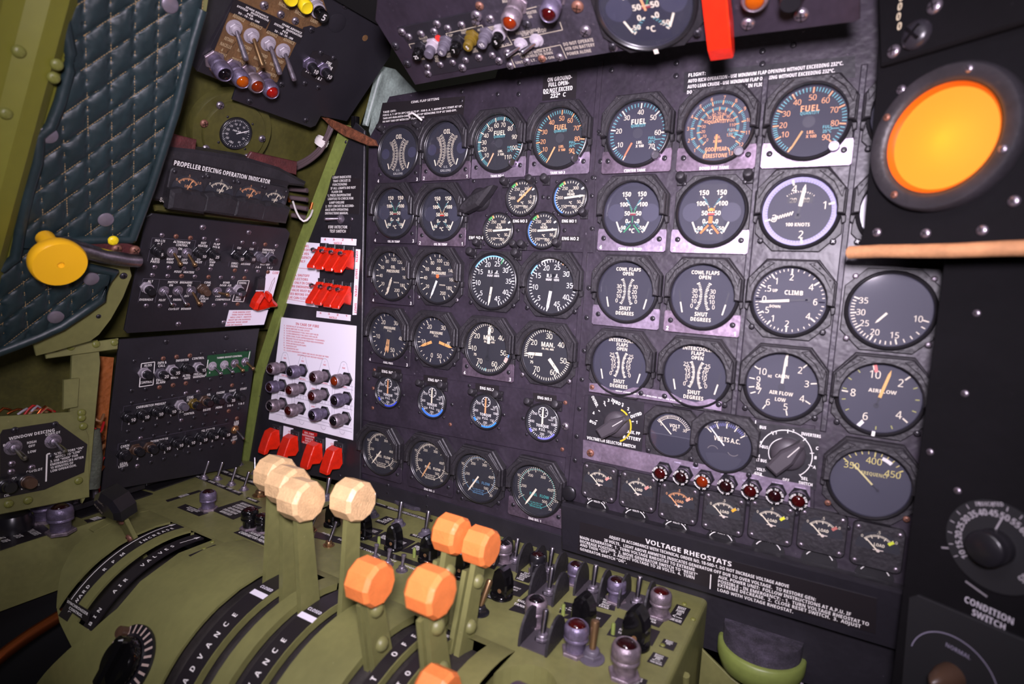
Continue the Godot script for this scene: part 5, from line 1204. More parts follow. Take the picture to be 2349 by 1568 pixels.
func z(o: Array, x: float, y: float) -> Array: return [o[0] + x / o[2], o[1] + y / o[2]]
func zs(o: Array, l: Array) -> Array:
	var r := []
	for p in l: r.append(z(o, p[0], p[1]) + p.slice(2))
	return r
func ztext(o: Array, l: Array, h: float) -> Array:   # [text, x, y, width in zoomed pixels]
	var r := []
	for p in l:
		var q := z(o, p[1], p[2])
		r.append([p[0], q[0], q[1], h * (p[4] if p.size() > 4 else 1.0), (p[3] / o[2]) if p.size() > 3 else 0.0, 0, p[5] if p.size() > 5 else 0.0])
	return r

# ---------- side wall ----------
func side_panels() -> void:
	var ZA := [270, 480, 5.0585]
	var t := thing("breaker_panel", "black ALTERNATOR CONTROL breaker panel with a single red guard on the side wall", "control panel")
	var b := MB.new()
	b.prism(quadpx(FA, zs(ZA, [[335, 90], [400, 50], [1960, 225], [2003, 275], [1700, 1310], [1670, 1345], [110, 1440], [78, 1405]])), -0.003, 0, 0.0008, true)
	obj("face_plate", b, M.black_new, t, FA)
	screws(t, FA, zs(ZA, [[985, 207, "screw", 0.0045], [1520, 265, "screw", 0.004], [700, 1328, "screw", 0.0042], [1225, 1308, "screw", 0.0038], [512, 298], [676, 312, "screw_rust"], [842, 330, "screw_rust"], [1002, 338], [1155, 355], [1444, 382], [1582, 394], [1710, 405, "screw_rust"], [1840, 420], [427, 668], [592, 672], [762, 682], [922, 688], [1072, 692], [1357, 706, "screw_rust"], [1488, 712], [1624, 718], [1742, 726, "screw_rust"], [400, 760], [577, 770], [740, 772, "screw_rust"], [892, 778], [1052, 782, "screw_rust"], [1193, 788], [1334, 790], [1468, 794, "screw_rust"], [328, 1115], [486, 1115], [650, 1108], [808, 1108, "screw_rust"], [964, 1104, "screw_rust"], [1108, 1108], [1245, 1102], [1390, 1098, "screw_rust"]]), 0.0034, "screw")
	words(t, FA, ztext(ZA, [["IND LTS", 490, 362, 120], ["ALT", 485, 400, 60], ["ALTERNATOR", 745, 380, 200], ["CONTROL", 745, 414, 138], ["ON", 724, 456, 44], ["SUIT", 995, 388, 62], ["HEATER", 987, 422, 110], ["FLAP", 1150, 402, 70], ["POS &", 1143, 436, 82], ["CO2", 1408, 446, 46], ["CO2", 1552, 458, 46], ["EMERGENCY", 1752, 470, 145], ["FUEL & OIL", 1745, 500, 140], ["& HYD", 440, 575, 96], ["PRESS", 432, 606, 104], ["OFF", 705, 548, 58], ["RIGHT", 608, 576, 80], ["HAND", 606, 612, 78], ["LEFT", 775, 583, 62], ["HAND", 772, 618, 78], ["CO-", 943, 578, 46], ["PILOT", 938, 610, 80], ["DUCT", 1098, 580, 66], ["TEMP", 1095, 612, 70], ["IND", 1087, 645, 46], ["DIREC-", 1360, 625, 82], ["TIONAL", 1352, 658, 84], ["RELEASE", 1485, 632, 108], ["SHUT OFF", 1708, 638, 110], ["3 & 4", 1630, 668, 64], ["1 & 2", 1762, 676, 64], ["PITOT   HEATERS", 772, 725, 232], ["ALT", 378, 832, 62], ["SWITCH   BREAKERS", 724, 845, 284], ["ON", 618, 878, 44], ["ON", 828, 880, 44], ["COWL", 1043, 846, 78], ["FLAP", 1037, 878, 68], ["BOMB", 1260, 848, 76], ["DOOR  AIR", 1252, 880, 134], ["EMERG.", 1452, 852, 92], ["OFF", 597, 1008, 54], ["OFF", 800, 1004, 54], ["OVERHEAT", 330, 1045, 160], ["PILOT", 515, 1050, 76], ["EMERG", 690, 1046, 96], ["AFTER", 985, 1004, 50], ["COOLER", 1000, 1032, 108], ["BOX", 990, 1064, 56], ["FWD", 1162, 1005, 58], ["AFT", 1288, 1005, 48], ["COMPRESSOR", 1220, 1044, 174], ["NOSE", 1404, 1016, 62], ["GEAR", 1396, 1044, 66], ["COPILOT   BOMBER", 722, 1152, 260]], 0.0033), WH)
	var E := func(l): 
		var r := []
		for s in l: r.append(zs(ZA, s))
		return r
	lines_px(t, FA, E.call([[[1398, 826], [1526, 826], [1458, 1070], [1328, 1064], [1398, 826]]]), 0.0011, WH)
	lines_px(t, FA, E.call([[[345, 600], [400, 328], [905, 360], [850, 630]], [[1010, 650], [1075, 372]], [[1280, 660], [1345, 405]], [[1565, 680], [1630, 430]], [[235, 1075], [295, 800], [960, 835], [910, 1095]], [[430, 1080], [485, 810]]]), 0.0004, L(0.4, 0.38, 0.42))
	var G := "breakers of the ALTERNATOR CONTROL panel"
	for q in [[515, 522, "5", "fuse", "fuse", "fuse cap marked 5 under IND LTS ALT"], [1003, 545, "10", "fuse", "fuse", "fuse cap marked 10 under SUIT HEATER"], [1155, 552, "25", "fuse", "fuse", "fuse cap marked 25 under FLAP POS"], [1440, 576, "15", "fuse", "fuse", "fuse cap marked 15 above DIRECTIONAL"], [1575, 580, "15", "fuse", "fuse", "fuse cap marked 15 above RELEASE"], [1697, 590, "", "fuse_grey", "fuse_grey", "grey fuse cap above SHUT OFF 3 and 4"], [1828, 602, "", "fuse_grey", "fuse", "grey fuse cap above SHUT OFF 1 and 2"], [402, 964, "", "fuse_light", "fuse", "fuse with pale body above OVERHEAT"], [1050, 975, "", "fuse_brown", "fuse_brown", "brown fuse cap under COWL FLAP"], [1460, 975, "", "fuse_light", "fuse", "fuse in the white EMERG NOSE GEAR frame"]]:
		var v := z(ZA, q[0], q[1]); fuse(FA, v[0], v[1], q[2], q[5], G, q[3], q[4], 0.9)
	for q in [[632, 492, "brass", "brass-tipped toggle marked RIGHT HAND"], [800, 502, "brass", "brass-tipped toggle marked LEFT HAND"]]:
		var v := z(ZA, q[0], q[1]); toggle(FA, v[0], v[1], q[3], G, 0.0, -0.35, 0.023, q[2])
	for q in [[532, 945, "steel", "chrome toggle marked PILOT under SWITCH BREAKERS"], [695, 942, "steel", "chrome toggle marked EMERG under SWITCH BREAKERS"], [850, 942, "brass", "worn toggle beside COWL FLAP under SWITCH BREAKERS"]]:
		var v := z(ZA, q[0], q[1]); toggle(FA, v[0], v[1], q[3], G, 0.0, -0.38, 0.024, q[2])
	for q in [[1150, 950, "brass", "brass toggle marked FWD of BOMB DOOR AIR"], [1298, 945, "steel_dull", "dull toggle marked AFT of BOMB DOOR AIR"]]:
		var v := z(ZA, q[0], q[1]); toggle(FA, v[0], v[1], q[3], G, 0.12, 0.32, 0.021, q[2])
	b = MB.new()
	var bl := on(FA, z(ZA, 1255, 545)[0], z(ZA, 1255, 545)[1])
	b.lathe([Vector2(0.0105, 0), Vector2(0.0105, 0.0008), Vector2(0.0098, 0.001), Vector2(0, 0.001)], 24)
	obj("blanking_cap", b, M.black_new, t, bl)
	placard(FA, "white card with red CLOSE arrow beside the single red guard", zs(ZA, [[1735, 705], [1877, 712], [1760, 1150], [1615, 1160]]), "card", [["CLOSE", 0.6, 0.05, 0.06, 0.42]], L(0.75, 0.2, 0.25), func(p, sz):
		p.col = L(0.45, 0.2, 0.25)
		p.bar(V2(0.0, -0.1 * sz.y), V2(0.06 * sz.x, 0.2 * sz.y), 0.0006); p.bar(V2(0.12 * sz.x, -0.1 * sz.y), V2(0.18 * sz.x, 0.2 * sz.y), 0.0006)
		p.bar(V2(0.02 * sz.x, 0.2 * sz.y), V2(0.16 * sz.x, 0.33 * sz.y), 0.0006); p.bar(V2(0.22 * sz.x, 0.2 * sz.y), V2(0.16 * sz.x, 0.33 * sz.y), 0.0006))
	placard(FA, "white card with red FOR EMERG EXIT THRU NOSE WHEEL WELL text", zs(ZA, [[1292, 1168], [1745, 1165], [1695, 1335], [1245, 1355]]), "card", [["FOR EMERG EXIT", 0.1, 0.13, 0.085, 0.44, -1], ["THRU NOSE WHEEL", 0.09, 0.28, 0.085, 0.48, -1], ["WELL ONLY - SWITCH", 0.07, 0.44, 0.085, 0.52, -1], ["MUST BE ON NORMAL", 0.05, 0.6, 0.085, 0.55, -1], ["BEFORE NOSE GEAR", 0.035, 0.76, 0.085, 0.5, -1], ["CAN BE RAISED", 0.02, 0.92, 0.085, 0.4, -1]], L(0.75, 0.2, 0.25))
	var gt := thing("switch_guard", "red butterfly-shaped switch guard on the ALTERNATOR CONTROL panel", "switch guard", Transform3D())
	b = MB.new()
	b.prism(quadpx(FA, zs(ZA, [[1608, 790], [1700, 780], [1690, 900], [1670, 1010], [1570, 1060], [1585, 960]])), 0, 0.005, 0.001)
	obj("base_strip", b, M.hood, gt, FA)
	var fg := Transform3D(FA.basis, FA.origin + FA.basis.z * 0.012)
	b = MB.new()
	b.prism(quadpx(fg, zs(ZA, [[1640, 962], [1672, 950], [1700, 985], [1716, 1020], [1736, 968], [1762, 962], [1782, 1030], [1832, 1085], [1826, 1112], [1742, 1118], [1660, 1148], [1600, 1160], [1552, 1142], [1580, 1060]])), -0.006, 0.01, 0.004, true)
	obj("cover", b, M.red, gt, fg)
	b = MB.new(); b.tube([hit(FA, z(ZA, 1600, 945)[0], z(ZA, 1600, 945)[1], 0.006), hit(FA, z(ZA, 1695, 945)[0], z(ZA, 1695, 945)[1], 0.012)], 0.002, 8); obj("hinge_pin", b, M.steel_dull, gt)
	screw(gt, on(FA, z(ZA, 1660, 800)[0], z(ZA, 1660, 800)[1], 0.0), 0.004, "screw_dark")
	# lower breaker panel
	var ZB := [220, 750, 4.1275]
	t = thing("lower_breaker_panel", "black ALDIS and CARBURETOR PREHEAT breaker panel above the desk", "control panel")
	b = MB.new()
	b.prism(quadpx(FB, zs(ZB, [[225, 118], [1552, 12], [1525, 160], [1375, 1300], [1340, 1330], [50, 1560], [70, 1400]])), -0.003, 0, 0.0008, true)
	obj("face_plate", b, M.black_new, t, FB)
	screws(t, FB, zs(ZB, [[665, 136, "screw_dark", 0.0045], [1235, 95, "screw_dark", 0.0045], [365, 320], [510, 300], [636, 296, "screw_rust"], [762, 280, "screw_rust"], [888, 268, "screw_rust"], [1000, 250], [1118, 242], [1225, 230], [1330, 218], [1430, 210], [338, 600], [472, 585], [600, 568, "screw_rust"], [728, 548, "screw_rust"], [850, 530, "screw_rust"], [968, 512], [1085, 492], [1190, 478], [1296, 465], [1398, 448], [340, 715], [472, 690], [602, 668], [728, 648], [848, 625, "screw"], [965, 610, "screw"], [1078, 588], [1180, 568], [1288, 550, "screw_rust"], [1392, 535], [302, 985], [436, 962], [568, 928], [690, 905], [807, 880, "screw"], [930, 855], [1040, 826], [1148, 812], [1255, 792, "screw_rust"], [1355, 768], [296, 1080], [420, 1050, "screw"], [548, 1025], [674, 998], [798, 970], [908, 945], [1018, 920], [1130, 900], [1240, 880], [1333, 862, "screw_rust"], [256, 1345], [390, 1312, "screw"], [520, 1278], [642, 1248], [760, 1215], [876, 1185], [990, 1160], [1098, 1132], [1200, 1108], [1305, 1090, "screw_rust"]]), 0.0036, "screw_dark")
	words(t, FB, ztext(ZB, [["ALDIS", 492, 360, 72], ["CONTROL", 475, 520, 112], ["INPH &", 626, 335, 84], ["CALL", 622, 364, 64], ["EMERG", 612, 496, 82], ["ALARM", 612, 522, 86], ["INVERTER", 818, 312, 120], ["CONTROL", 968, 293, 112], ["MAIN", 742, 476, 66], ["ALTER-", 858, 456, 74], ["-NATE", 860, 482, 62], ["FAILURE", 968, 441, 84], ["WARNING", 974, 466, 110], ["CARBURETOR PREHEAT", 524, 738, 272], ["COWL", 893, 662, 62], ["FLAP", 890, 688, 56], ["CONTROL", 882, 816, 96], ["OIL", 1068, 638, 34], ["DILUTE", 1050, 780, 68], ["ENGINE", 1180, 618, 74], ["PRIME", 1165, 758, 60], ["START", 1292, 600, 60], ["3 & 4", 1270, 740, 54], ["START", 1396, 582, 60], ["1 & 2", 1375, 722, 54], ["OIL COOLER", 1062, 970, 120], ["INTERCOOLER", 600, 1068, 160], ["CABIN", 274, 1124, 78], ["& LDG", 272, 1152, 74], ["GEAR", 262, 1288, 68], ["LIGHTS", 258, 1312, 86], ["LDG", 1330, 895, 40], ["GEAR", 1328, 915, 46], ["ON", 1326, 935, 26], ["OFF", 1312, 1038, 36], ["LIGHT", 1308, 1062, 54], ["4", 310, 912, 14], ["3", 448, 886, 14], ["2", 578, 858, 14], ["1", 704, 834, 14], ["3 - 4", 810, 800, 40], ["4", 392, 1245, 14], ["3", 526, 1212, 14], ["2", 650, 1182, 14], ["1", 768, 1150, 14], ["4", 876, 1124, 14], ["3", 990, 1100, 14], ["2", 1100, 1076, 14], ["1", 1206, 1054, 14]], 0.0036), WH)
	lines_px(t, FB, [zs(ZB, [[430, 345], [556, 328], [540, 545], [410, 565], [430, 345]])], 0.0013, WH)
	lines_px(t, FB, [zs(ZB, [[240, 980], [262, 750], [1000, 625]]), zs(ZB, [[780, 870], [785, 660]]), zs(ZB, [[200, 1320], [210, 1105], [1270, 905]]), zs(ZB, [[825, 1180], [845, 990]])], 0.0004, L(0.35, 0.33, 0.38))
	placard(FB, "green TURBO BOOST CONTROL card under four toggles", zs(ZB, [[1055, 268], [1468, 220], [1440, 415], [1040, 472]]), "label_green", [["TURBO BOOST CONTROL", 0.5, 0.2, 0.075, 0.58], ["4", 0.08, 0.82, 0.08], ["3", 0.36, 0.76, 0.08], ["2", 0.6, 0.72, 0.08], ["1", 0.84, 0.68, 0.08]], WH, func(p, sz): p.bar(V2(-0.48 * sz.x, 0.26 * sz.y), V2(-0.5 * sz.x, -0.44 * sz.y), 0.0014); p.bar(V2(0.47 * sz.x, 0.46 * sz.y), V2(0.45 * sz.x, 0.05 * sz.y), 0.0014))
	for q in [[1100, 368, "steel", "4"], [1213, 355, "steel", "3"], [1312, 342, "brass", "2"], [1410, 325, "brass", "1"]]:
		var v := z(ZB, q[0], q[1]); toggle(FB, v[0], v[1], "turbo boost toggle on the green card, " + {"4": "at its pale-barred end", "3": "second from the pale-barred end, cream collar", "2": "brass, second from the landing light toggle side", "1": "brass, at the green strip end"}[q[3]], "turbo boost toggles", 0.0, -0.32, 0.022, q[2], "fuse_light" if q[2] == "steel" else "steel_dull")
	var v2 := z(ZB, 1316, 968); toggle(FB, v2[0], v2[1], "landing gear light toggle between LDG GEAR ON and OFF LIGHT", "", 0.0, -0.4, 0.024, "steel", "brass", false)
	var GB := "fuses of the lower breaker panel"
	for q in [[515, 462, "", "fuse_light", "fuse", "fuse with pale body in the white ALDIS CONTROL frame"], [668, 466, "20", "fuse_grey", "fuse", "fuse cap marked 20 under INPH and CALL"], [775, 432, "35", "fuse_light", "fuse", "fuse cap marked 35 above MAIN under INVERTER"], [905, 408, "", "fuse", "fuse", "plain fuse cap above ALTERNATE under INVERTER"], [1022, 405, "15", "fuse_light", "fuse", "fuse cap with white band above FAILURE WARNING"], [352, 876, "10", "fuse", "fuse", "fuse cap marked 10 over figure four in the CARBURETOR PREHEAT row"], [482, 850, "10", "fuse", "fuse", "fuse cap marked 10 over figure three in the CARBURETOR PREHEAT row"], [615, 822, "10", "fuse", "fuse", "fuse cap marked 10 over figure two in the CARBURETOR PREHEAT row"], [738, 798, "10", "fuse", "fuse", "fuse cap marked 10 over figure one in the CARBURETOR PREHEAT row"], [855, 766, "", "fuse_light", "fuse_grey", "greyish fuse cap under COWL FLAP CONTROL"], [980, 752, "", "fuse_amber", "fuse", "fuse with yellow ring under COWL FLAP CONTROL"], [1085, 722, "", "fuse_brown", "fuse", "brownish fuse cap above OIL DILUTE"], [1192, 706, "", "fuse", "fuse", "plain fuse cap above ENGINE PRIME"], [1300, 692, "35", "fuse_grey", "fuse", "fuse cap marked 35 under START 3 and 4"], [1395, 672, "", "fuse", "fuse", "plain fuse cap under START 1 and 2"], [305, 1235, "", "fuse", "fuse", "plain fuse cap between CABIN and LDG GEAR LIGHTS"], [432, 1190, "", "fuse_brown", "fuse", "unmarked fuse cap over figure four in the INTERCOOLER row"], [562, 1168, "", "fuse_brown", "fuse", "unmarked fuse cap over figure three in the INTERCOOLER row"], [686, 1146, "10", "fuse", "fuse", "fuse cap marked 10 over figure two in the INTERCOOLER row"], [806, 1118, "10", "fuse", "fuse", "fuse cap marked 10 over figure one in the INTERCOOLER row"], [920, 1092, "10", "fuse", "fuse", "fuse cap marked 10 over figure four in the OIL COOLER row"], [1036, 1065, "10", "fuse", "fuse", "fuse cap marked 10 over figure three in the OIL COOLER row"], [1142, 1040, "10", "fuse", "fuse", "fuse cap marked 10 over figure two in the OIL COOLER row"], [1252, 1018, "10", "fuse", "fuse", "fuse cap marked 10 over figure one in the OIL COOLER row"]]:
		var v := z(ZB, q[0], q[1]); fuse(FB, v[0], v[1], q[2], q[5], GB, q[3], q[4], 0.95)
	# propeller de-icing box
	var ZP := [330, 240, 4.432]
	t = thing("deicing_box", "black crackle box lettered PROPELLER DEICING OPERATION INDICATOR", "instrument box")
	b = MB.new()
	b.prism(quadpx(FP, zs(ZP, [[235, 440], [540, 470], [1100, 560], [1400, 650], [1680, 800], [1660, 850], [1500, 830], [1480, 1000], [1440, 1150], [1130, 1130], [600, 1060], [80, 985], [190, 500]])), -0.03, -0.004, 0.004, true)
	obj("box_body", b, M.hood, t, FP)
	b = MB.new()
	b.prism(quadpx(FP, zs(ZP, [[315, 555], [1490, 790], [1480, 830], [300, 640]])), -0.004, -0.0028)
	obj("title_strip", b, M.label, t, FP)
	words(t, FP, ztext(ZP, [["PROPELLER DEICING OPERATION INDICATOR", 832, 694, 990]], 0.0062), WH)
	words(t, FP, ztext(ZP, [["869", 200, 968, 80]], 0.006), L(0.6, 0.58, 0.55))
	var dm := [[430, 850, "first", CO], [755, 890, "second", CW], [1055, 940, "third", CO], [1310, 985, "fourth", CW]]
	for i in 4:
		var v := z(ZP, dm[i][0], dm[i][1]); ammeter(v[0], v[1], "%s hooded load dial from the quilted blanket in the propeller deicing box" % dm[i][2], "propeller deicing load dials", dm[i][3], Color(0, 0, 0, 0), 20, FP, 1.05, true)
	# thermometer plate
	t = thing("thermometer_mount", "round olive green plate with screws carrying the FREE AIR thermometer", "mounting plate")
	var tc := z(ZP, 930, 300)
	var tr: float = (loc(FT, tc[0], tc[1]) - loc(FT, z(ZP, 930, 560)[0], z(ZP, 930, 560)[1])).length()
	var tf := on(FT, tc[0], tc[1])
	b = MB.new(); b.lathe([Vector2(tr * 1.5, -0.02), Vector2(tr * 1.5, -0.006), Vector2(tr * 1.48, -0.004), Vector2(0, -0.004)], 56)
	obj("base_disc", b, M.green_dark, t, tf)
	b = MB.new(); b.lathe([Vector2(tr * 1.18, -0.004), Vector2(tr * 1.18, 0.0005), Vector2(tr * 1.16, 0.002), Vector2(0, 0.002)], 56)
	obj("cover_disc", b, M.green_dark, t, tf)
	screws(t, Transform3D(FT.basis, FT.origin + FT.basis.z * 0.002), zs(ZP, [[612, 190, "screw_rust"], [775, 5], [630, 445], [1050, 530], [1200, 345]]), 0.0055, "screw")
	gauge(z(ZP, 945, 300)[0], z(ZP, 945, 300)[1], "small black FREE AIR thermometer dial on a round olive plate", {"s": 0.6, "flange": false, "draw": func(b_):
		scale_marks(b_, [["-60", -160], ["-50", -130], ["-40", -104], ["-30", -78], ["-20", -50], ["-10", -22], ["0", 6], ["10", 36], ["20", 68], ["30", 108], ["40", 142], ["50", 186]], 4, 0.95, 0.13, 0.09, 0.66, 0.14, WH, WH, 0.03, 0.022)
		b_.col = WH; tx(b_, "°C", 0.0, 0.36, 0.12); tx(b_, "FREE AIR", 0.0, 0.18, 0.11), "hands": [[62, 0.92, 0.07, WH, 0.0]]}, FT)
	# wall behind these panels
	b = MB.new()
	var wf := wallframe(V(-0.87, 0.06), 26.0)
	b.box(V(-0.75, -0.2, -0.01), V(0.1, 0.4, 0)); struct("wall_left", b, M.green_dark, wf)
	b = MB.new()
	wf = wallframe(V(-1.02, -0.2), 8.0)
	b.box(V(-0.75, -0.6, -0.01), V(0.1, 0.09, 0)); struct("wall_left", b, M.green_dark, wf)
	b = MB.new()
	b.prism(quadpx(FP, [[355, 300], [460, 325], [455, 365], [340, 345]]), -0.012, -0.008, 0.001)
	tag(obj("bracket_plate", b, M.maroon, null, FP), "maroon painted bracket plate between the quilted blanket and the thermometer", "bracket")
	b = MB.new()
	b.prism(quadpx(FP, [[585, 352], [690, 375], [688, 405], [570, 375]]), -0.012, -0.008, 0.001)
	tag(obj("bracket_plate", b, M.maroon, null, FP), "maroon painted bracket plate under the wire bundle", "bracket")
	b = MB.new()
	b.prism(quadpx(FA, zs(ZA, [[460, -10], [1900, 130], [1925, 215], [480, 60]])), -0.016, -0.008, 0.003)
	tag(obj("shelf_rail", b, M.green_dark, null, FA), "olive green rail between the deicing box and the ALTERNATOR CONTROL panel", "rail")

# ---------- roof panels ----------
func roof_panels() -> void:
	var ZD := [440, 0, 5.0587]
	var t := thing("spark_panel", "sloping black panel under the roof with worn brown SPARK ADVANCE overlay", "control panel")
	var b := MB.new()
	b.prism(quadpx(FD, zs(ZD, [[60, 830], [520, -60], [560, -400], [2350, -300], [2330, 500], [2300, 660], [1800, 1410], [1500, 1350], [1440, 1460], [1380, 1485], [470, 1160], [520, 1010]])), -0.003, 0, 0.0008, true)
	obj("face_plate", b, M.black_new, t, FD)
	b = MB.new()
	b.prism(quadpx(FD, zs(ZD, [[60, 830], [520, -60], [490, -50], [30, 790]])), -0.04, 0)
	obj("edge_flange", b, M.black_new, t, FD)
	b = MB.new()
	b.prism(quadpx(FD, zs(ZD, [[440, 135], [640, -330], [1500, -60], [1560, 110], [1500, 290], [1440, 315], [1380, 290], [1290, 310], [1210, 490], [985, 950], [280, 915], [180, 760], [220, 690]])), 0, 0.001)
	obj("worn_overlay", b, M.brown, t, FD)
	var f1 := Transform3D(FD.basis, FD.origin + FD.basis.z * 0.001)
	words(t, f1, ztext(ZD, [["ADVANCE", 545, 205, 150, 1, -2], ["ADVANCE", 745, 298, 150], ["ADVANCE", 930, 392, 140], ["ADVANCE", 1125, 475, 140], ["RETARD", 430, 458, 110], ["NACELLE", 395, 525, 140], ["4", 350, 575, 20], ["LIGHT", 355, 632, 100], ["RETARD", 640, 550, 110], ["NACELLE", 595, 600, 140], ["3", 575, 652, 20], ["INDICATES", 540, 705, 170], ["RETARD", 825, 640, 110], ["NACELLE", 785, 688, 140], ["2", 850, 735, 20], ["DARK", 740, 790, 70], ["RETARD", 1010, 705, 110], ["NACELLE", 965, 758, 130], ["1", 930, 800, 16], ["ADVANCED", 908, 855, 160], ["NACELLE", 1072, 65, 140], ["NACELLE", 1255, 158, 130], ["LIGHT", 1420, 245, 90]], 0.0042), L(0.68, 0.6, 0.46), 0.001)
	lines_px(t, f1, [zs(ZD, [[510, 480], [365, 665]]), zs(ZD, [[690, 545], [560, 790]]), zs(ZD, [[860, 620], [735, 840]]), zs(ZD, [[1050, 720], [940, 920]])], 0.0005, L(0.1, 0.08, 0.07))
	screws(t, FD, zs(ZD, [[1388, 345], [1040, 975], [668, 1172], [1322, 1392], [1780, 65]]), 0.0045, "screw_dark")
	screws(t, f1, zs(ZD, [[838, 60, "screw", 0.0055], [1032, 165, "screw", 0.005], [1200, 240, "screw", 0.005]]), 0.004, "screw")
	for q in [[[488, -20], [935, 180], [855, 332], [440, 140]], [[935, 180], [1310, 350], [1240, 505], [865, 355]]]:
		placard(f1, "black SPARK ADVANCE SYSTEM INOPERATIVE label " + ("nearer the blanket" if q[0][0] < 600 else "beside the FIRE DETECTOR plate"), zs(ZD, q), "label", [["SPARK ADVANCE", 0.62, 0.24, 0.12, 0.6], ["SYSTEM    INOPERATIVE", 0.55, 0.42, 0.12, 0.84], ["PER", 0.5, 0.6, 0.12, 0.16], ["TO - 1B - 50 - 588", 0.5, 0.78, 0.12, 0.56]], WH, null, 0.0006, "placard", "spark advance labels")
	var i := 0
	for q in [[490, 320], [690, 412], [885, 502], [1055, 585]]:
		var v := z(ZD, q[0], q[1]); toggle(f1, v[0], v[1], ["spark advance toggle above the black-lensed lamp", "brass-toned spark advance toggle above the amber lamp", "spark advance toggle above the deep orange lamp", "spark advance toggle above the bright red lamp"][i], "spark advance toggles", 0.0, -0.35, 0.031, "steel_dull" if i != 1 else "brass", "fuse_light", false)
		get_child(get_child_count() - 1).scale = Vector3.ONE * 1.32
		i += 1
	for q in [[390, 870, "lens_black", "black-lensed lamp in the row under the spark advance toggles"], [597, 955, "lens_amber", "amber-lensed lamp in the row under the spark advance toggles"], [768, 1010, "lens_orange", "deep orange lamp in the row under the spark advance toggles"], [940, 1080, "lens_bright", "bright red lamp in the row under the spark advance toggles"]]:
		var v := z(ZD, q[0], q[1]); lamp(f1, v[0], v[1], q[2], q[3], "spark advance lamps", 1.02, "lampbody_violet" if q[2] != "lens_orange" else "lampbody", "lampbody", 0.03)
	for q in [[1165, 5, "yellow push button with plain cap at the top of the brown overlay"], [1340, 95, "yellow push button nearest the small black fuse marked 5"]]:
		var v := z(ZD, q[0], q[1])
		var pb := thing("push_button", q[2], "button", on(f1, v[0], v[1], 0.022), "yellow push buttons")
		b = MB.new(); b.lathe([Vector2(0.0085, 0), Vector2(0.0085, 0.004), Vector2(0.0075, 0.005), Vector2(0.0075, 0.012), Vector2(0, 0.012)], 20); obj("collar", b, M.steel_dull, pb)
		b = MB.new(); b.lathe([Vector2(0.007, 0.011), Vector2(0.0085, 0.0125), Vector2(0.0085, 0.021), Vector2(0.007, 0.0225), Vector2(0.005, 0.0215), Vector2(0, 0.0215)], 24); obj("cap", b, M.yellow_plain, pb)
	var v3 := z(ZD, 1530, 200); fuse(f1, v3[0], v3[1], "5", "black fuse cap marked 5 at the corner of the brown overlay", "", "fuse_light", "bakelite", 1.25)
	b = MB.new(); b.lathe([Vector2(0.013, 0), Vector2(0.013, 0.0008), Vector2(0.0124, 0.001), Vector2(0, 0.001)], 28)
	obj("blanking_cap", b, M.black_new, t, on(FD, z(ZD, 1685, 265)[0], z(ZD, 1685, 265)[1]))
	b = MB.new(); b.lathe([Vector2(0.0045, 0), Vector2(0.0045, 0.0004), Vector2(0, 0.0004)], 16)
	obj("painted_open_hole", b, M.brown, t, on(FD, z(ZD, 2010, 440)[0], z(ZD, 2010, 440)[1]))  # brown disc painted on in place of an open hole
	placard(FD, "black FIRE DETECTOR plate with two small fuses", zs(ZD, [[1400, 598], [1450, 590], [1690, 690], [1700, 740], [1590, 985], [1540, 990], [1275, 880], [1268, 840]]), "label", [["FIRE", 0.62, 0.24, 0.12, 0.17], ["DETECTOR", 0.6, 0.36, 0.12, 0.42], ["3 & 4", 0.2, 0.76, 0.1, 0.2], ["1 & 2", 0.58, 0.84, 0.1, 0.2]], WH)
	for q in [[1438, 830, "nearer the bright red lamp"], [1595, 888, "beneath the word DETECTOR"]]:
		var v := z(ZD, q[0], q[1]); fuse(FD, v[0], v[1], "10", "fuse cap marked 10 on the FIRE DETECTOR plate, " + q[2], "fire detector fuses", "lampbody_violet", "fuse", 1.05)
	screws(t, FD, zs(ZD, [[1498, 612], [1645, 672], [1310, 965], [1466, 1012]]), 0.0042, "screw_dark")
	# overhead panel
	var ZO := [840, 0, 4.1946]
	t = thing("overhead_panel", "black overhead heater panel hanging above the instrument board", "control panel")
	b = MB.new()
	var pl := quadpx(FO, zs(ZO, [[85, 195], [470, 820], [1380, 650], [2349, 510]]) + [[1960, 51], [1973, 45], [1972, -80], [870, -60]])
	b.prism(pl, -0.003, 0, 0.0008)
	obj("face_plate", b, M.black, t, FO)
	b = MB.new()
	b.prism(quadpx(FO, zs(ZO, [[95, 190], [470, 800], [480, 820], [85, 215]])), -0.05, -0.002, 0.0)
	obj("side_flange", b, M.black_new, t, FO)
	b = MB.new()
	b.prism(quadpx(FO, zs(ZO, [[1050, 25], [1100, -80], [2250, -230], [2340, 500], [1420, 650], [1330, 600]])), 0, 0.0012, 0.0003)
	obj("heater_plate", b, M.worn, t, FO)
	b = MB.new()
	b.prism(quadpx(FO, zs(ZO, [[300, 265], [1010, 110], [1330, 600], [620, 725]])), 0, 0.0012, 0.0003)
	obj("fuse_plate", b, M.black_new, t, FO)
	var f2 := Transform3D(FO.basis, FO.origin + FO.basis.z * 0.0012)
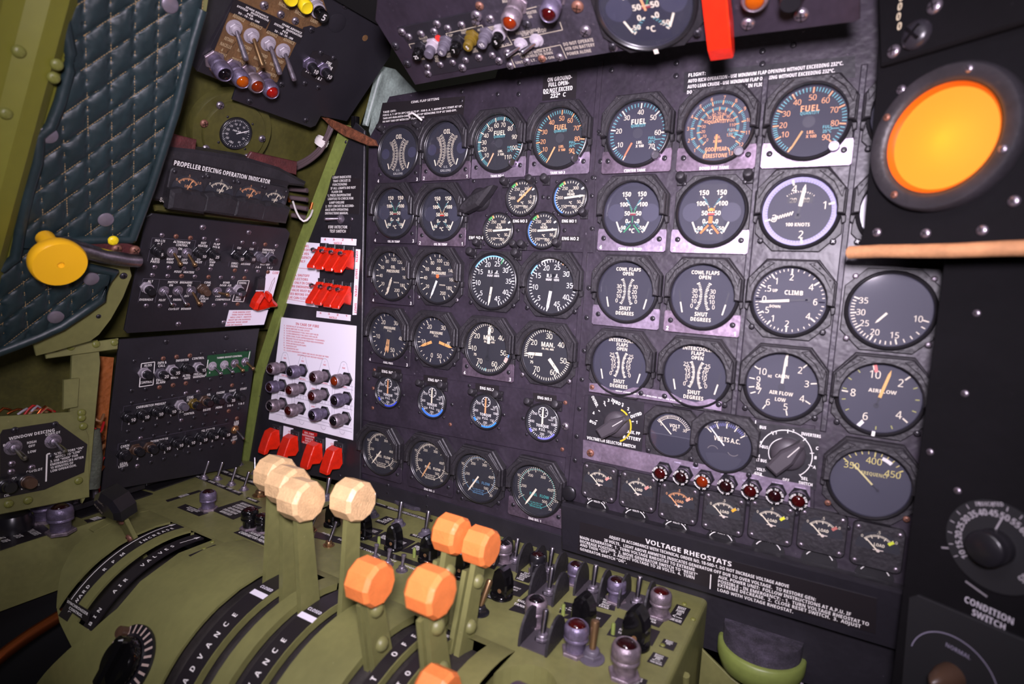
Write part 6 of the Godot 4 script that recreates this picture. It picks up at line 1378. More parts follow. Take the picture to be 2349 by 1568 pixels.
	words(t, f2, ztext(ZO, [["AUX.", 1350, 5, 90], ["HEATER", 1592, 115, 100], ["ON", 1578, 158, 36], ["INSTR. LTS", 1240, 270, 110], ["HOLD SW ON UNTIL LT", 1555, 300, 250], ["IS OFF TO", 1550, 325, 120], ["STOP", 1690, 292, 95, 1.3], ["TO START WITH A.P.P.", 1625, 498, 340], ["OR ON HOLD SW. DOWN", 1640, 528, 320], ["UNTIL    LT.       IS ON", 1620, 575, 390], ["DO NOT OPERATE", 2040, 402, 300, 1.2], ["HTR ON BATTERY", 2055, 448, 296, 1.2], ["POWER ALONE", 2048, 500, 240, 1.2], ["W. LTS", 1340, 430, 80]], 0.0031), L(0.7, 0.66, 0.6), 0.0)
	words(t, f2, ztext(ZO, [["SURFACE", 550, 362, 85], ["DE-ICING", 562, 392, 85], ["REAR", 818, 338, 46], ["CABIN", 935, 285, 56], ["PRES.", 945, 312, 58], ["AIR", 1090, 285, 40], ["ENG", 545, 562, 36], ["HYD A", 672, 540, 44], ["AUX", 680, 562, 36], ["FUEL", 686, 585, 40], ["CARB", 790, 515, 46], ["HEAT", 795, 540, 46], ["VENTI", 1035, 470, 50], ["LATOR", 1050, 492, 60]], 0.0026), L(0.66, 0.62, 0.55), 0.0)
	lines_px(t, f2, [zs(ZO, [[432, 465], [412, 425], [520, 405]]), zs(ZO, [[605, 385], [730, 358], [752, 400]]), zs(ZO, [[790, 360], [768, 322], [1115, 240], [1135, 290]]), zs(ZO, [[1160, 265], [1300, 235]]), zs(ZO, [[1285, 455], [1405, 425], [1340, 310]]), zs(ZO, [[1405, 385], [1890, 285], [1865, 210]]), zs(ZO, [[1435, 650], [1390, 550], [1470, 510]]), zs(ZO, [[1640, 478], [1870, 430], [1930, 560]]), zs(ZO, [[1510, 95], [1640, 62]]), zs(ZO, [[1505, 95], [1535, 75]]), zs(ZO, [[1505, 95], [1535, 108]])], 0.0008, L(0.7, 0.66, 0.58), 0.0)
	screws(t, f2, zs(ZO, [[412, 352, "screw", 0.0042], [528, 325, "screw", 0.0044], [655, 302, "screw", 0.0044], [786, 272, "screw", 0.0044], [918, 240, "screw", 0.0044], [1055, 212, "screw", 0.0044], [592, 642, "screw", 0.004], [715, 620, "screw", 0.004], [833, 600, "screw", 0.004], [957, 577, "screw", 0.004], [1084, 553, "screw", 0.0044], [1213, 530, "screw", 0.004], [1278, 583, "screw"], [345, 305], [682, 230], [1063, 150, "screw", 0.006], [596, 705], [925, 648, "screw", 0.005], [1385, 630], [1360, 505], [1548, 235, "screw_dark", 0.0055], [1545, 590], [1863, 548], [1692, 562, "screw_rust"], [1195, 180], [1092, 55, "screw_rust"]]), 0.0045, "screw")
	screws(t, FO, zs(ZO, [[280, 440], [395, 610]]), 0.005, "screw_dark")
	for q in [[482, 548, "25", "fuse", "bakelite", "fuse cap marked 25 at the end of the overhead fuse row"], [598, 530, "", "fuse_light", "fuse_grey", "fuse with pale barrel in the overhead fuse row"], [722, 505, "6", "fuse_grey", "fuse_grey", "grey fuse cap marked 6 below the red sticker"], [845, 488, "7", "fuse", "bakelite", "black fuse cap marked 7 in the overhead row"], [975, 455, "5", "fuse_amber", "fuse_amber", "amber fuse cap marked 5 in the overhead row"], [1112, 432, "15", "fuse_grey", "fuse_grey", "grey fuse cap marked 15 ending the overhead row"], [1248, 405, "5", "fuse_light", "bakelite", "black fuse cap marked 5 by INSTR LTS on the overhead panel"]]:
		var v := z(ZO, q[0], q[1]); fuse(f2, v[0], v[1], q[2], q[5], "overhead fuses", q[3], q[4], 0.9)
	for q in [[1375, 228, "lens_orange", "lampbody", "brown-lensed AUX heater lamp on the overhead panel"], [1750, 148, "lens_red", "lampbody_violet", "violet-ringed dark red lamp above the HEATER label"]]:
		var v := z(ZO, q[0], q[1]); lamp(f2, v[0], v[1], q[2], q[4], "", 0.9, q[3], "lampbody", 0.03)
	for q in [[1490, 420, "heater toggle beside START WITH A.P.P."], [1640, 385, "heater toggle beside the curved arrow"]]:
		var v := z(ZO, q[0], q[1]); toggle(f2, v[0], v[1], q[2], "overhead heater toggles", -0.75, 0.2, 0.018, "steel", "fuse_light", false)
		get_child(get_child_count() - 1).scale = Vector3.ONE * 1.0
	for q in [[2035, 60, "brass"], [2112, 295, "screw"]]:
		var v := z(ZO, q[0], q[1])
		screw(t, on(f2, v[0], v[1]), 0.006, q[2] if q[2] != "brass" else "screw_rust", "large_stud")
	var rs := z(ZO, 698, 368)
	var st := thing("round_sticker", "small red round sticker on the overhead fuse row", "sticker", on(f2, rs[0], rs[1]))
	b = MB.new(); b.lathe([Vector2(0.0042, 0), Vector2(0.0042, 0.0006), Vector2(0, 0.0006)], 20); obj("disc", b, M.sticker, st)
	gauge(1478, 18, "overhead temperature gauge with orange needle and white paint mark", {"s": 1.18, "hood": false, "dial": "dial", "draw": func(b_):
		temp_dial(b_, false)
		b_.col = CO; b_.bar(V2(0, -0.1), V2(-0.1, 0.5), 0.05, 0.05); b_.col = L(0.9, 0.85, 0.8); b_.bar(V2(0.06, -0.98), V2(0.07, -1.1), 0.1, 0.2)}, FO)
	placard(FO, "black strip lettered TEMP beside the overhead temperature gauge", [[1585, -10], [1602, -14], [1609, 50], [1586, 54]], "black_new", [["TEMP", 0.4, 0.4, 0.07, 3.0, 0, -90]], WH, func(p, sz): p.bar(V2(-0.4 * sz.x, -0.44 * sz.y), V2(0.4 * sz.x, -0.42 * sz.y), 0.0008); p.bar(V2(0.4 * sz.x, -0.42 * sz.y), V2(0.2 * sz.x, 0.4 * sz.y), 0.0008))
	var og := guard(FO, 1655, 25, "orange-red switch guard hanging on the overhead panel", "", [[0.04, 0.004], [0.04, 0.016], [-0.02, 0.024], [-0.034, 0.02], [-0.034, 0.012], [-0.01, 0.004]], 0.02, false)
	lamp(f2, 1730, 6, "lens_amber", "amber lamp beside the overhead orange-red guard", "", 1.0, "lampbody", "fuse", 0.02)
	fuse(f2, 1813, 8, "", "black button beside the overhead amber lamp", "", "fuse", "fuse", 1.4)
	screws(t, FO, [[1716, 53, "screw", 0.006], [1838, 33, "screw", 0.006], [1597, 70, "screw", 0.005], [1557, 81, "screw", 0.004], [1408, 110, "screw", 0.004]], 0.005, "screw")
	b = MB.new()
	b.box(V(-0.6, 0.34, 0.05), V(0.1, 0.42, 0.3)); struct("trim_1", b, M.dark)

# ---------- angled panels beside the board ----------
func beside_panels() -> void:
	var t := thing("angled_panel", "matt black angled side panel with CONDITION SWITCH lettering", "control panel")
	var b := MB.new()
	b.prism(quadpx(FR, [[2172, 540], [2106, 1060], [2040, 1600], [2040, 1700], [2700, 1900], [2700, 400]]), -0.01, 0, 0.001, true)
	obj("face_plate", b, M.matt, t, FR)
	b = MB.new()
	b.prism(quadpx(FR, [[2090, 1368], [2110, 1362], [2349, 1462], [2520, 1530], [2520, 1900], [2062, 1700]]), 0, 0.004, 0.001)
	obj("lower_plate", b, M.dial, t, FR)
	screws(t, FR, [[2241, 718], [2214, 902], [2197, 1125], [2134, 1036]], 0.003, "screw")
	var d := thing("condition_dial", "large blurred dial with ring of white figures above CONDITION SWITCH", "dial", on(FR, 2286, 1252))
	b = MB.new()
	b.lathe([Vector2(0.036, 0), Vector2(0.036, 0.002), Vector2(0, 0.002)], 48); obj("disc", b, M.dial, d)
	b = MB.new()
	b.col = L(0.62, 0.6, 0.62)
	for i in 16:
		var a := -128.0 + i * 17.0
		tx(b, ["10", "15", "20", "25", "30", "35", "40", "45", "50", "55", "60", "65", "70", "75", "80", "85"][i], dirv(a).x * 0.0262, dirv(a).y * 0.0262, 0.005, 0, 0, -a)
		b.bar(dirv(a) * 0.031, dirv(a) * 0.0345, 0.0007)
	tx(b, "INDICATED", -0.008, 0.0318, 0.003, 0.02, 0, 20)
	b.bar(V2(-0.004, 0.004), V2(0.002, 0.024), 0.0012)
	obj("markings", b, M.print, d, T(0, 0, 0.0024))
	b = MB.new()
	b.lathe([Vector2(0.014, 0.002), Vector2(0.014, 0.016), Vector2(0.012, 0.018), Vector2(0, 0.018)], 24); obj("centre_knob", b, M.fuse, d)
	words(t, FR, [["CONDITION", 2268, 1398, 0.0052, 104, 0, 0.0], ["SWITCH", 2268, 1420, 0.0052, 70, 0, 0.0]], L(0.75, 0.73, 0.76))
	lines_px(t, FR, [[[2160, 1255], [2192, 1258]], [[2215, 1332], [2265, 1368]]], 0.0016, L(0.5, 0.48, 0.5))
	var e := thing("rotary_selector", "brownish pointed rotary knob inside a grey ring at the foot of the angled panel", "knob", on(FR, 2190, 1548))
	b = MB.new()
	b.col = L(0.5, 0.48, 0.55)
	b.arc(V2(0, 0), 0.0335, 0.0345, -80, 150, 40)
	tx(b, "NORMAL", 0.002, 0.024, 0.0035)
	obj("ring_marking", b, M.print, e, T(0, 0, 0.0045))
	b = MB.new(); b.lathe([Vector2(0.011, 0.003), Vector2(0.0105, 0.012), Vector2(0.007, 0.024), Vector2(0.002, 0.031), Vector2(0, 0.032)], 20); obj("cone_knob", b, M.fuse_brown, e)
	# scope panel
	t = thing("scope_panel", "black upper side panel framing the glowing amber scope", "control panel")
	b = MB.new()
	b.prism(quadpx(FS, [[2024, -60], [2019, 0], [2005, 221], [1979, 520], [1966, 572], [2640, 545], [2640, -250]]), -0.034, 0, 0.002, true)
	obj("face_plate", b, M.matt, t, FS)
	b = MB.new()
	b.prism(quadpx(FS, [[2024, -60], [2031, 156], [2349, 62], [2640, -30], [2640, -250]]), 0, 0.008, 0.002)
	obj("upper_plate", b, M.matt, t, FS)
	screws(t, Transform3D(FS.basis, FS.origin + FS.basis.z * 0.008), [[2051, 118, "screw", 0.0055], [2104, 80, "screw_dark", 0.012], [2145, 15, "screw", 0.006]], 0.005, "screw")
	words(t, FS, [["0", 2064, 60, 0.006], ["0", 2062, 38, 0.006], ["0", 2065, 15, 0.006], ["0", 2068, -6, 0.006]], L(0.8, 0.74, 0.62), 0.0082)
	screws(t, FS, [[2068, 206], [2327, 461], [2254, 528], [2124, 535], [2012, 533]], 0.004, "screw")
	var s := thing("amber_scope", "round amber glowing scope lens in a thick black ring", "scope", on(FS, 2169, 320))
	b = MB.new()
	b.lathe([Vector2(0.057, 0), Vector2(0.057, 0.008), Vector2(0.055, 0.0105), Vector2(0.047, 0.011), Vector2(0.0435, 0.0085), Vector2(0.042, 0.004), Vector2(0.042, 0.0)], 64)
	obj("ring", b, M.hood, s)
	b = MB.new()
	b.lathe([Vector2(0.0424, 0.0075), Vector2(0.041, 0.005), Vector2(0.0392, 0.003)], 64)
	var rim := mat(Color(0.68, 0.3, 0.02), 0.35)
	rim.emission_enabled = true; rim.emission = Color(0.9, 0.34, 0.02); rim.emission_energy_multiplier = 0.05
	obj("rim_band", b, rim, s)
	b = MB.new()
	b.lathe([Vector2(0.0396, 0.003), Vector2(0.026, 0.0036), Vector2(0.013, 0.0042), Vector2(0, 0.0044)], 56)
	var am := mat(Color(0.82, 0.5, 0.14), 0.4)
	am.emission_enabled = true; am.emission = Color(0.96, 0.62, 0.16); am.emission_energy_multiplier = 0.12
	obj("lens", b, am, s)
	var gl := OmniLight3D.new()
	gl.name = "lens_glow"; gl.light_color = Color(1.0, 0.62, 0.2); gl.light_energy = 0.004; gl.light_size = 0.04; gl.shadow_enabled = true; gl.omni_range = 6.0
	gl.position = V(0, 0, 0.012); s.add_child(gl)
	for q in [[-60, 1], [20, 0], [110, 0], [215, 1]]: screw(s, T(dirv(q[0]).x * 0.0505, dirv(q[0]).y * 0.0505, 0.011), 0.003, "screw" if q[1] == 0 else "screw_rust")
	var w := thing("wooden_bar", "pale worn wooden bar along the lower edge of the scope panel", "bar", Transform3D(FS.basis, hit(FS, 1958, 580)))
	b = MB.new()
	var pts := []
	for i in 9: pts.append(V(0.001 + i * 0.03, 0.0005 * sin(i * 1.7), 0.006 + 0.0006 * sin(i * 2.3)))
	b.tube(pts, 0.0058, 12)
	obj("bar_body", b, M.wood, w)

# ---------- desk with lever quadrants ----------
const DY := -0.5
const DZ := 0.25
func drum_pt(x: float, r: float, deg: float) -> Vector3:
	var a := deg_to_rad(deg)
	return Vector3(x, DY + r * cos(a), DZ + r * sin(a))
func drum_band(b: MB, x0: float, x1: float, r: float, a0: float, a1: float, seg := 20, depth := 0.008) -> void:
	for i in seg:
		var t0 := lerpf(a0, a1, float(i) / seg); var t1 := lerpf(a0, a1, float(i + 1) / seg)
		var n0 := drum_pt(0, 1, t0) - Vector3(0, DY, DZ); var n1 := drum_pt(0, 1, t1) - Vector3(0, DY, DZ)
		b.tri(drum_pt(x0, r, t0), drum_pt(x1, r, t0), drum_pt(x1, r, t1), n0, n0, n1)
		b.tri(drum_pt(x0, r, t0), drum_pt(x1, r, t1), drum_pt(x0, r, t1), n0, n1, n1)
		b.quad(drum_pt(x0, r, t0), drum_pt(x0, r, t1), drum_pt(x0, r - depth, t1), drum_pt(x0, r - depth, t0), V(-1, 0))
		b.quad(drum_pt(x1, r, t0), drum_pt(x1, r, t1), drum_pt(x1, r - depth, t1), drum_pt(x1, r - depth, t0), V(1, 0))
# edge: [angle, x] along the outline; the sheet runs from there to x1
func drum_taper(b: MB, edge: Array, x1: float, r: float) -> void:
	for i in edge.size() - 1:
		for k in 4:
			var t0 := lerpf(edge[i][0], edge[i + 1][0], k / 4.0); var t1 := lerpf(edge[i][0], edge[i + 1][0], (k + 1) / 4.0)
			var xa := lerpf(edge[i][1], edge[i + 1][1], k / 4.0); var xb := lerpf(edge[i][1], edge[i + 1][1], (k + 1) / 4.0)
			var n0 := drum_pt(0, 1, t0) - Vector3(0, DY, DZ); var n1 := drum_pt(0, 1, t1) - Vector3(0, DY, DZ)
			b.tri(drum_pt(xa, r, t0), drum_pt(x1, r, t0), drum_pt(x1, r, t1), n0, n0, n1)
			b.tri(drum_pt(xa, r, t0), drum_pt(x1, r, t1), drum_pt(xb, r, t1), n0, n1, n1)
			b.quad(drum_pt(xa, r, t0), drum_pt(xb, r, t1), drum_pt(xb, r - 0.003, t1), drum_pt(xa, r - 0.003, t0), V(-1, 0))
			b.quad(drum_pt(x1, r, t0), drum_pt(x1, r, t1), drum_pt(x1, r - 0.003, t1), drum_pt(x1, r - 0.003, t0), V(1, 0))
func drum_frame(x: float, r: float, deg: float) -> Transform3D:
	var a := deg_to_rad(deg)
	return Transform3D(Basis(V(0, sin(a), -cos(a)), V(-1, 0, 0), V(0, cos(a), sin(a))), drum_pt(x, r, deg))
func drum_word(parent: Node, x: float, r: float, a0: float, a1: float, s: String, h: float) -> void:
	var p := MB.new()
	p.col = WH
	for i in s.length():
		if s[i] == " ": continue
		p.xf = drum_frame(x, r, lerpf(a0, a1, float(i) / maxi(1, s.length() - 1)))
		tx(p, s[i], 0, 0, h)
	p.xf = Transform3D()
	obj("lettering", p, M.print, parent)
func desk_top_sheet(b: MB, x0: float, x1: float, z0: float, z1: float) -> void:
	b.quad(V(x0, -0.36, z0), V(x1, -0.36, z0), V(x1, -0.36, z1), V(x0, -0.36, z1), Vector3.UP)
func desk() -> void:
	var t := thing("engineer_desk", "olive green metal desk with curved lever quadrant humps", "desk")
	var b := MB.new()
	desk_top_sheet(b, -0.99, -0.862, -0.008, 0.75)
	desk_top_sheet(b, -0.862, -0.655, -0.008, 0.227)
	desk_top_sheet(b, -0.66, -0.247, -0.008, 0.206)
	desk_top_sheet(b, -0.247, -0.113, -0.008, 0.205)
	desk_top_sheet(b, -0.181, -0.113, 0.205, 0.42); desk_top_sheet(b, -0.249, -0.181, 0.33, 0.42)
	for i in 16:   # round-ended opening for the trim wheel, with its well walls below
		var e0 := PI * i / 16.0 - PI * 0.5; var e1 := PI * (i + 1) / 16.0 - PI * 0.5
		var w0 := V(-0.215 + sin(e0) * 0.034, -0.36, 0.262 - cos(e0) * 0.05); var w1 := V(-0.215 + sin(e1) * 0.034, -0.36, 0.262 - cos(e1) * 0.05)
		b.quad(w0, w1, V(w1.x, -0.36, 0.205), V(w0.x, -0.36, 0.205), Vector3.UP)
		b.quad(w0, w1, w1 + V(0, -0.12), w0 + V(0, -0.12), V(-sin((e0 + e1) / 2), 0, cos((e0 + e1) / 2)))
	b.quad(V(-0.249, -0.36, 0.33), V(-0.181, -0.36, 0.33), V(-0.181, -0.48, 0.33), V(-0.249, -0.48, 0.33), Vector3.FORWARD)
	b.quad(V(-0.181, -0.36, 0.262), V(-0.181, -0.36, 0.33), V(-0.181, -0.48, 0.33), V(-0.181, -0.48, 0.262), V(-1, 0)); b.quad(V(-0.249, -0.36, 0.262), V(-0.249, -0.36, 0.33), V(-0.249, -0.48, 0.33), V(-0.249, -0.48, 0.262), V(1, 0))
	b.quad(V(-0.25, -0.48, 0.2), V(-0.18, -0.48, 0.2), V(-0.18, -0.48, 0.34), V(-0.25, -0.48, 0.34), Vector3.UP)
	for i in 4:   # rolled edge towards the bracket
		var a0 := PI * 0.5 * i / 4.0; var a1 := PI * 0.5 * (i + 1) / 4.0
		var o := V(-0.113, -0.366, 0)
		var p := o + V(sin(a0), cos(a0)) * 0.006; var q := o + V(sin(a1), cos(a1)) * 0.006
		b.quad(p + V(0, 0, -0.01), q + V(0, 0, -0.01), q + V(0, 0, 0.42), p + V(0, 0, 0.42), V(sin((a0 + a1) / 2), cos((a0 + a1) / 2)))
	b.quad(V(-0.107, -0.366, -0.01), V(-0.107, -0.366, 0.42), V(-0.107, -0.62, 0.42), V(-0.107, -0.62, -0.01), V(1, 0))
	b.quad(V(-0.247, -0.36, 0.42), V(-0.107, -0.36, 0.42), V(-0.107, -0.62, 0.42), V(-0.247, -0.62, 0.42), Vector3.BACK)
	obj("top_sheet", b, M.green, t)
	b = MB.new()   # ledge face towards the well
	b.quad(V(-0.862, -0.36, 0.2), V(-0.862, -0.36, 0.75), V(-0.858, -0.436, 0.75), V(-0.858, -0.436, 0.2), V(1, 0.05))
	b.quad(V(-0.858, -0.436, 0.2), V(-0.858, -0.436, 0.75), V(-0.99, -0.436, 0.75), V(-0.99, -0.436, 0.2), V(0, -1))
	obj("ledge_face", b, M.green, t)
	# smaller hump
	b = MB.new()
	drum_taper(b, [[-9.6, -0.845], [30, -0.845], [42, -0.825], [51, -0.8], [56, -0.785]], -0.784, 0.142)
	drum_band(b, -0.752, -0.736, 0.142, -9.6, 61, 20, 0.003); drum_taper(b, [[-9.6, -0.69], [70, -0.69]], -0.655, 0.142)
	drum_taper(b, [[56, -0.784], [60, -0.765], [65, -0.725], [70, -0.69]], -0.688, 0.142)
	drum_band(b, -0.862, -0.845, 0.142, -9.6, 20)
	for q in [[-0.784, -0.752], [-0.736, -0.69]]: drum_band(b, q[0], q[1], 0.142, -9.6, -7.5, 2)
	obj("synchronizer_hump", b, M.green, t)
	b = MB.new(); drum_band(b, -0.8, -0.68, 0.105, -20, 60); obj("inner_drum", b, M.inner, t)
	b = MB.new(); drum_band(b, -0.773, -0.752, 0.1425, -7.5, 58, 20, 0.002); obj("slot_strip", b, M.label, t)
	b = MB.new(); drum_band(b, -0.724, -0.705, 0.1405, -7.0, 60, 20, 0.002); obj("slot_strip", b, M.label, t)
	drum_word(t, -0.757, 0.143, 54, -2, "TOWARD   R P M   INCREASE", 0.0052)
	drum_word(t, -0.714, 0.1408, 60, 8, "CABIN  AIR  VALVES", 0.0055)
	b = MB.new(); b.col = WH
	for i in 14: 
		var q0 := drum_pt(-0.768, 0.1429, 52.0 - i * 4.0); var q1 := drum_pt(-0.768, 0.1429, 48.0 - i * 4.0)
		var nn := (q0 - V(-0.768, DY, DZ)).normalized()
		b.quad(q0 - V(0.0007, 0), q0 + V(0.0007, 0), q1 + V(0.0007, 0), q1 - V(0.0007, 0), nn)
	b.xf = drum_frame(-0.768, 0.1429, -5)
	b.tri(V(0.005, 0), V(-0.004, 0.003), V(-0.004, -0.003), Vector3.BACK, Vector3.BACK, Vector3.BACK)
	b.xf = drum_frame(-0.71, 0.1409, -4)
	b.bar(V2(-0.022, 0), V2(0, 0), 0.0014); b.tri(V(0.006, 0), V(-0.002, 0.003), V(-0.002, -0.003), Vector3.BACK, Vector3.BACK, Vector3.BACK)
	b.xf = Transform3D()
	obj("arrow_marking", b, M.print, t).set_meta("kind", "stuff")
	# main hump
	var R := 0.147
	b = MB.new()
	drum_taper(b, [[-17.8, -0.66], [25, -0.664], [40, -0.676], [55, -0.696], [70, -0.728], [88, -0.768], [105, -0.8]], -0.556, R)
	drum_band(b, -0.495, -0.475, R, -17.8, 105)
	drum_band(b, -0.424, -0.362, R, -17.8, 105)
	drum_band(b, -0.272, -0.247, R, -17.8, 105)
	for q in [[-0.556, -0.495], [-0.475, -0.424], [-0.362, -0.272]]: drum_band(b, q[0], q[1], R, -17.8, -12.5, 2)
	drum_band(b, -0.339, -0.331, R, -12.5, -4, 4)
	for e in [-0.247]:
		for i in 20:
			var d0 := -17.8 + 118.0 * i / 20.0; var d1 := -17.8 + 118.0 * (i + 1) / 20.0
			b.tri(drum_pt(e, R, d0), drum_pt(e, R, d1), V(e, DY, DZ), V(signf(e + 0.4), 0), V(signf(e + 0.4), 0), V(signf(e + 0.4), 0))
	obj("throttle_hump", b, M.green, t)
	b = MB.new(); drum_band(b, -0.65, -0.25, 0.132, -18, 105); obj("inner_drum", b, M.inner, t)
	for q in [[-0.54, -0.515, -12.5], [-0.462, -0.44, -12.5], [-0.344, -0.33, -12.5], [-0.318, -0.305, -12.5]]:
		b = MB.new(); drum_band(b, q[0], q[1], R - 0.001, q[2], 105); obj("slot_strip", b, M.label, t)
		b = MB.new(); drum_band(b, q[1], q[1] + 0.001, R - 0.0004, q[2], 105); obj("strip_edge", b, M.green, t)
	for q in [[-0.5275, 18.0], [-0.451, 18.0]]:
		b = MB.new(); b.col = L(0.92, 0.9, 0.94)
		var f := drum_frame(q[0], R - 0.0006, 13.0)
		b.xf = f
		b.quad(V(-0.0035, -0.0115), V(0.0035, -0.0115), V(0.0035, 0.0115), V(-0.0035, 0.0115), Vector3.BACK)
		b.xf = drum_frame(q[0], R - 0.0006, 9.0) * Transform3D(Basis(Vector3.BACK, -PI / 2), Vector3.ZERO)
		tx(b, "CLOSED", 0, 0, 0.004)
		b.xf = Transform3D()
		obj("closed_mark", b, M.print, t)
		drum_word(t, q[0], R - 0.0006, 52, 25, "ADVANCE", 0.0062)
	drum_word(t, -0.337, R - 0.0006, 34, 0, "CUT OFF", 0.0058)
	drum_word(t, -0.3115, R - 0.0006, 30, -8, "AUTO RICH", 0.0052)
	# friction knob with a black and white skirt on the front of the hump
	var k := thing("friction_knob", "big glossy dark knob with black and white striped ring on the hump front", "knob", drum_frame(-0.615, R, 57))
	b = MB.new()
	b.lathe([Vector2(0.036, 0.0), Vector2(0.036, 0.003), Vector2(0.026, 0.005), Vector2(0, 0.005)], 44); obj("skirt", b, M.fuse, k)
	b = MB.new(); b.col = L(0.7, 0.62, 0.58)
	for i in 26:
		var d := dirv(i * 360.0 / 26.0)
		var n2 := V(d.x * 0.2, d.y * 0.2, 0.98)
		var o2 := V2(d.y, -d.x) * 0.0012
		b.quad(V(d.x * 0.027 - o2.x, d.y * 0.027 - o2.y, 0.0051), V(d.x * 0.027 + o2.x, d.y * 0.027 + o2.y, 0.0051), V(d.x * 0.0355 + o2.x, d.y * 0.0355 + o2.y, 0.0034), V(d.x * 0.0355 - o2.x, d.y * 0.0355 - o2.y, 0.0034), n2)
	obj("stripes", b, M.print, k)
	b = MB.new(); b.lathe([Vector2(0.024, 0.004), Vector2(0.024, 0.012), Vector2(0.021, 0.016), Vector2(0, 0.017)], 36); obj("knob_body", b, M.bakelite, k)
	b = MB.new(); b.prism(rrect(-0.024, -0.006, 0.024, 0.006, 0.005), 0.012, 0.026, 0.003); obj("grip_bar", b, M.bakelite, k)
	b = MB.new(); b.lathe([Vector2(0.006, 0), Vector2(0.006, 0.012), Vector2(0, 0.013)], 14); obj("stop_button", b, M.fuse_brown, k, T(0.022, 0.022, 0))
	placard(drum_frame(-0.753, 0.1422, 66).rotated_local(Vector3.BACK, -PI / 2), "black SYNCHRONIZER CONTROL label on the smaller hump", [[155, 1370], [208, 1402], [200, 1428], [152, 1394]], "label", [["SYNCHRONIZER", 0.5, 0.3, 0.24, 0.86], ["CONTROL", 0.5, 0.7, 0.24, 0.55]], WH)
	# rivets and patch marks on the desk
	screws(t, FK, [[468, 1258], [545, 1240], [600, 1200], [487, 1243], [560, 1255], [520, 1300], [640, 1270], [1570, 1385], [1520, 1480], [1590, 1420]], 0.0028, "rivet")
	desk_items()

func desk_label(px: Array, lines: Array, label: String) -> void:
	placard(FK, label, px, "label", lines, WH)
# a tall black bakelite lever knob standing on the desk
func arch_knob(px: float, py: float, label: String, s := 1.0, turn := 0.0) -> void:
	var t := thing("arch_knob", label, "knob", on(FK, px, py, 0.0, turn), "black arch-shaped desk knobs")
	if not shared.has("arch"):
		var a := MB.new(); a.lathe([Vector2(0.012, 0), Vector2(0.012, 0.003), Vector2(0.01, 0.005), Vector2(0, 0.005)], 24)
		var b := MB.new()
		b.xf = Transform3D(Basis(V(1, 0, 0), V(0, 0, 1), V(0, -1, 0)), V(0, 0.0065, 0))
		b.prism(PackedVector2Array([V2(-0.0095, 0), V2(0.0095, 0), V2(0.0097, 0.016), V2(0.008, 0.024), V2(0.0045, 0.0295), V2(0.001, 0.0315), V2(-0.003, 0.0305), V2(-0.007, 0.026), V2(-0.0092, 0.017)]), 0, 0.013, 0.0016, true)
		var c := MB.new(); c.lathe([Vector2(0.0022, 0), Vector2(0.0022, 0.0006), Vector2(0, 0.0006)], 12)
		shared.arch = [a.mesh(), b.mesh(), c.mesh()]
	var sc := Transform3D(Basis().scaled(Vector3.ONE * s), Vector3.ZERO)
	obj("skirt", shared.arch[0], M.bakelite, t, sc); obj("arch_body", shared.arch[1], M.bakelite, t, sc)
	obj("set_screw", shared.arch[2], M.brown, t, Transform3D(Basis(V(1, 0, 0), V(0, 0, 1), V(0, -1, 0)).scaled(Vector3.ONE * s), V(0.002, -0.0066, 0.009) * s))
# a toggle between two dark fins on a small base
func fenced_toggle(px: float, py: float, label: String, ty_ := 0.2, fins := true) -> void:
	var t := toggle(FK, px, py, label, "fenced desk toggles", 0.0, ty_, 0.02, "steel", "steel_dull", false)
	t.scale = Vector3.ONE * 1.3
	if not fins: return
	if not shared.has("fin"):
		var b := MB.new()
		var poly := PackedVector2Array()
		for i in 13:
			var a := PI * i / 12.0
			poly.append(V2(cos(a) * 0.017, sin(a) * 0.024))
		b.xf = Transform3D(Basis(V(0, 1, 0), V(0, 0, 1), V(1, 0, 0)), V(-0.001, 0, 0))
		b.prism(poly, 0, 0.002, 0.0004, true)
		var c := MB.new(); c.box(V(-0.012, -0.016, 0), V(0.012, 0.016, 0.0012))
		shared.fin = [b.mesh(), c.mesh()]
	obj("base_plate", shared.fin[1], M.knob_grey, t)
	for s in [-1, 1]: obj("fin", shared.fin[0], M.rubber, t, T(s * 0.0115, 0, 0))
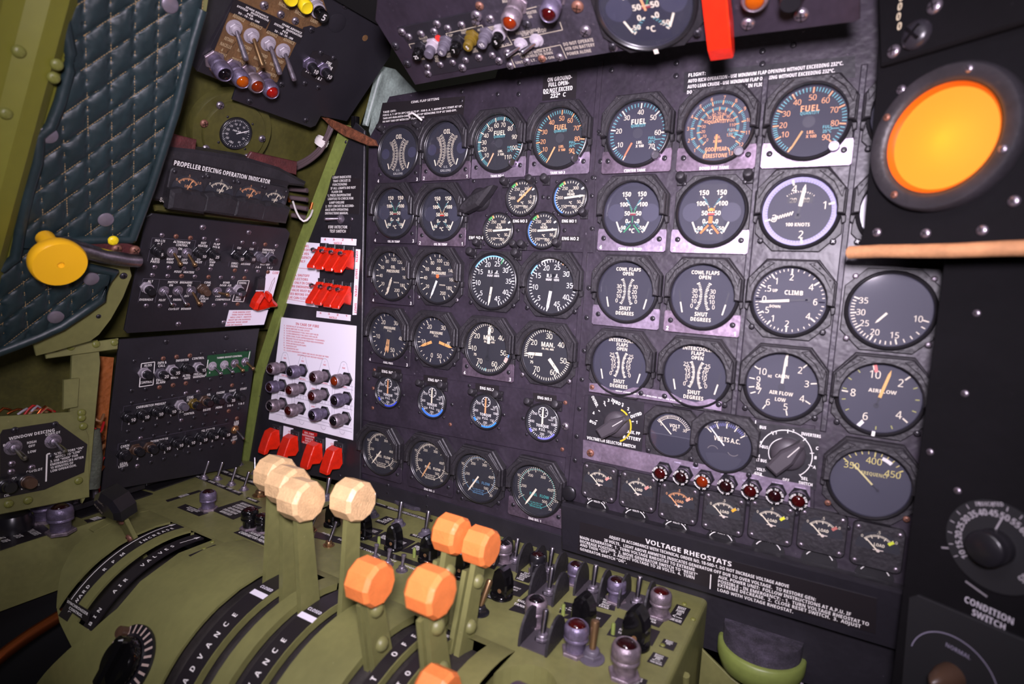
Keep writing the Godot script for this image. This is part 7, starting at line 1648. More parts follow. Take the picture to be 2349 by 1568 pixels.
func desk_items() -> void:
	var K1 := [380, 1020, 4.5173]; var K2 := [780, 1100, 4.5173]; var K3 := [1080, 1180, 3.915]; var K4 := [780, 1260, 4.35]; var KW := [0, 880, 4.1262]; var KL := [0, 1160, 3.843]
	# labels
	desk_label(zs(K1, [[310, 295], [800, 505], [760, 525], [250, 310]]), [["COWL FLAPS    OPEN     CLOSE    OFF    AUTO", 0.5, 0.5, 0.25, 0.9, 0, -2]], "long black COWL FLAPS label behind four desk toggles")
	desk_label(zs(K1, [[600, 250], [1000, 395], [940, 430], [530, 285]]), [["OPEN   LANDING  GEAR   LIGHTS", 0.5, 0.5, 0.3, 0.86, 0, -2]], "black label strip under the fire panel foot beside desk toggles")
	desk_label(zs(K1, [[0, 575], [345, 470], [375, 482], [20, 592]]), [["AIR VALVES  EMERGENCY", 0.5, 0.5, 0.26, 0.86, 0, 2]], "narrow black strip label beside the maroon-capped desk lamp")
	desk_label(zs(K1, [[205, 615], [445, 705], [345, 740], [120, 650]]), [["STOP HEATER", 0.5, 0.3, 0.16, 0.5], ["THAT EXCEEDS", 0.5, 0.52, 0.16, 0.5], ["VALVE", 0.5, 0.74, 0.16, 0.25]], "black three-line label in front of the maroon-capped desk lamp")
	desk_label(zs(K1, [[785, 575], [1000, 650], [700, 775], [470, 675]]), [["SURGE VALVE OPENS WHEN", 0.5, 0.16, 0.1, 0.6], ["CARBURETOR PREHEAT IS", 0.5, 0.3, 0.1, 0.6], ["ON, DO NOT OPEN IN", 0.5, 0.44, 0.1, 0.55], ["FLIGHT UNLESS POWER", 0.5, 0.58, 0.1, 0.55], ["IS BELOW CRUISE AND", 0.5, 0.72, 0.1, 0.55], ["MIXTURE IS RICH", 0.5, 0.86, 0.1, 0.45]], "large black many-lined label by the two black capped lamps")
	desk_label(zs(K1, [[815, 870], [1060, 950], [1060, 1060], [705, 910]]), [["SURGE VALVES", 0.55, 0.3, 0.26, 0.6], ["CARBURETOR PREHEAT", 0.5, 0.68, 0.28, 0.86]], "black SURGE VALVES CARBURETOR PREHEAT label behind the throttle levers")
	desk_label(zs(K1, [[510, 1035], [612, 1075], [330, 1188], [238, 1145]]), [["PULL FOR", 0.5, 0.2, 0.16, 0.5], ["FULL OPEN", 0.5, 0.42, 0.16, 0.6], ["CABIN AIR", 0.5, 0.64, 0.16, 0.6], ["FEET", 0.5, 0.84, 0.16, 0.3]], "black label beside the end of the smaller hump's slot")
	desk_label(zs(K1, [[855, 540], [975, 585], [945, 605], [830, 555]]), [["BOMB", 0.5, 0.5, 0.5, 0.6]], "small black label before the domed steel toggle")
	desk_label(zs(K2, [[330, 225], [965, 418], [950, 440], [318, 250]]), [["CAUTION:   AUXILIARY POWER PLANT MUST BE", 0.5, 0.36, 0.2, 0.86, 0, -1], ["RUNNING FOR TAKE-OFF AND LANDING", 0.6, 0.68, 0.2, 0.6, 0, -1]], "long black CAUTION AUXILIARY POWER PLANT strip below the fuel flow gauges")
	desk_label(zs(K2, [[480, 378], [570, 405], [465, 472], [360, 435]]), [["ON", 0.6, 0.25, 0.18], ["OFF", 0.55, 0.5, 0.18], ["RESET", 0.4, 0.75, 0.18]], "black ON OFF RESET label on the desk")
	for q in [[[180, 460], [450, 525], [380, 580], [120, 510], "nearest the ivory knob"], [[470, 540], [780, 640], [640, 730], [290, 620], "around the second arch knob"], [[810, 650], [1110, 740], [970, 820], [625, 740], "around the third arch knob"]]:
		desk_label(zs(K2, q.slice(0, 4)), [["NORMAL", 0.24, 0.4, 0.14, 0.2], ["FEATHER", 0.26, 0.56, 0.14, 0.22], ["REVERSE", 0.76, 0.4, 0.14, 0.2], ["SAFE", 0.78, 0.56, 0.14, 0.14]], "black NORMAL FEATHER REVERSE label %s" % q[4])
	desk_label(zs(K2, [[-250, 540], [170, 635], [900, 890], [880, 925], [160, 700], [-270, 600]]), [["AUTO        SUPERCHARGE CONTROL        OFF        HIGH", 0.5, 0.5, 0.12, 0.9, 0, -2]], "long black SUPERCHARGE CONTROL strip running behind the levers")
	desk_label(zs(K2, [[735, 560], [1010, 640], [1000, 655], [720, 580]]), [["NO. 2 OUTBD", 0.4, 0.5, 0.5, 0.6, 0, -2]], "small black NO 2 OUTBD strip by an arch knob")
	desk_label(zs(K2, [[1430, 1160], [1660, 1230], [1640, 1265], [1425, 1185]]), [["NO. 2 MAIN", 0.5, 0.3, 0.28, 0.6], ["TANK", 0.5, 0.7, 0.28, 0.3]], "black NO 2 MAIN TANK label")
	desk_label(zs(K2, [[1540, 820], [1650, 850], [1600, 930], [1490, 890]]), [["OFF", 0.5, 0.18, 0.14], ["AUX", 0.5, 0.38, 0.14], ["TANK", 0.5, 0.58, 0.14], ["EX", 0.5, 0.8, 0.14]], "small black OFF AUX TANK label behind the orange knobs")
	desk_label(zs(K3, [[430, 500], [585, 545], [520, 615], [395, 580]]), [["OFF", 0.5, 0.15, 0.13], ["NACELLE", 0.5, 0.34, 0.13, 0.5], ["SKATE", 0.5, 0.52, 0.13, 0.4], ["AUX", 0.5, 0.7, 0.13], ["TANK", 0.5, 0.87, 0.13]], "black OFF NACELLE SKATE AUX TANK label by the yellow mark")
	desk_label(zs(K3, [[1170, 715], [1320, 765], [1290, 865], [1105, 820]]), [["OFF", 0.5, 0.15, 0.13], ["NACELLE", 0.5, 0.34, 0.13, 0.5], ["SKATE", 0.5, 0.52, 0.13, 0.4], ["AUX", 0.5, 0.7, 0.13], ["TANK", 0.5, 0.87, 0.13]], "black OFF NACELLE SKATE AUX TANK label between two arch knobs")
	desk_label(zs(K3, [[1580, 870], [1755, 935], [1690, 1015], [1510, 950]]), [["OFF", 0.5, 0.15, 0.14], ["EXTERNAL", 0.5, 0.35, 0.14, 0.5], ["AUX", 0.5, 0.55, 0.14], ["TANK", 0.5, 0.75, 0.14]], "black OFF EXTERNAL AUX TANK label")
	for q in [[[1850, 805], [1975, 850], [1890, 995], [1760, 940], "BOOST PUMPS AND TANK VALVES label with arrow by the desk corner", true], [[1735, 1115], [1855, 1155], [1820, 1225], [1690, 1180], "black BOOST PUMPS AND label in front of the arrowed one", false], [[1640, 1235], [1775, 1285], [1725, 1370], [1580, 1320], "black TANK VALVES label with its own white arrow", true], [[1430, 1430], [1590, 1490], [1560, 1560], [1370, 1510], "black MAIN VALVE label at the desk front", true]]:
		desk_label(zs(K3, q.slice(0, 4)), [["BOOST", 0.5, 0.16, 0.14, 0.5], ["PUMPS", 0.5, 0.34, 0.14, 0.5], ["AND", 0.5, 0.5, 0.13, 0.3]] + ([["<---", 0.5, 0.66, 0.2, 0.6], ["TANK VALVES", 0.5, 0.86, 0.13, 0.7]] if q[5] else []), q[4])
	for q in [[[560, 690], [600, 700], [480, 895], [340, 855], "AUX", "AUX beside the black-lensed lamp"], [[1030, 840], [1265, 905], [1170, 1015], [820, 925], "ABOUT", "behind the dark red lamp"], [[840, 785], [920, 800], [900, 900], [790, 880], "ON", "with a short green pin"], [[1320, 925], [1700, 1050], [1630, 1180], [1220, 1080], "ABOUT", "behind the large grey-bodied lamp"], [[350, 580], [545, 645], [440, 740], [150, 660], "ABOUT", "by the NO 2 MAIN TANK label"]]:
		desk_label(zs(K3, q.slice(0, 4)), [[q[4], 0.68, 0.42, 0.085], ["OFF", 0.72, 0.58, 0.085], ["TANK", 0.32, 0.72, 0.085], ["SHUT", 0.3, 0.56, 0.085]], "black fuel tank selector label " + q[5])
	# toggles along the back of the desk
	var G := "upright toggles at the back of the desk"
	for q in [[395, 345, "nearest the gang bar"], [538, 358, "second from the gang bar"], [680, 415, "third from the gang bar"], [812, 465, "beside the domed steel toggle"]]:
		var v := z(K1, q[0], q[1]); toggle(FK, v[0], v[1], "slim chrome toggle in the row of four, " + q[2], G, 0.1, 0.3, 0.026, "steel", "steel_dull", false)
	for q in [[765, 205, "toggle below the green strip of the fire panel"], [925, 295, "toggle half hidden by the first ivory knob"]]:
		var v := z(K1, q[0], q[1]); toggle(FK, v[0], v[1], "chrome " + q[2], G, -0.3, 0.2, 0.024, "steel", "steel_dull", false)
	for q in [[1665, 560, "behind the ivory knobs"], [2140, 735, "at the CAUTION strip's lettered end"]]:
		var v := z(K1, q[0], q[1]); toggle(FK, v[0], v[1], "toggle with grey rubber boot " + q[2], G, 0.0, 0.2, 0.02, "steel", "fuse_grey", false); get_child(get_child_count() - 1).scale = Vector3.ONE * 1.4
	for q in [[605, 465, "beside the ON OFF RESET label"], [885, 570, "beside the NO 2 OUTBD strip"]]:
		var v := z(K2, q[0], q[1]); toggle(FK, v[0], v[1], "toggle with grey rubber boot " + q[2], G, 0.0, 0.2, 0.02, "steel", "fuse_grey", false); get_child(get_child_count() - 1).scale = Vector3.ONE * 1.4
	for q in [[1508, 890, 0.022], [1690, 1040, 0.028]]:
		var v := z(K1, q[0], q[1]); toggle(FK, v[0], v[1], "slim toggle on the SUPERCHARGE CONTROL strip", G, 0.15, 0.35, q[2], "steel", "brass", false)
	for q in [[360, 830, "nearest the lone ivory lever"], [495, 880, "the middle of three"], [640, 940, "nearest the arch knobs"]]:
		var v := z(K2, q[0], q[1]); toggle(FK, v[0], v[1], "short dull toggle behind the orange knobs, " + q[2], G, 0.0, 0.2, 0.016, "steel_dull", "steel_dull", true)
	var vd := z(K1, 975, 525); var dm := toggle(FK, vd[0], vd[1], "domed steel toggle with wide rusty collar", G, -0.15, 0.2, 0.024, "steel", "brass", true); dm.scale = Vector3.ONE * 1.5
	# lamps and caps
	for q in [[440, 480, "lens_dark", "lampbody_violet", "maroon-capped lamp alone on the open green desk", K1, 1.05], [872, 665, "lens_dark", "bakelite", "black capped lamp in front of the many-lined label", K1, 1.05], [1000, 725, "lens_dark", "bakelite", "black capped lamp half behind the ivory-knobbed lever", K1, 0.9], [1700, 650, "lens_black", "lampbody", "black-lensed lamp behind the last orange knob", K2, 1.0], [602, 348, "lens_dark", "fuse", "dark capped lamp between two fenced toggles", K3, 0.95], [948, 440, "lens_dark", "lampbody_violet", "violet-ringed lamp between fenced toggles", K3, 0.95], [1315, 578, "lens_dark", "lampbody_violet", "red-topped lamp behind the NACELLE label", K3, 1.02], [1712, 682, "lens_red", "lampbody", "red-topped lamp at the desk corner", K3, 1.1], [592, 752, "lens_black", "lampbody", "black-lensed lamp in front of a fenced toggle", K3, 1.1], [955, 975, "lens_red", "lampbody_violet", "dark red lamp in front of an arch knob", K3, 1.15], [1400, 1150, "lens_dark", "lampbody", "large grey-bodied lamp at the front of the desk", K3, 1.25]]:
		var v := z(q[5], q[0], q[1]); lamp(FK, v[0], v[1], q[2], q[4], "desk lamps", q[6], q[3], "lampbody", 0.026)
	# arch knobs
	for q in [[1725, 830, K1, 1.0, "arch knob behind the fourth ivory knob"], [2050, 950, K1, 1.0, "arch knob just in front of the fourth ivory lever"], [553, 710, K2, 1.05, "arch knob beside the ON OFF RESET label"], [905, 830, K2, 1.05, "arch knob before the NO 2 OUTBD strip"], [1255, 990, K2, 1.05, "arch knob between the orange knobs"], [1672, 1205, K2, 1.12, "arch knob by the NO 2 MAIN TANK label"], [1000, 1010, K3, 1.2, "arch knob behind the dark red lamp"], [1470, 1165, K3, 1.3, "arch knob behind the large grey-bodied lamp"]]:
		var v := z(q[2], q[0], q[1]); arch_knob(v[0], v[1], "glossy black " + q[4], q[3], -6)
	# short stop pins beside the arch knobs
	for q in [[402, 680, K2], [768, 800, K2], [828, 900, K3], [1275, 1075, K3]]:
		var v := z(q[2], q[0], q[1])
		var pn := MB.new(); pn.lathe([Vector2(0.0022, 0), Vector2(0.0022, 0.011), Vector2(0.0017, 0.0125), Vector2(0, 0.0128)], 10)
		obj("stop_pin", pn, M.green_bright, get_node("engineer_desk"), on(FK, v[0], v[1]))
	# fenced toggles
	for q in [[395, 430, "toggle with black fins nearest the fuel flow gauges"], [705, 520, "second finned toggle along the rheostat cover"], [1095, 690, "third finned toggle along the rheostat cover"], [1490, 800, "fourth finned toggle along the rheostat cover"], [700, 715, "finned toggle in front of the second one"], [640, 1130, "finned toggle marked OFF at the desk front"]]:
		var v := z(K3, q[0], q[1]); fenced_toggle(v[0], v[1], q[2])
	var bt := z(K3, 1085, 1290); toggle(FK, bt[0], bt[1], "toggle with conical grey boot at the desk front", "", 0.0, 0.1, 0.018, "brass", "fuse_grey", false); get_child(get_child_count() - 1).scale = Vector3.ONE * 1.7
	var b2 := z(K4, 1395, 630); toggle(FK, b2[0], b2[1], "stubby dark toggle beside the orange-knobbed lever", "", 0.15, 0.4, 0.022, "brass", "fuse", false); get_child(get_child_count() - 1).scale = Vector3.ONE * 1.4
	# trim wheel well at the front of the desk
	var tw := thing("trim_wheel", "partly seen green trim wheel in a dark semicircular well", "wheel", V3T(V(-0.215, -0.362, 0.262)))
	var b := MB.new(); b.xf = Transform3D(Basis(V(0, 1, 0), V(0, 0, 1), V(1, 0, 0)), Vector3.ZERO)
	b.lathe([Vector2(0.05, -0.006), Vector2(0.05, 0.006), Vector2(0.042, 0.008), Vector2(0, 0.008)], 40); b.lathe([Vector2(0, -0.008), Vector2(0.042, -0.008), Vector2(0.05, -0.006)], 40)
	obj("wheel_rim", b, M.plate_dark, tw, T(0, -0.036, 0.01))
	# knobs, stickers and rails on the side ledge
	for q in [[412, 1060, "violet-black capped lamp at the foot of the WINDOW DEICING panel"], [570, 1160, "violet-black capped lamp on the side ledge"]]:
		var v := z(KW, q[0], q[1]); lamp(FK, v[0], v[1], "lens_dark", q[2], "ledge lamps", 1.35, "lampbody_violet", "lampbody", 0.026)
	var bk := thing("black_dome_knob", "large black domed knob on the side ledge", "knob", on(FK, 30, 1215))
	b = MB.new(); b.lathe([Vector2(0.022, 0), Vector2(0.022, 0.012), Vector2(0.018, 0.022), Vector2(0.008, 0.026), Vector2(0, 0.027)], 24); obj("dome", b, M.fuse, bk)
	placard(FK, "black lettered plate around the domed ledge knob", [[0, 1240], [66, 1186], [90, 1196], [122, 1222], [0, 1262]], "label", [["FORMATION LIGHTS", 0.6, 0.3, 0.12, 0.5], ["POSITION LIGHTS", 0.5, 0.55, 0.12, 0.5], ["DIM   BRIGHT   OFF", 0.5, 0.78, 0.12, 0.55]], WH)
	for q in [[[165, 1182], [330, 1128], "gang bar with short posts by the first red sticker", "1", 232, 1131], [[332, 1122], [470, 1075], "gang bar with short posts by the second red sticker", "2", 388, 1096]]:
		var g := thing("gang_bar", "black " + q[2], "rail")
		b = MB.new()
		var p0 := hit(FK, q[0][0], q[0][1]); var p1 := hit(FK, q[1][0], q[1][1])
		var dd := (p1 - p0).normalized(); var ss := dd.cross(Vector3.UP)
		b.xf = Transform3D(Basis(dd, Vector3.UP, ss), p0)
		b.box(V(0, 0.006, -0.004), V((p1 - p0).length(), 0.014, 0.004), 0.001)
		b.box(V(0, 0, -0.02), V((p1 - p0).length(), 0.002, 0.02))
		obj("bar", b, M.bezel, g)
		b = MB.new()
		b.xf = Transform3D(Basis(dd, Vector3.UP, ss), p0)
		b.quad(V(-0.01, 0.001, -0.03), V((p1 - p0).length() + 0.01, 0.001, -0.03), V((p1 - p0).length(), 0.05, -0.042), V(0, 0.05, -0.042), V(0, 0.3, 1))
		obj("back_plate", b, M.label, g)
		for k in 4:
			var pb := MB.new(); pb.xf = Transform3D(Basis(V(1, 0, 0), V(0, 0, -1), V(0, 1, 0)), p0.lerp(p1, 0.12 + k * 0.26) + ss * -0.012)
			pb.lathe([Vector2(0.0035, 0), Vector2(0.0035, 0.016), Vector2(0.0042, 0.02), Vector2(0.003, 0.024), Vector2(0, 0.0245)], 12)
			obj("post", pb, M.steel_dull, g)
		var stf := Transform3D(Basis(dd, (Vector3.UP - ss * 0.3).normalized(), dd.cross((Vector3.UP - ss * 0.3).normalized())), p0 + ss * -0.028)
		var sk := thing("numbered_sticker", "round red sticker %s" % ("half behind the black moulded lever knob" if q[3] == "1" else "in front of the lower breaker panel"), "sticker", on(stf, q[4], q[5]))
		b = MB.new(); b.lathe([Vector2(0.011, 0.0), Vector2(0.011, 0.0012), Vector2(0, 0.0012)], 24); obj("disc", b, M.sticker, sk)
		b = MB.new(); b.col = L(0.3, 0.05, 0.05); tx(b, q[3], 0, 0, 0.006); obj("number", b, M.print, sk, T(0, 0, 0.0015))
	desk_label(zs(KL, [[740, 125], [940, 90], [930, 110], [770, 150]]), [["EMERGENCY", 0.5, 0.5, 0.4, 0.7, 0, 6]], "narrow black label on the side ledge behind the black-knobbed lever")

# ---------- levers ----------
func lever(x: float, knob_px: Array, R: float, label: String, m: String, kr: float, kw: float, bolts: bool, group: String, sides: int) -> void:
	# swings in a plane of constant x about the hump's axis
	var fr := Transform3D(Basis(V(0, 0, -1), V(0, 1, 0), V(1, 0, 0)), V(x, 0, 0))
	var p := hit(fr, knob_px[0], knob_px[1])
	var ang := atan2(p.z - DZ, p.y - DY)
	var d := V(0, cos(ang), sin(ang))
	var o := V(x, DY, DZ)
	var t := thing("control_lever", label, "lever", Transform3D(Basis(V(1, 0, 0), d, V(1, 0, 0).cross(d)), o + d * 0.147), group)
	var ln := R - 0.147
	var b := MB.new()
	b.xf = Transform3D(Basis(V(0, 0, 1), V(0, 1, 0), V(-1, 0, 0)), V(0.0035, 0, 0))
	b.prism(PackedVector2Array([V2(-0.013, -0.02), V2(0.013, -0.02), V2(0.009, ln), V2(-0.009, ln)]), 0, 0.007, 0.001, true)
	obj("arm", b, M.green, t)
	if bolts:
		b = MB.new()
		b.xf = Transform3D(Basis(V(0, 0, 1), V(0, 1, 0), V(-1, 0, 0)), V(-0.005, 0, 0))
		b.prism(PackedVector2Array([V2(-0.012, -0.02), V2(0.014, -0.02), V2(0.011, ln * 0.72), V2(-0.009, ln * 0.72)]), 0, 0.006, 0.001, true)
		obj("side_arm", b, M.green, t)
		for yy in [0.62, 0.12]:
			b = MB.new()
			b.xf = Transform3D(Basis(V(0, 1, 0), V(0, 0, 1), V(1, 0, 0)), V(0.0035, ln * yy, 0))
			b.lathe([Vector2(0.0075, 0), Vector2(0.007, 0.003), Vector2(0.004, 0.0055), Vector2(0, 0.006)], 14)
			obj("bolt_head", b, M.green, t)
	b = MB.new()
	b.xf = Transform3D(Basis(V(0, 1, 0), V(0, 0, 1), V(1, 0, 0)), V(0, ln, 0))
	var prof := [Vector2(0, -kw * 0.5), Vector2(kr * 0.8, -kw * 0.5), Vector2(kr, -kw * 0.36), Vector2(kr, kw * 0.36), Vector2(kr * 0.86, kw * 0.5), Vector2(0, kw * 0.5)]
	# many-sided grip with facets
	for i in prof.size() - 1:
		for s in sides:
			var a0 := TAU * s / sides; var a1 := TAU * (s + 1) / sides; var am := (a0 + a1) * 0.5
			var q := [V(cos(a0) * prof[i].x, sin(a0) * prof[i].x, prof[i].y), V(cos(a1) * prof[i].x, sin(a1) * prof[i].x, prof[i].y), V(cos(a1) * prof[i + 1].x, sin(a1) * prof[i + 1].x, prof[i + 1].y), V(cos(a0) * prof[i + 1].x, sin(a0) * prof[i + 1].x, prof[i + 1].y)]
			var dn: Vector2 = prof[i + 1] - prof[i]
			var nr := Vector2(dn.y, -dn.x).normalized()
			var nv := V(cos(am) * nr.x, sin(am) * nr.x, nr.y)
			b.quad(q[0], q[1], q[2], q[3], nv)
	obj("grip", b, M[m], t)
func levers() -> void:
	var gt := "ivory throttle levers"
	lever(-0.548, [632, 1085], 0.264, "ivory-knobbed throttle lever farthest back of the three together", "ivory", 0.0215, 0.032, false, gt, 10)
	lever(-0.51, [660, 1110], 0.264, "ivory-knobbed throttle lever in the middle of the three together", "ivory", 0.0215, 0.032, false, gt, 10)
	lever(-0.47, [690, 1145], 0.264, "ivory-knobbed throttle lever in front of the three together", "ivory", 0.0215, 0.032, false, gt, 10)
	lever(-0.43, [808, 1154], 0.262, "ivory-knobbed throttle lever standing alone", "ivory", 0.0215, 0.032, false, gt, 10)
	var gm := "orange mixture levers"
	lever(-0.352, [848, 1338], 0.226, "orange-knobbed mixture lever beside the CUT OFF strip", "orange", 0.0205, 0.03, true, gm, 10)
	lever(-0.325, [1035, 1224], 0.244, "orange-knobbed mixture lever pushed back beside arch knobs", "orange", 0.0195, 0.028, true, gm, 10)
	lever(-0.298, [1102, 1254], 0.236, "orange-knobbed mixture lever pushed back nearest the fenced toggles", "orange", 0.0195, 0.028, true, gm, 10)
	lever(-0.282, [987, 1356], 0.24, "orange-knobbed mixture lever pulled forward over the AUTO RICH strip", "orange", 0.0205, 0.03, true, gm, 10)
	lever(-0.262, [1004, 1588], 0.172, "low orange knob at the hump front", "orange", 0.018, 0.028, false, gm, 10)
	# black-knobbed synchronizer lever
	var fr := Transform3D(Basis(V(0, 0, -1), V(0, 1, 0), V(1, 0, 0)), V(-0.785, 0, 0))
	var p := hit(fr, 262, 1152)
	var f2 := hit(fr, 312, 1250)
	var t := thing("synchronizer_lever", "flat green lever with black moulded RPM knob on the smaller hump", "lever", V3T(f2))
	var d := (p - f2)
	var u := d.normalized()
	var b := MB.new()
	b.xf = Transform3D(Basis(V(1, 0, 0), u, V(1, 0, 0).cross(u)), Vector3.ZERO)
	b.prism(PackedVector2Array([V2(-0.012, -0.02), V2(0.012, -0.02), V2(0.011, d.length()), V2(-0.011, d.length())]), -0.0025, 0.0025, 0.0008, true)
	obj("arm", b, M.green, t)
	for k in [0.2, 0.62]: screw(t, Transform3D(b.xf.basis, u * d.length() * k + b.xf.basis.z * 0.0025), 0.0062, "screw_rust", "bolt_head")
	b = MB.new()
	b.xf = Transform3D(Basis(V(1, 0, 0), u, V(1, 0, 0).cross(u)), d)
	b.prism(PackedVector2Array([V2(-0.026, -0.008), V2(-0.016, -0.02), V2(0.02, -0.018), V2(0.03, 0.0), V2(0.024, 0.016), V2(0.0, 0.022), V2(-0.022, 0.012)]), -0.012, 0.014, 0.006, true)
	var kb := obj("moulded_knob", b, M.fuse, t)
	var w := MB.new(); w.col = L(0.6, 0.55, 0.5)
	w.xf = b.xf
	tx(w, "RPM", -0.012, -0.002, 0.006, 0, 0, -50, 0.0145); tx(w, "INC", 0.004, 0.012, 0.005, 0, 0, -20, 0.0145)
	obj("lettering", w, M.print, kb)

# ---------- quilted blanket, window frame and handle by the seat ----------
func quilt(label: String, px: Array, pipe: Array, snaps: Array, seedv: int) -> void:
	var t := thing("quilted_blanket", label, "blanket")
	var poly := quadpx(FQ, px)
	var lo := poly[0]; var hi := poly[0]
	for p in poly:
		lo = lo.min(p); hi = hi.max(p)
	# two families of stitch lines, read off the photograph
	var A0 := loc(FQ, 253, 115); var A1 := loc(FQ, 255, 330); var A2 := loc(FQ, 307, 200)
	var d1 := (A1 - A0).normalized(); var n1 := Vector2(-d1.y, d1.x); var s1 := absf((A2 - A0).dot(n1))
	var B0 := loc(FQ, 170, 120); var B1 := loc(FQ, 351, 3); var B2 := loc(FQ, 253, 186)
	var C0 := loc(FQ, 253, 115)
	var d2 := (B1 - B0).normalized(); var n2 := Vector2(-d2.y, d2.x); var s2 := absf((B2 - C0).dot(n2))
	var st := 0.0028
	var nx := int((hi.x - lo.x) / st); var ny := int((hi.y - lo.y) / st)
	var f := FastNoiseLite.new(); f.seed = seedv; f.frequency = 22.0
	var hgt := func(p: Vector2) -> float:
		var a := absf(sin(PI * (p - A0).dot(n1) / s1)); var c := absf(sin(PI * (p - C0).dot(n2) / s2))
		return 0.0042 * pow(minf(a, c), 0.45) + 0.0012 * f.get_noise_2d(p.x, p.y)
	var inside := {}
	var b := MB.new()
	var hs := {}
	for i in nx + 2:
		for j in ny + 2:
			var p := lo + Vector2(i, j) * st
			inside[Vector2i(i, j)] = Geometry2D.is_point_in_polygon(p, poly)
			hs[Vector2i(i, j)] = hgt.call(p)
	for i in nx + 1:
		for j in ny + 1:
			var k00 := Vector2i(i, j); var k10 := Vector2i(i + 1, j); var k01 := Vector2i(i, j + 1); var k11 := Vector2i(i + 1, j + 1)
			if not (inside[k00] and inside[k10] and inside[k01] and inside[k11]): continue
			var q := []; var nn := []
			for k in [k00, k10, k11, k01]:
				var p: Vector2 = lo + Vector2(k) * st
				q.append(V(p.x, p.y, hs[k]))
				var kx := Vector2i(k.x + 1, k.y); var ky := Vector2i(k.x, k.y + 1)
				nn.append(V(-(hs.get(kx, hs[k]) - hs[k]) / st, -(hs.get(ky, hs[k]) - hs[k]) / st, 1).normalized())
			b.tri(q[0], q[1], q[2], nn[0], nn[1], nn[2]); b.tri(q[0], q[2], q[3], nn[0], nn[2], nn[3])
	obj("quilted_cover", b, M.leather, t, FQ)
	b = MB.new()   # backing with thickness
	b.prism(poly, -0.006, -0.0005)
	obj("backing", b, M.leather, t, FQ)
	b = MB.new()   # stitches: short dashes lying along both families
	for fam in [[A0, d1, n1, s1], [C0, d2, n2, s2]]:
		for k in range(-12, 13):
			for m in range(-105, 106):
				var p: Vector2 = fam[0] + fam[2] * (k * fam[3]) + fam[1] * (m * 0.003)
				if Geometry2D.is_point_in_polygon(p, poly):
					var e: Vector2 = p + fam[1] * 0.002
					b.bar(p, e, 0.00055, 0.0016)
	obj("stitching", b, M.thread, t, FQ).set_meta("kind", "stuff")
	for pp in pipe:
		var pts := []
		for q in pp: pts.append(hit(FQ, q[0], q[1], 0.002))
		b = MB.new(); b.tube(pts, 0.0055, 10)
		obj("piped_edge", b, M.leather, t)
	for s in snaps:
		b = MB.new(); b.lathe([Vector2(0.0085, 0), Vector2(0.0082, 0.0015), Vector2(0.006, 0.0026), Vector2(0, 0.003)], 24)
		var x := on(FQ, s[0], s[1]); x.origin += FQ.basis.z * 0.003
		obj("snap_button", b, M.snap, t, x)
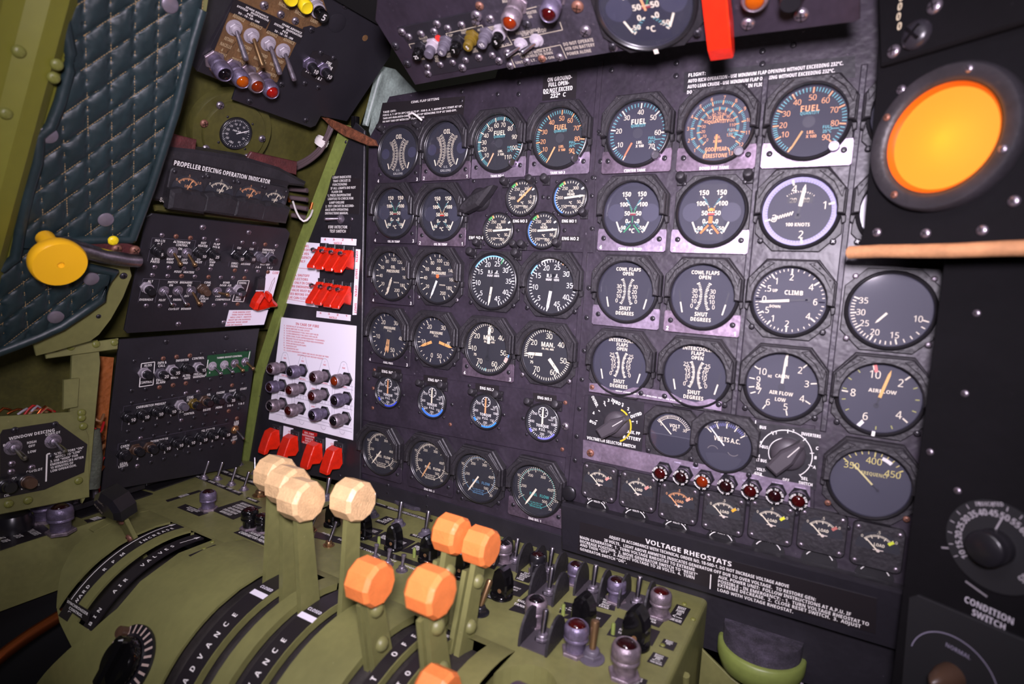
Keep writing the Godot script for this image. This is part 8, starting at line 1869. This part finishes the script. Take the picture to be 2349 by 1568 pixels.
func seat_side() -> void:
	quilt("upper blue-green quilted leather blanket on the side wall", [[140, -20], [146, 40], [160, 115], [158, 150], [140, 230], [118, 285], [92, 310], [86, 370], [66, 440], [50, 520], [40, 570], [95, 566], [110, 553], [200, 548], [303, 546], [346, 430], [402, 255], [438, 110], [462, 25], [466, -20]], [[[140, -20], [147, 45], [161, 120], [158, 160], [138, 235], [116, 290], [90, 312], [85, 372], [64, 442], [46, 525], [36, 590], [0, 618]], [[104, 557], [200, 550], [302, 548]], [[302, 548], [346, 428], [402, 253], [438, 108], [463, 22]]], [[386, 8], [107, 306], [239, 500]], 5)
	quilt("lower blue-green quilted leather flap beneath the steel handle", [[0, 622], [40, 575], [95, 572], [170, 606], [262, 622], [230, 682], [190, 712], [140, 745], [80, 770], [0, 800], [-60, 820], [-60, 640]], [[[175, 608], [262, 624], [232, 686], [190, 716], [140, 749], [80, 776], [0, 806], [-60, 825]]], [[206, 636], [125, 723]], 9)
	# painted flange that carries the blanket
	var t := thing("blanket_flange", "olive green metal flange with holes along the quilted blanket", "frame")
	var b := MB.new()
	b.prism(quadpx(FQ, [[440, -20], [492, -20], [484, 30], [450, 140], [390, 310], [350, 430], [318, 565], [300, 565], [300, 600], [310, 640], [290, 690], [262, 740], [235, 775], [215, 790], [130, 815], [90, 825], [60, 700], [300, 500], [400, 150]]), -0.012, -0.008, 0.0008, true)
	obj("flange_sheet", b, M.green, t, FQ)
	screws(t, Transform3D(FQ.basis, FQ.origin - FQ.basis.z * 0.008), [[381, 284, "screw", 0.0035], [358, 343, "screw_dark", 0.003], [309, 527, "screw_dark", 0.003], [283, 632, "screw_dark", 0.0045], [226, 725, "screw_dark", 0.003]], 0.003, "screw")
	# bulged wall lining beyond the blanket
	b = MB.new()
	var prof := [[-0.62, 0.03], [-0.52, 0.034], [-0.475, 0.03], [-0.455, 0.018], [-0.44, 0.016], [-0.425, 0.02], [-0.41, 0.016], [-0.398, 0.002], [-0.385, -0.004]]
	for i in prof.size() - 1:
		for j in 8:
			var y0 := -0.25 + j * 0.085; var y1 := y0 + 0.085
			var sk := func(y): return 0.06 * (y - 0.05)
			var p := [V(prof[i][0] + sk.call(y0), y0, prof[i][1]), V(prof[i + 1][0] + sk.call(y0), y0, prof[i + 1][1]), V(prof[i + 1][0] + sk.call(y1), y1, prof[i + 1][1]), V(prof[i][0] + sk.call(y1), y1, prof[i][1])]
			var nv := V(-(prof[i + 1][1] - prof[i][1]), 0, prof[i + 1][0] - prof[i][0]).normalized()
			b.quad(p[0], p[1], p[2], p[3], nv)
	var li := obj("wall_lining", b, M.wallgreen, null, FQ)
	li.set_meta("kind", "structure")
	screws(self.get_node("blanket_flange"), Transform3D(FQ.basis, FQ.origin + FQ.basis.z * 0.02), [], 0.003)
	for q in [[43, 118], [13, 260], [130, 148], [123, 178]]:
		screw(li, FQ.affine_inverse() * Transform3D(FQ.basis, hit(FQ, q[0], q[1], 0.018)), 0.0055, "rivet", "rivet")
	# steel handle and its yellow knob
	t = thing("steel_handle", "worn bent steel handle arm with rust and yellow paint on the blanket", "handle")
	b = MB.new()
	var pts := []
	for q in [[112, 556, 0.016], [150, 560, 0.022], [190, 573, 0.024], [235, 586, 0.022], [280, 594, 0.018], [316, 597, 0.014]]: pts.append(hit(FQ, q[0], q[1], q[2]))
	b.tube(pts, 0.0085, 14)
	obj("arm_tube", b, M.handle, t)
	b = MB.new()
	b.prism(quadpx(FQ, [[200, 545], [262, 546], [312, 562], [316, 582], [250, 582], [205, 570]]), 0.002, 0.006, 0.001, true)
	obj("lug_plate", b, M.maroon, t, FQ)
	for q in [[267, 570, "screw_rust"], [309, 573, "screw_rust"]]: screw(t, Transform3D(FQ.basis, hit(FQ, q[0], q[1], 0.006)), 0.006, q[2])
	screw(t, Transform3D(FQ.basis, hit(FQ, 259, 551, 0.006)), 0.006, "yellow_plain", "painted_bolt")
	var k := thing("yellow_knob", "round bright yellow knob on the end of the steel handle", "knob", Transform3D(FQ.basis, hit(FQ, 138, 606, 0.04) - FQ.basis.z * 0.04))
	b = MB.new(); b.lathe([Vector2(0.009, 0.008), Vector2(0.009, 0.03), Vector2(0.006, 0.031), Vector2(0, 0.031)], 18)
	b.xf = T(-0.004, 0.018, 0); obj("stem", b, M.yellow, k, T(-0.004, 0.014, 0))
	b = MB.new(); b.lathe([Vector2(0.02, 0.026), Vector2(0.0255, 0.028), Vector2(0.0265, 0.032), Vector2(0.0265, 0.039), Vector2(0.025, 0.0415), Vector2(0.0035, 0.042), Vector2(0.0028, 0.04), Vector2(0, 0.039)], 40); obj("disc", b, M.yellow, k)
	# window frame members and the de-icing switch panel
	t = thing("window_frame", "olive green riveted window frame members beside the lower breaker panel", "frame")
	b = MB.new()
	b.prism(quadpx(FW, [[168, 790], [226, 780], [232, 830], [205, 1130], [190, 1155], [160, 1000]]), -0.006, -0.001, 0.001, true)
	obj("upright", b, M.green, t, FW)
	b = MB.new()
	b.prism(quadpx(FW, [[100, 800], [270, 775], [268, 800], [105, 822]]), -0.001, 0.003, 0.001)
	obj("cross_strap", b, M.green, t, FW)
	b = MB.new()
	b.prism(quadpx(FW, [[-80, 960], [160, 945], [178, 940], [205, 1000], [206, 1140], [0, 1180], [-80, 1195]]), -0.004, 0, 0.001, true)
	obj("sill_plate", b, M.green, t, FW)
	b = MB.new()
	b.prism(quadpx(FW, [[144, 870], [180, 866], [176, 932], [143, 938]]), -0.001, 0.004, 0.001)
	obj("gusset", b, M.green, t, FW)
	for q in [[130, 797], [162, 795], [220, 789], [262, 785], [187, 946], [187, 958], [191, 977], [180, 1102], [64, 1147], [20, 1155]]: screw(t, Transform3D(FW.basis, hit(FW, q[0], q[1], 0.002)), 0.005, "rivet", "rivet")
	var KW := [0, 880, 4.1262]
	var f := Transform3D(FW.basis, FW.origin + FW.basis.z * 0.0006)
	placard(f, "black WINDOW DEICING switch plate with cut corners", zs(KW, [[25, 435], [530, 358], [825, 570], [795, 835], [420, 1000], [0, 1085], [0, 480]]), "label", [["WINDOW DEICING", 0.36, 0.13, 0.042, 0.5, 0, 2], ["PILOT", 0.11, 0.22, 0.034, 0.12, 0, 2], ["COPILOT", 0.59, 0.17, 0.034, 0.17, 0, 2], ["HIGH", 0.35, 0.245, 0.034, 0.1], ["OFF", 0.35, 0.3, 0.034, 0.07], ["LOW", 0.35, 0.385, 0.034, 0.09], ["1. ALTERNATORS \"ON\"", 0.55, 0.49, 0.034, 0.4, -1, 2], ["2. SWITCH TO \"LOW\"", 0.55, 0.54, 0.034, 0.37, -1, 2], ["3. USE \"HIGH\" FOR", 0.55, 0.59, 0.034, 0.33, -1, 2], ["EMERGENCIES AFTER", 0.55, 0.64, 0.034, 0.4, -1, 2], ["15 MINUTES OF", 0.55, 0.69, 0.034, 0.27, -1, 2], ["LOW OPERATION.", 0.55, 0.74, 0.034, 0.31, -1, 2], ["PILOT", 0.12, 0.73, 0.034, 0.12], ["COPILOT", 0.37, 0.675, 0.034, 0.18], ["CIR.", 0.07, 0.95, 0.034, 0.06], ["BREAKERS", 0.32, 0.9, 0.034, 0.2]], WH, func(p, sz): p.bar(V2(-0.005 * sz.x, -0.38 * sz.y), V2(0.015 * sz.x, 0.03 * sz.y), 0.0018); p.bar(V2(0.015 * sz.x, 0.03 * sz.y), V2(0.05 * sz.x, 0.035 * sz.y), 0.0018))
	for q in [[122, 600, "PILOT"], [500, 540, "COPILOT"]]:
		var v := z(KW, q[0], q[1]); var g := toggle(f, v[0], v[1], "window deicing toggle marked %s" % q[2], "window deicing toggles", 0.0, -0.3, 0.022, "steel", "steel_dull", false); g.scale = Vector3.ONE * 1.25
	for q in [[105, 985, "PILOT"], [300, 945, "COPILOT"]]:
		var v := z(KW, q[0], q[1]); fuse(f, v[0], v[1], "", "dark circuit breaker button under %s on the window deicing plate" % q[2], "window deicing breakers", "fuse", "fuse_brown" if q[2] == "COPILOT" else "fuse", 1.15)
	for q in [[112, 755], [105, 832], [300, 790], [140, 437], [520, 382], [490, 688]]:
		screw(t, Transform3D(FW.basis, hit(FW, z(KW, q[0], q[1])[0], z(KW, q[0], q[1])[1], 0.0012)), 0.004, "screw" if q[1] > 700 else "screw_dark")

func wire(called: String, label: String, pts: Array, r: float, m: String, group := "") -> void:
	var t := thing(called, label, "wire", Transform3D(), group)
	var c := Curve3D.new()
	for i in pts.size():
		var tg: Vector3 = (pts[mini(i + 1, pts.size() - 1)] - pts[maxi(i - 1, 0)]) * 0.2
		c.add_point(pts[i], -tg, tg)
	c.bake_interval = 0.008
	var out := []
	for p in c.get_baked_points(): out.append(p)
	var b := MB.new(); b.tube(out, r, 8)
	obj("strand", b, M[m], t)
func clutter() -> void:
	var b: MB
	# teal structure above the board corner and the leather strap across it
	b = MB.new()
	b.prism(quadpx(T(0, 0, -0.05), [[872, 150], [905, 158], [960, 215], [900, 300], [855, 330], [845, 300]]), -0.004, 0, 0.001, true)
	tag(obj("teal_skin", b, M.teal, null, T(0, 0, -0.05)), "pale teal skin panel showing between the roof panel and the board", "panel")
	b = MB.new()
	b.prism(quadpx(T(0, 0, -0.046), [[868, 160], [880, 165], [845, 290], [835, 288]]), 0, 0.006, 0.002)
	tag(obj("skin_rib", b, M.teal, null, T(0, 0, -0.046)), "narrow pale teal rib beside the roof panel edge", "rib")
	var t := thing("leather_strap", "tapered rusty brown leather strap across the top of the fire panel", "strap", Transform3D())
	b = MB.new()
	b.prism(quadpx(T(0, 0, 0.02), [[737, 268], [752, 270], [800, 290], [858, 320], [864, 334], [845, 334], [790, 312], [760, 292]]), -0.004, 0.001, 0.001, true)
	obj("strap_body", b, M.leatherstrap, t, T(0, 0, 0.02))
	var fz := T(0, 0, 0.015)
	for i in 3:
		wire("wire_bundle", "grey-brown twisted wire running down behind the leather strap", [hit(fz, 758 + i * 4, 285), hit(fz, 745 + i * 3, 318), hit(fz, 722 + i * 4, 350 + i * 2), hit(fz, 680, 375 + i * 6), hit(fz, 634, 388 + i * 5)], 0.0028, "wire_dark", "wires under the leather strap")
	t = thing("cable_clamp", "white and black rubber cable clamp on the green strip", "clamp", V3T(hit(fz, 738, 325)))
	b = MB.new(); b.xf = Transform3D(Basis(V(0.8, -0.6, 0), V(0, 0, 1), V(-0.6, -0.8, 0)), Vector3.ZERO)
	b.lathe([Vector2(0.0095, -0.006), Vector2(0.0095, -0.003), Vector2(0.0105, -0.003), Vector2(0.0105, 0.003), Vector2(0.0095, 0.003), Vector2(0.0095, 0.006)], 16); obj("band", b, M.wire_white, t)
	wire("white_wire", "short white wire looping from the deicing box to the fire panel", [hit(T(0, 0, 0.03), 672, 462), hit(T(0, 0, 0.034), 682, 490), hit(T(0, 0, 0.03), 696, 507), hit(T(0, 0, 0.02), 710, 498), hit(T(0, 0, 0.006), 717, 482)], 0.0017, "wire_white")
	t = thing("wire_lug", "copper wire lug screwed to the fire panel edge", "terminal", V3T(hit(FF, 720, 472)))
	b = MB.new(); b.tube([V(-0.002, -0.006, 0.005), V(0.001, 0.005, 0.004)], 0.0028, 8); obj("sleeve", b, M.copper, t); screw(t, T(0.002, 0.008, 0.001), 0.004, "screw_rust")
	t = thing("wire_lug", "copper wire lug on the end of the propeller deicing box", "terminal", V3T(hit(T(0, 0, 0.03), 664, 456)))
	b = MB.new(); b.tube([V(-0.006, 0.004, 0.002), V(0.003, -0.004, 0.002)], 0.0026, 8); obj("sleeve", b, M.copper, t)
	for i in 4:
		wire("loose_cable", "dull brown cable stub behind the end of the deicing box", [hit(T(0, 0, 0.01), 664 + i * 2, 433 + i * 20), hit(T(0, 0, 0.0), 705, 437 + i * 21)], 0.004, "wire_dark", "cable stubs by the deicing box")
	# hidden lining and orange curtain behind the lower breaker panel
	b = MB.new()
	b.prism(quadpx(Transform3D(FB.basis, FB.origin - FB.basis.z * 0.05), [[205, 815], [262, 820], [245, 1000], [235, 1130], [205, 1130]]), -0.002, 0, 0.0005, true)
	tag(obj("orange_insulation", b, M.orangewall, null, Transform3D(FB.basis, FB.origin - FB.basis.z * 0.05)), "strip of orange insulation behind the lower breaker panel", "insulation")
	b = MB.new()
	b.tube([hit(FW, 208, 985, -0.02), hit(FW, 214, 1050, -0.015), hit(FW, 207, 1120, -0.01)], 0.011, 10)
	tag(obj("cloth_sleeve", b, M.cloth, null), "grey-green cloth sleeve hanging beside the window deicing sill", "sleeve")
	var rng := RandomNumberGenerator.new(); rng.seed = 77
	for i in 9:
		var x0 := rng.randf_range(-5, 90); var y0 := rng.randf_range(938, 950)
		wire("frayed_wire", "frayed orange and red wire ends behind the window deicing sill", [hit(FW, x0, y0 + 8, -0.03), hit(FW, x0 + rng.randf_range(10, 24), y0 - rng.randf_range(2, 14), -0.03), hit(FW, x0 + rng.randf_range(26, 46), y0 + rng.randf_range(-4, 4), -0.035)], 0.0016, ["copper", "redcard", "cable", "fuse_light"][i % 4], "frayed wires by the sill")
	for i in 6:
		var y0 := 958.0 + i * 24.0
		wire("frayed_wire", "frayed brown and red wire ends beside the lower breaker panel", [hit(FW, 216, y0, -0.02), hit(FW, 226 + rng.randf_range(-4, 6), y0 + 8, -0.015), hit(FW, 238, y0 - rng.randf_range(0, 14), -0.03)], 0.0018, ["cable", "redcard", "copper"][i % 3], "frayed wires by the breaker panel")
	# well beneath the ledge: copper pipe and cables
	wire("copper_pipe", "shiny copper pipe running into the dark well under the ledge", [V(-0.72, -0.52, 0.62), V(-0.8, -0.5, 0.48), V(-0.83, -0.475, 0.4), V(-0.84, -0.46, 0.33)], 0.008, "copper")
	wire("loose_cable", "thin tan cable hanging in the dark well under the ledge", [V(-0.6, -0.66, 0.56), V(-0.64, -0.56, 0.545), V(-0.7, -0.5, 0.54), V(-0.77, -0.45, 0.56)], 0.003, "cable")
	b = MB.new(); b.box(V(-0.99, -1.1, -0.02), V(-0.87, -0.44, 0.9)); struct("shade_box_2", b, M.dark)  # dark box: the shade in the well under the ledge is painted on
	# below the board's corner: cap, bracket, cables
	t = thing("olive_bowl", "round olive green cap under the end of the rheostat cover", "cap", V3T(V(-0.045, -0.405, -0.005)))
	b = MB.new(); b.xf = Transform3D(Basis(V(1, 0, 0), V(0, 0, -1), V(0, 1, 0)), Vector3.ZERO)
	b.lathe([Vector2(0, -0.024), Vector2(0.03, -0.022), Vector2(0.042, -0.014), Vector2(0.046, -0.002), Vector2(0.046, 0.01), Vector2(0.044, 0.012), Vector2(0.04, 0.012)], 40); obj("cap_shell", b, M.green_bright, t)
	b = MB.new(); b.xf = Transform3D(Basis(V(1, 0, 0), V(0, 0, -1), V(0, 1, 0)), Vector3.ZERO)
	b.lathe([Vector2(0.041, 0.008), Vector2(0.041, 0.03), Vector2(0, 0.03)], 40); obj("felt_pad", b, M.velvet, t)
	t = thing("green_bracket", "olive green sheet bracket beside the desk corner", "bracket", V3T(V(-0.1, -0.44, 0.02)))
	b = MB.new(); b.prism(PackedVector2Array([V2(-0.004, -0.03), V2(0.06, -0.035), V2(0.068, -0.004), V2(0.03, 0.012), V2(-0.004, 0.034)]), -0.003, 0.0, 0.0008, true); obj("web", b, M.green, t)
	b = MB.new(); b.tube([V(0.076, -0.004, 0), V(0.084, -0.006, 0.003), V(0.085, -0.02, 0.004)], 0.004, 8); obj("hook", b, M.green, t)
	b = MB.new(); b.lathe([Vector2(0.0028, 0), Vector2(0.0028, 0.0006), Vector2(0, 0.0006)], 14); obj("painted_dark_hole", b, M.dark, t, T(0.022, -0.012, 0))  # dark disc: the shade inside a hole is painted on
	for i in 5:
		wire("grey_cable", "grey striped cable hanging in a bundle below the rheostat cover", [V(-0.02 + i * 0.004, -0.42, -0.02), V(-0.004 + i * 0.0035, -0.47, 0.0), V(0.014 + i * 0.003, -0.53, 0.02), V(0.03 + i * 0.002, -0.6, 0.03)], 0.0024, "fuse_light", "cable bundle under the cover")
	wire("tan_cable", "tan flexible cable crossing below the green bracket", [V(-0.09, -0.5, 0.06), V(-0.04, -0.495, 0.05), V(0.0, -0.515, 0.05), V(0.06, -0.56, 0.06)], 0.0035, "cable")
	t = thing("rubber_flap", "flat speckled black felt flap lying at the foot of the board", "flap", V3T(hit(FK, 935, 1155)))
	b = MB.new(); b.xf = Transform3D(Basis(V(1, 0, 0), V(0, 0, -1), V(0, 1, 0)), Vector3.ZERO)
	var lf := quadpx(FK, [[885, 1140], [900, 1128], [950, 1142], [995, 1170], [985, 1174], [950, 1172], [915, 1162]])
	var of := loc(FK, 935, 1155)
	for i in lf.size(): lf[i] -= of
	b.prism(lf, 0.001, 0.006, 0.001); obj("flap_sheet", b, M.velvet, t)
	# hinge along the desk's side and the tube behind it
	t = thing("desk_hinge", "olive green piano hinge down the side of the desk", "hinge", V3T(V(-0.105, -0.42, 0.05)))
	for i in 7:
		b = MB.new(); b.tube([V(0, -0.06 + i * 0.013, 0.02 + i * 0.004), V(0, -0.05 + i * 0.013, 0.023 + i * 0.004)], 0.004, 8); obj("knuckle", b, M.green, t)
	b = MB.new(); b.tube([V(-0.085, -0.4, 0.16), V(-0.07, -0.43, 0.17), V(-0.06, -0.5, 0.2), V(-0.06, -0.62, 0.22)], 0.018, 12)
	tag(obj("green_tube", b, M.green, null), "thick bent olive green tube at the desk front corner", "tube")
	wire("paper_clip", "bent white plastic hook above the oil gauges", [hit(FM, 940, 270, 0.014), hit(FM, 938, 262, 0.02), hit(FM, 946, 259, 0.02), hit(FM, 954, 264, 0.02), hit(FM, 968, 276, 0.014)], 0.0016, "wire_white")
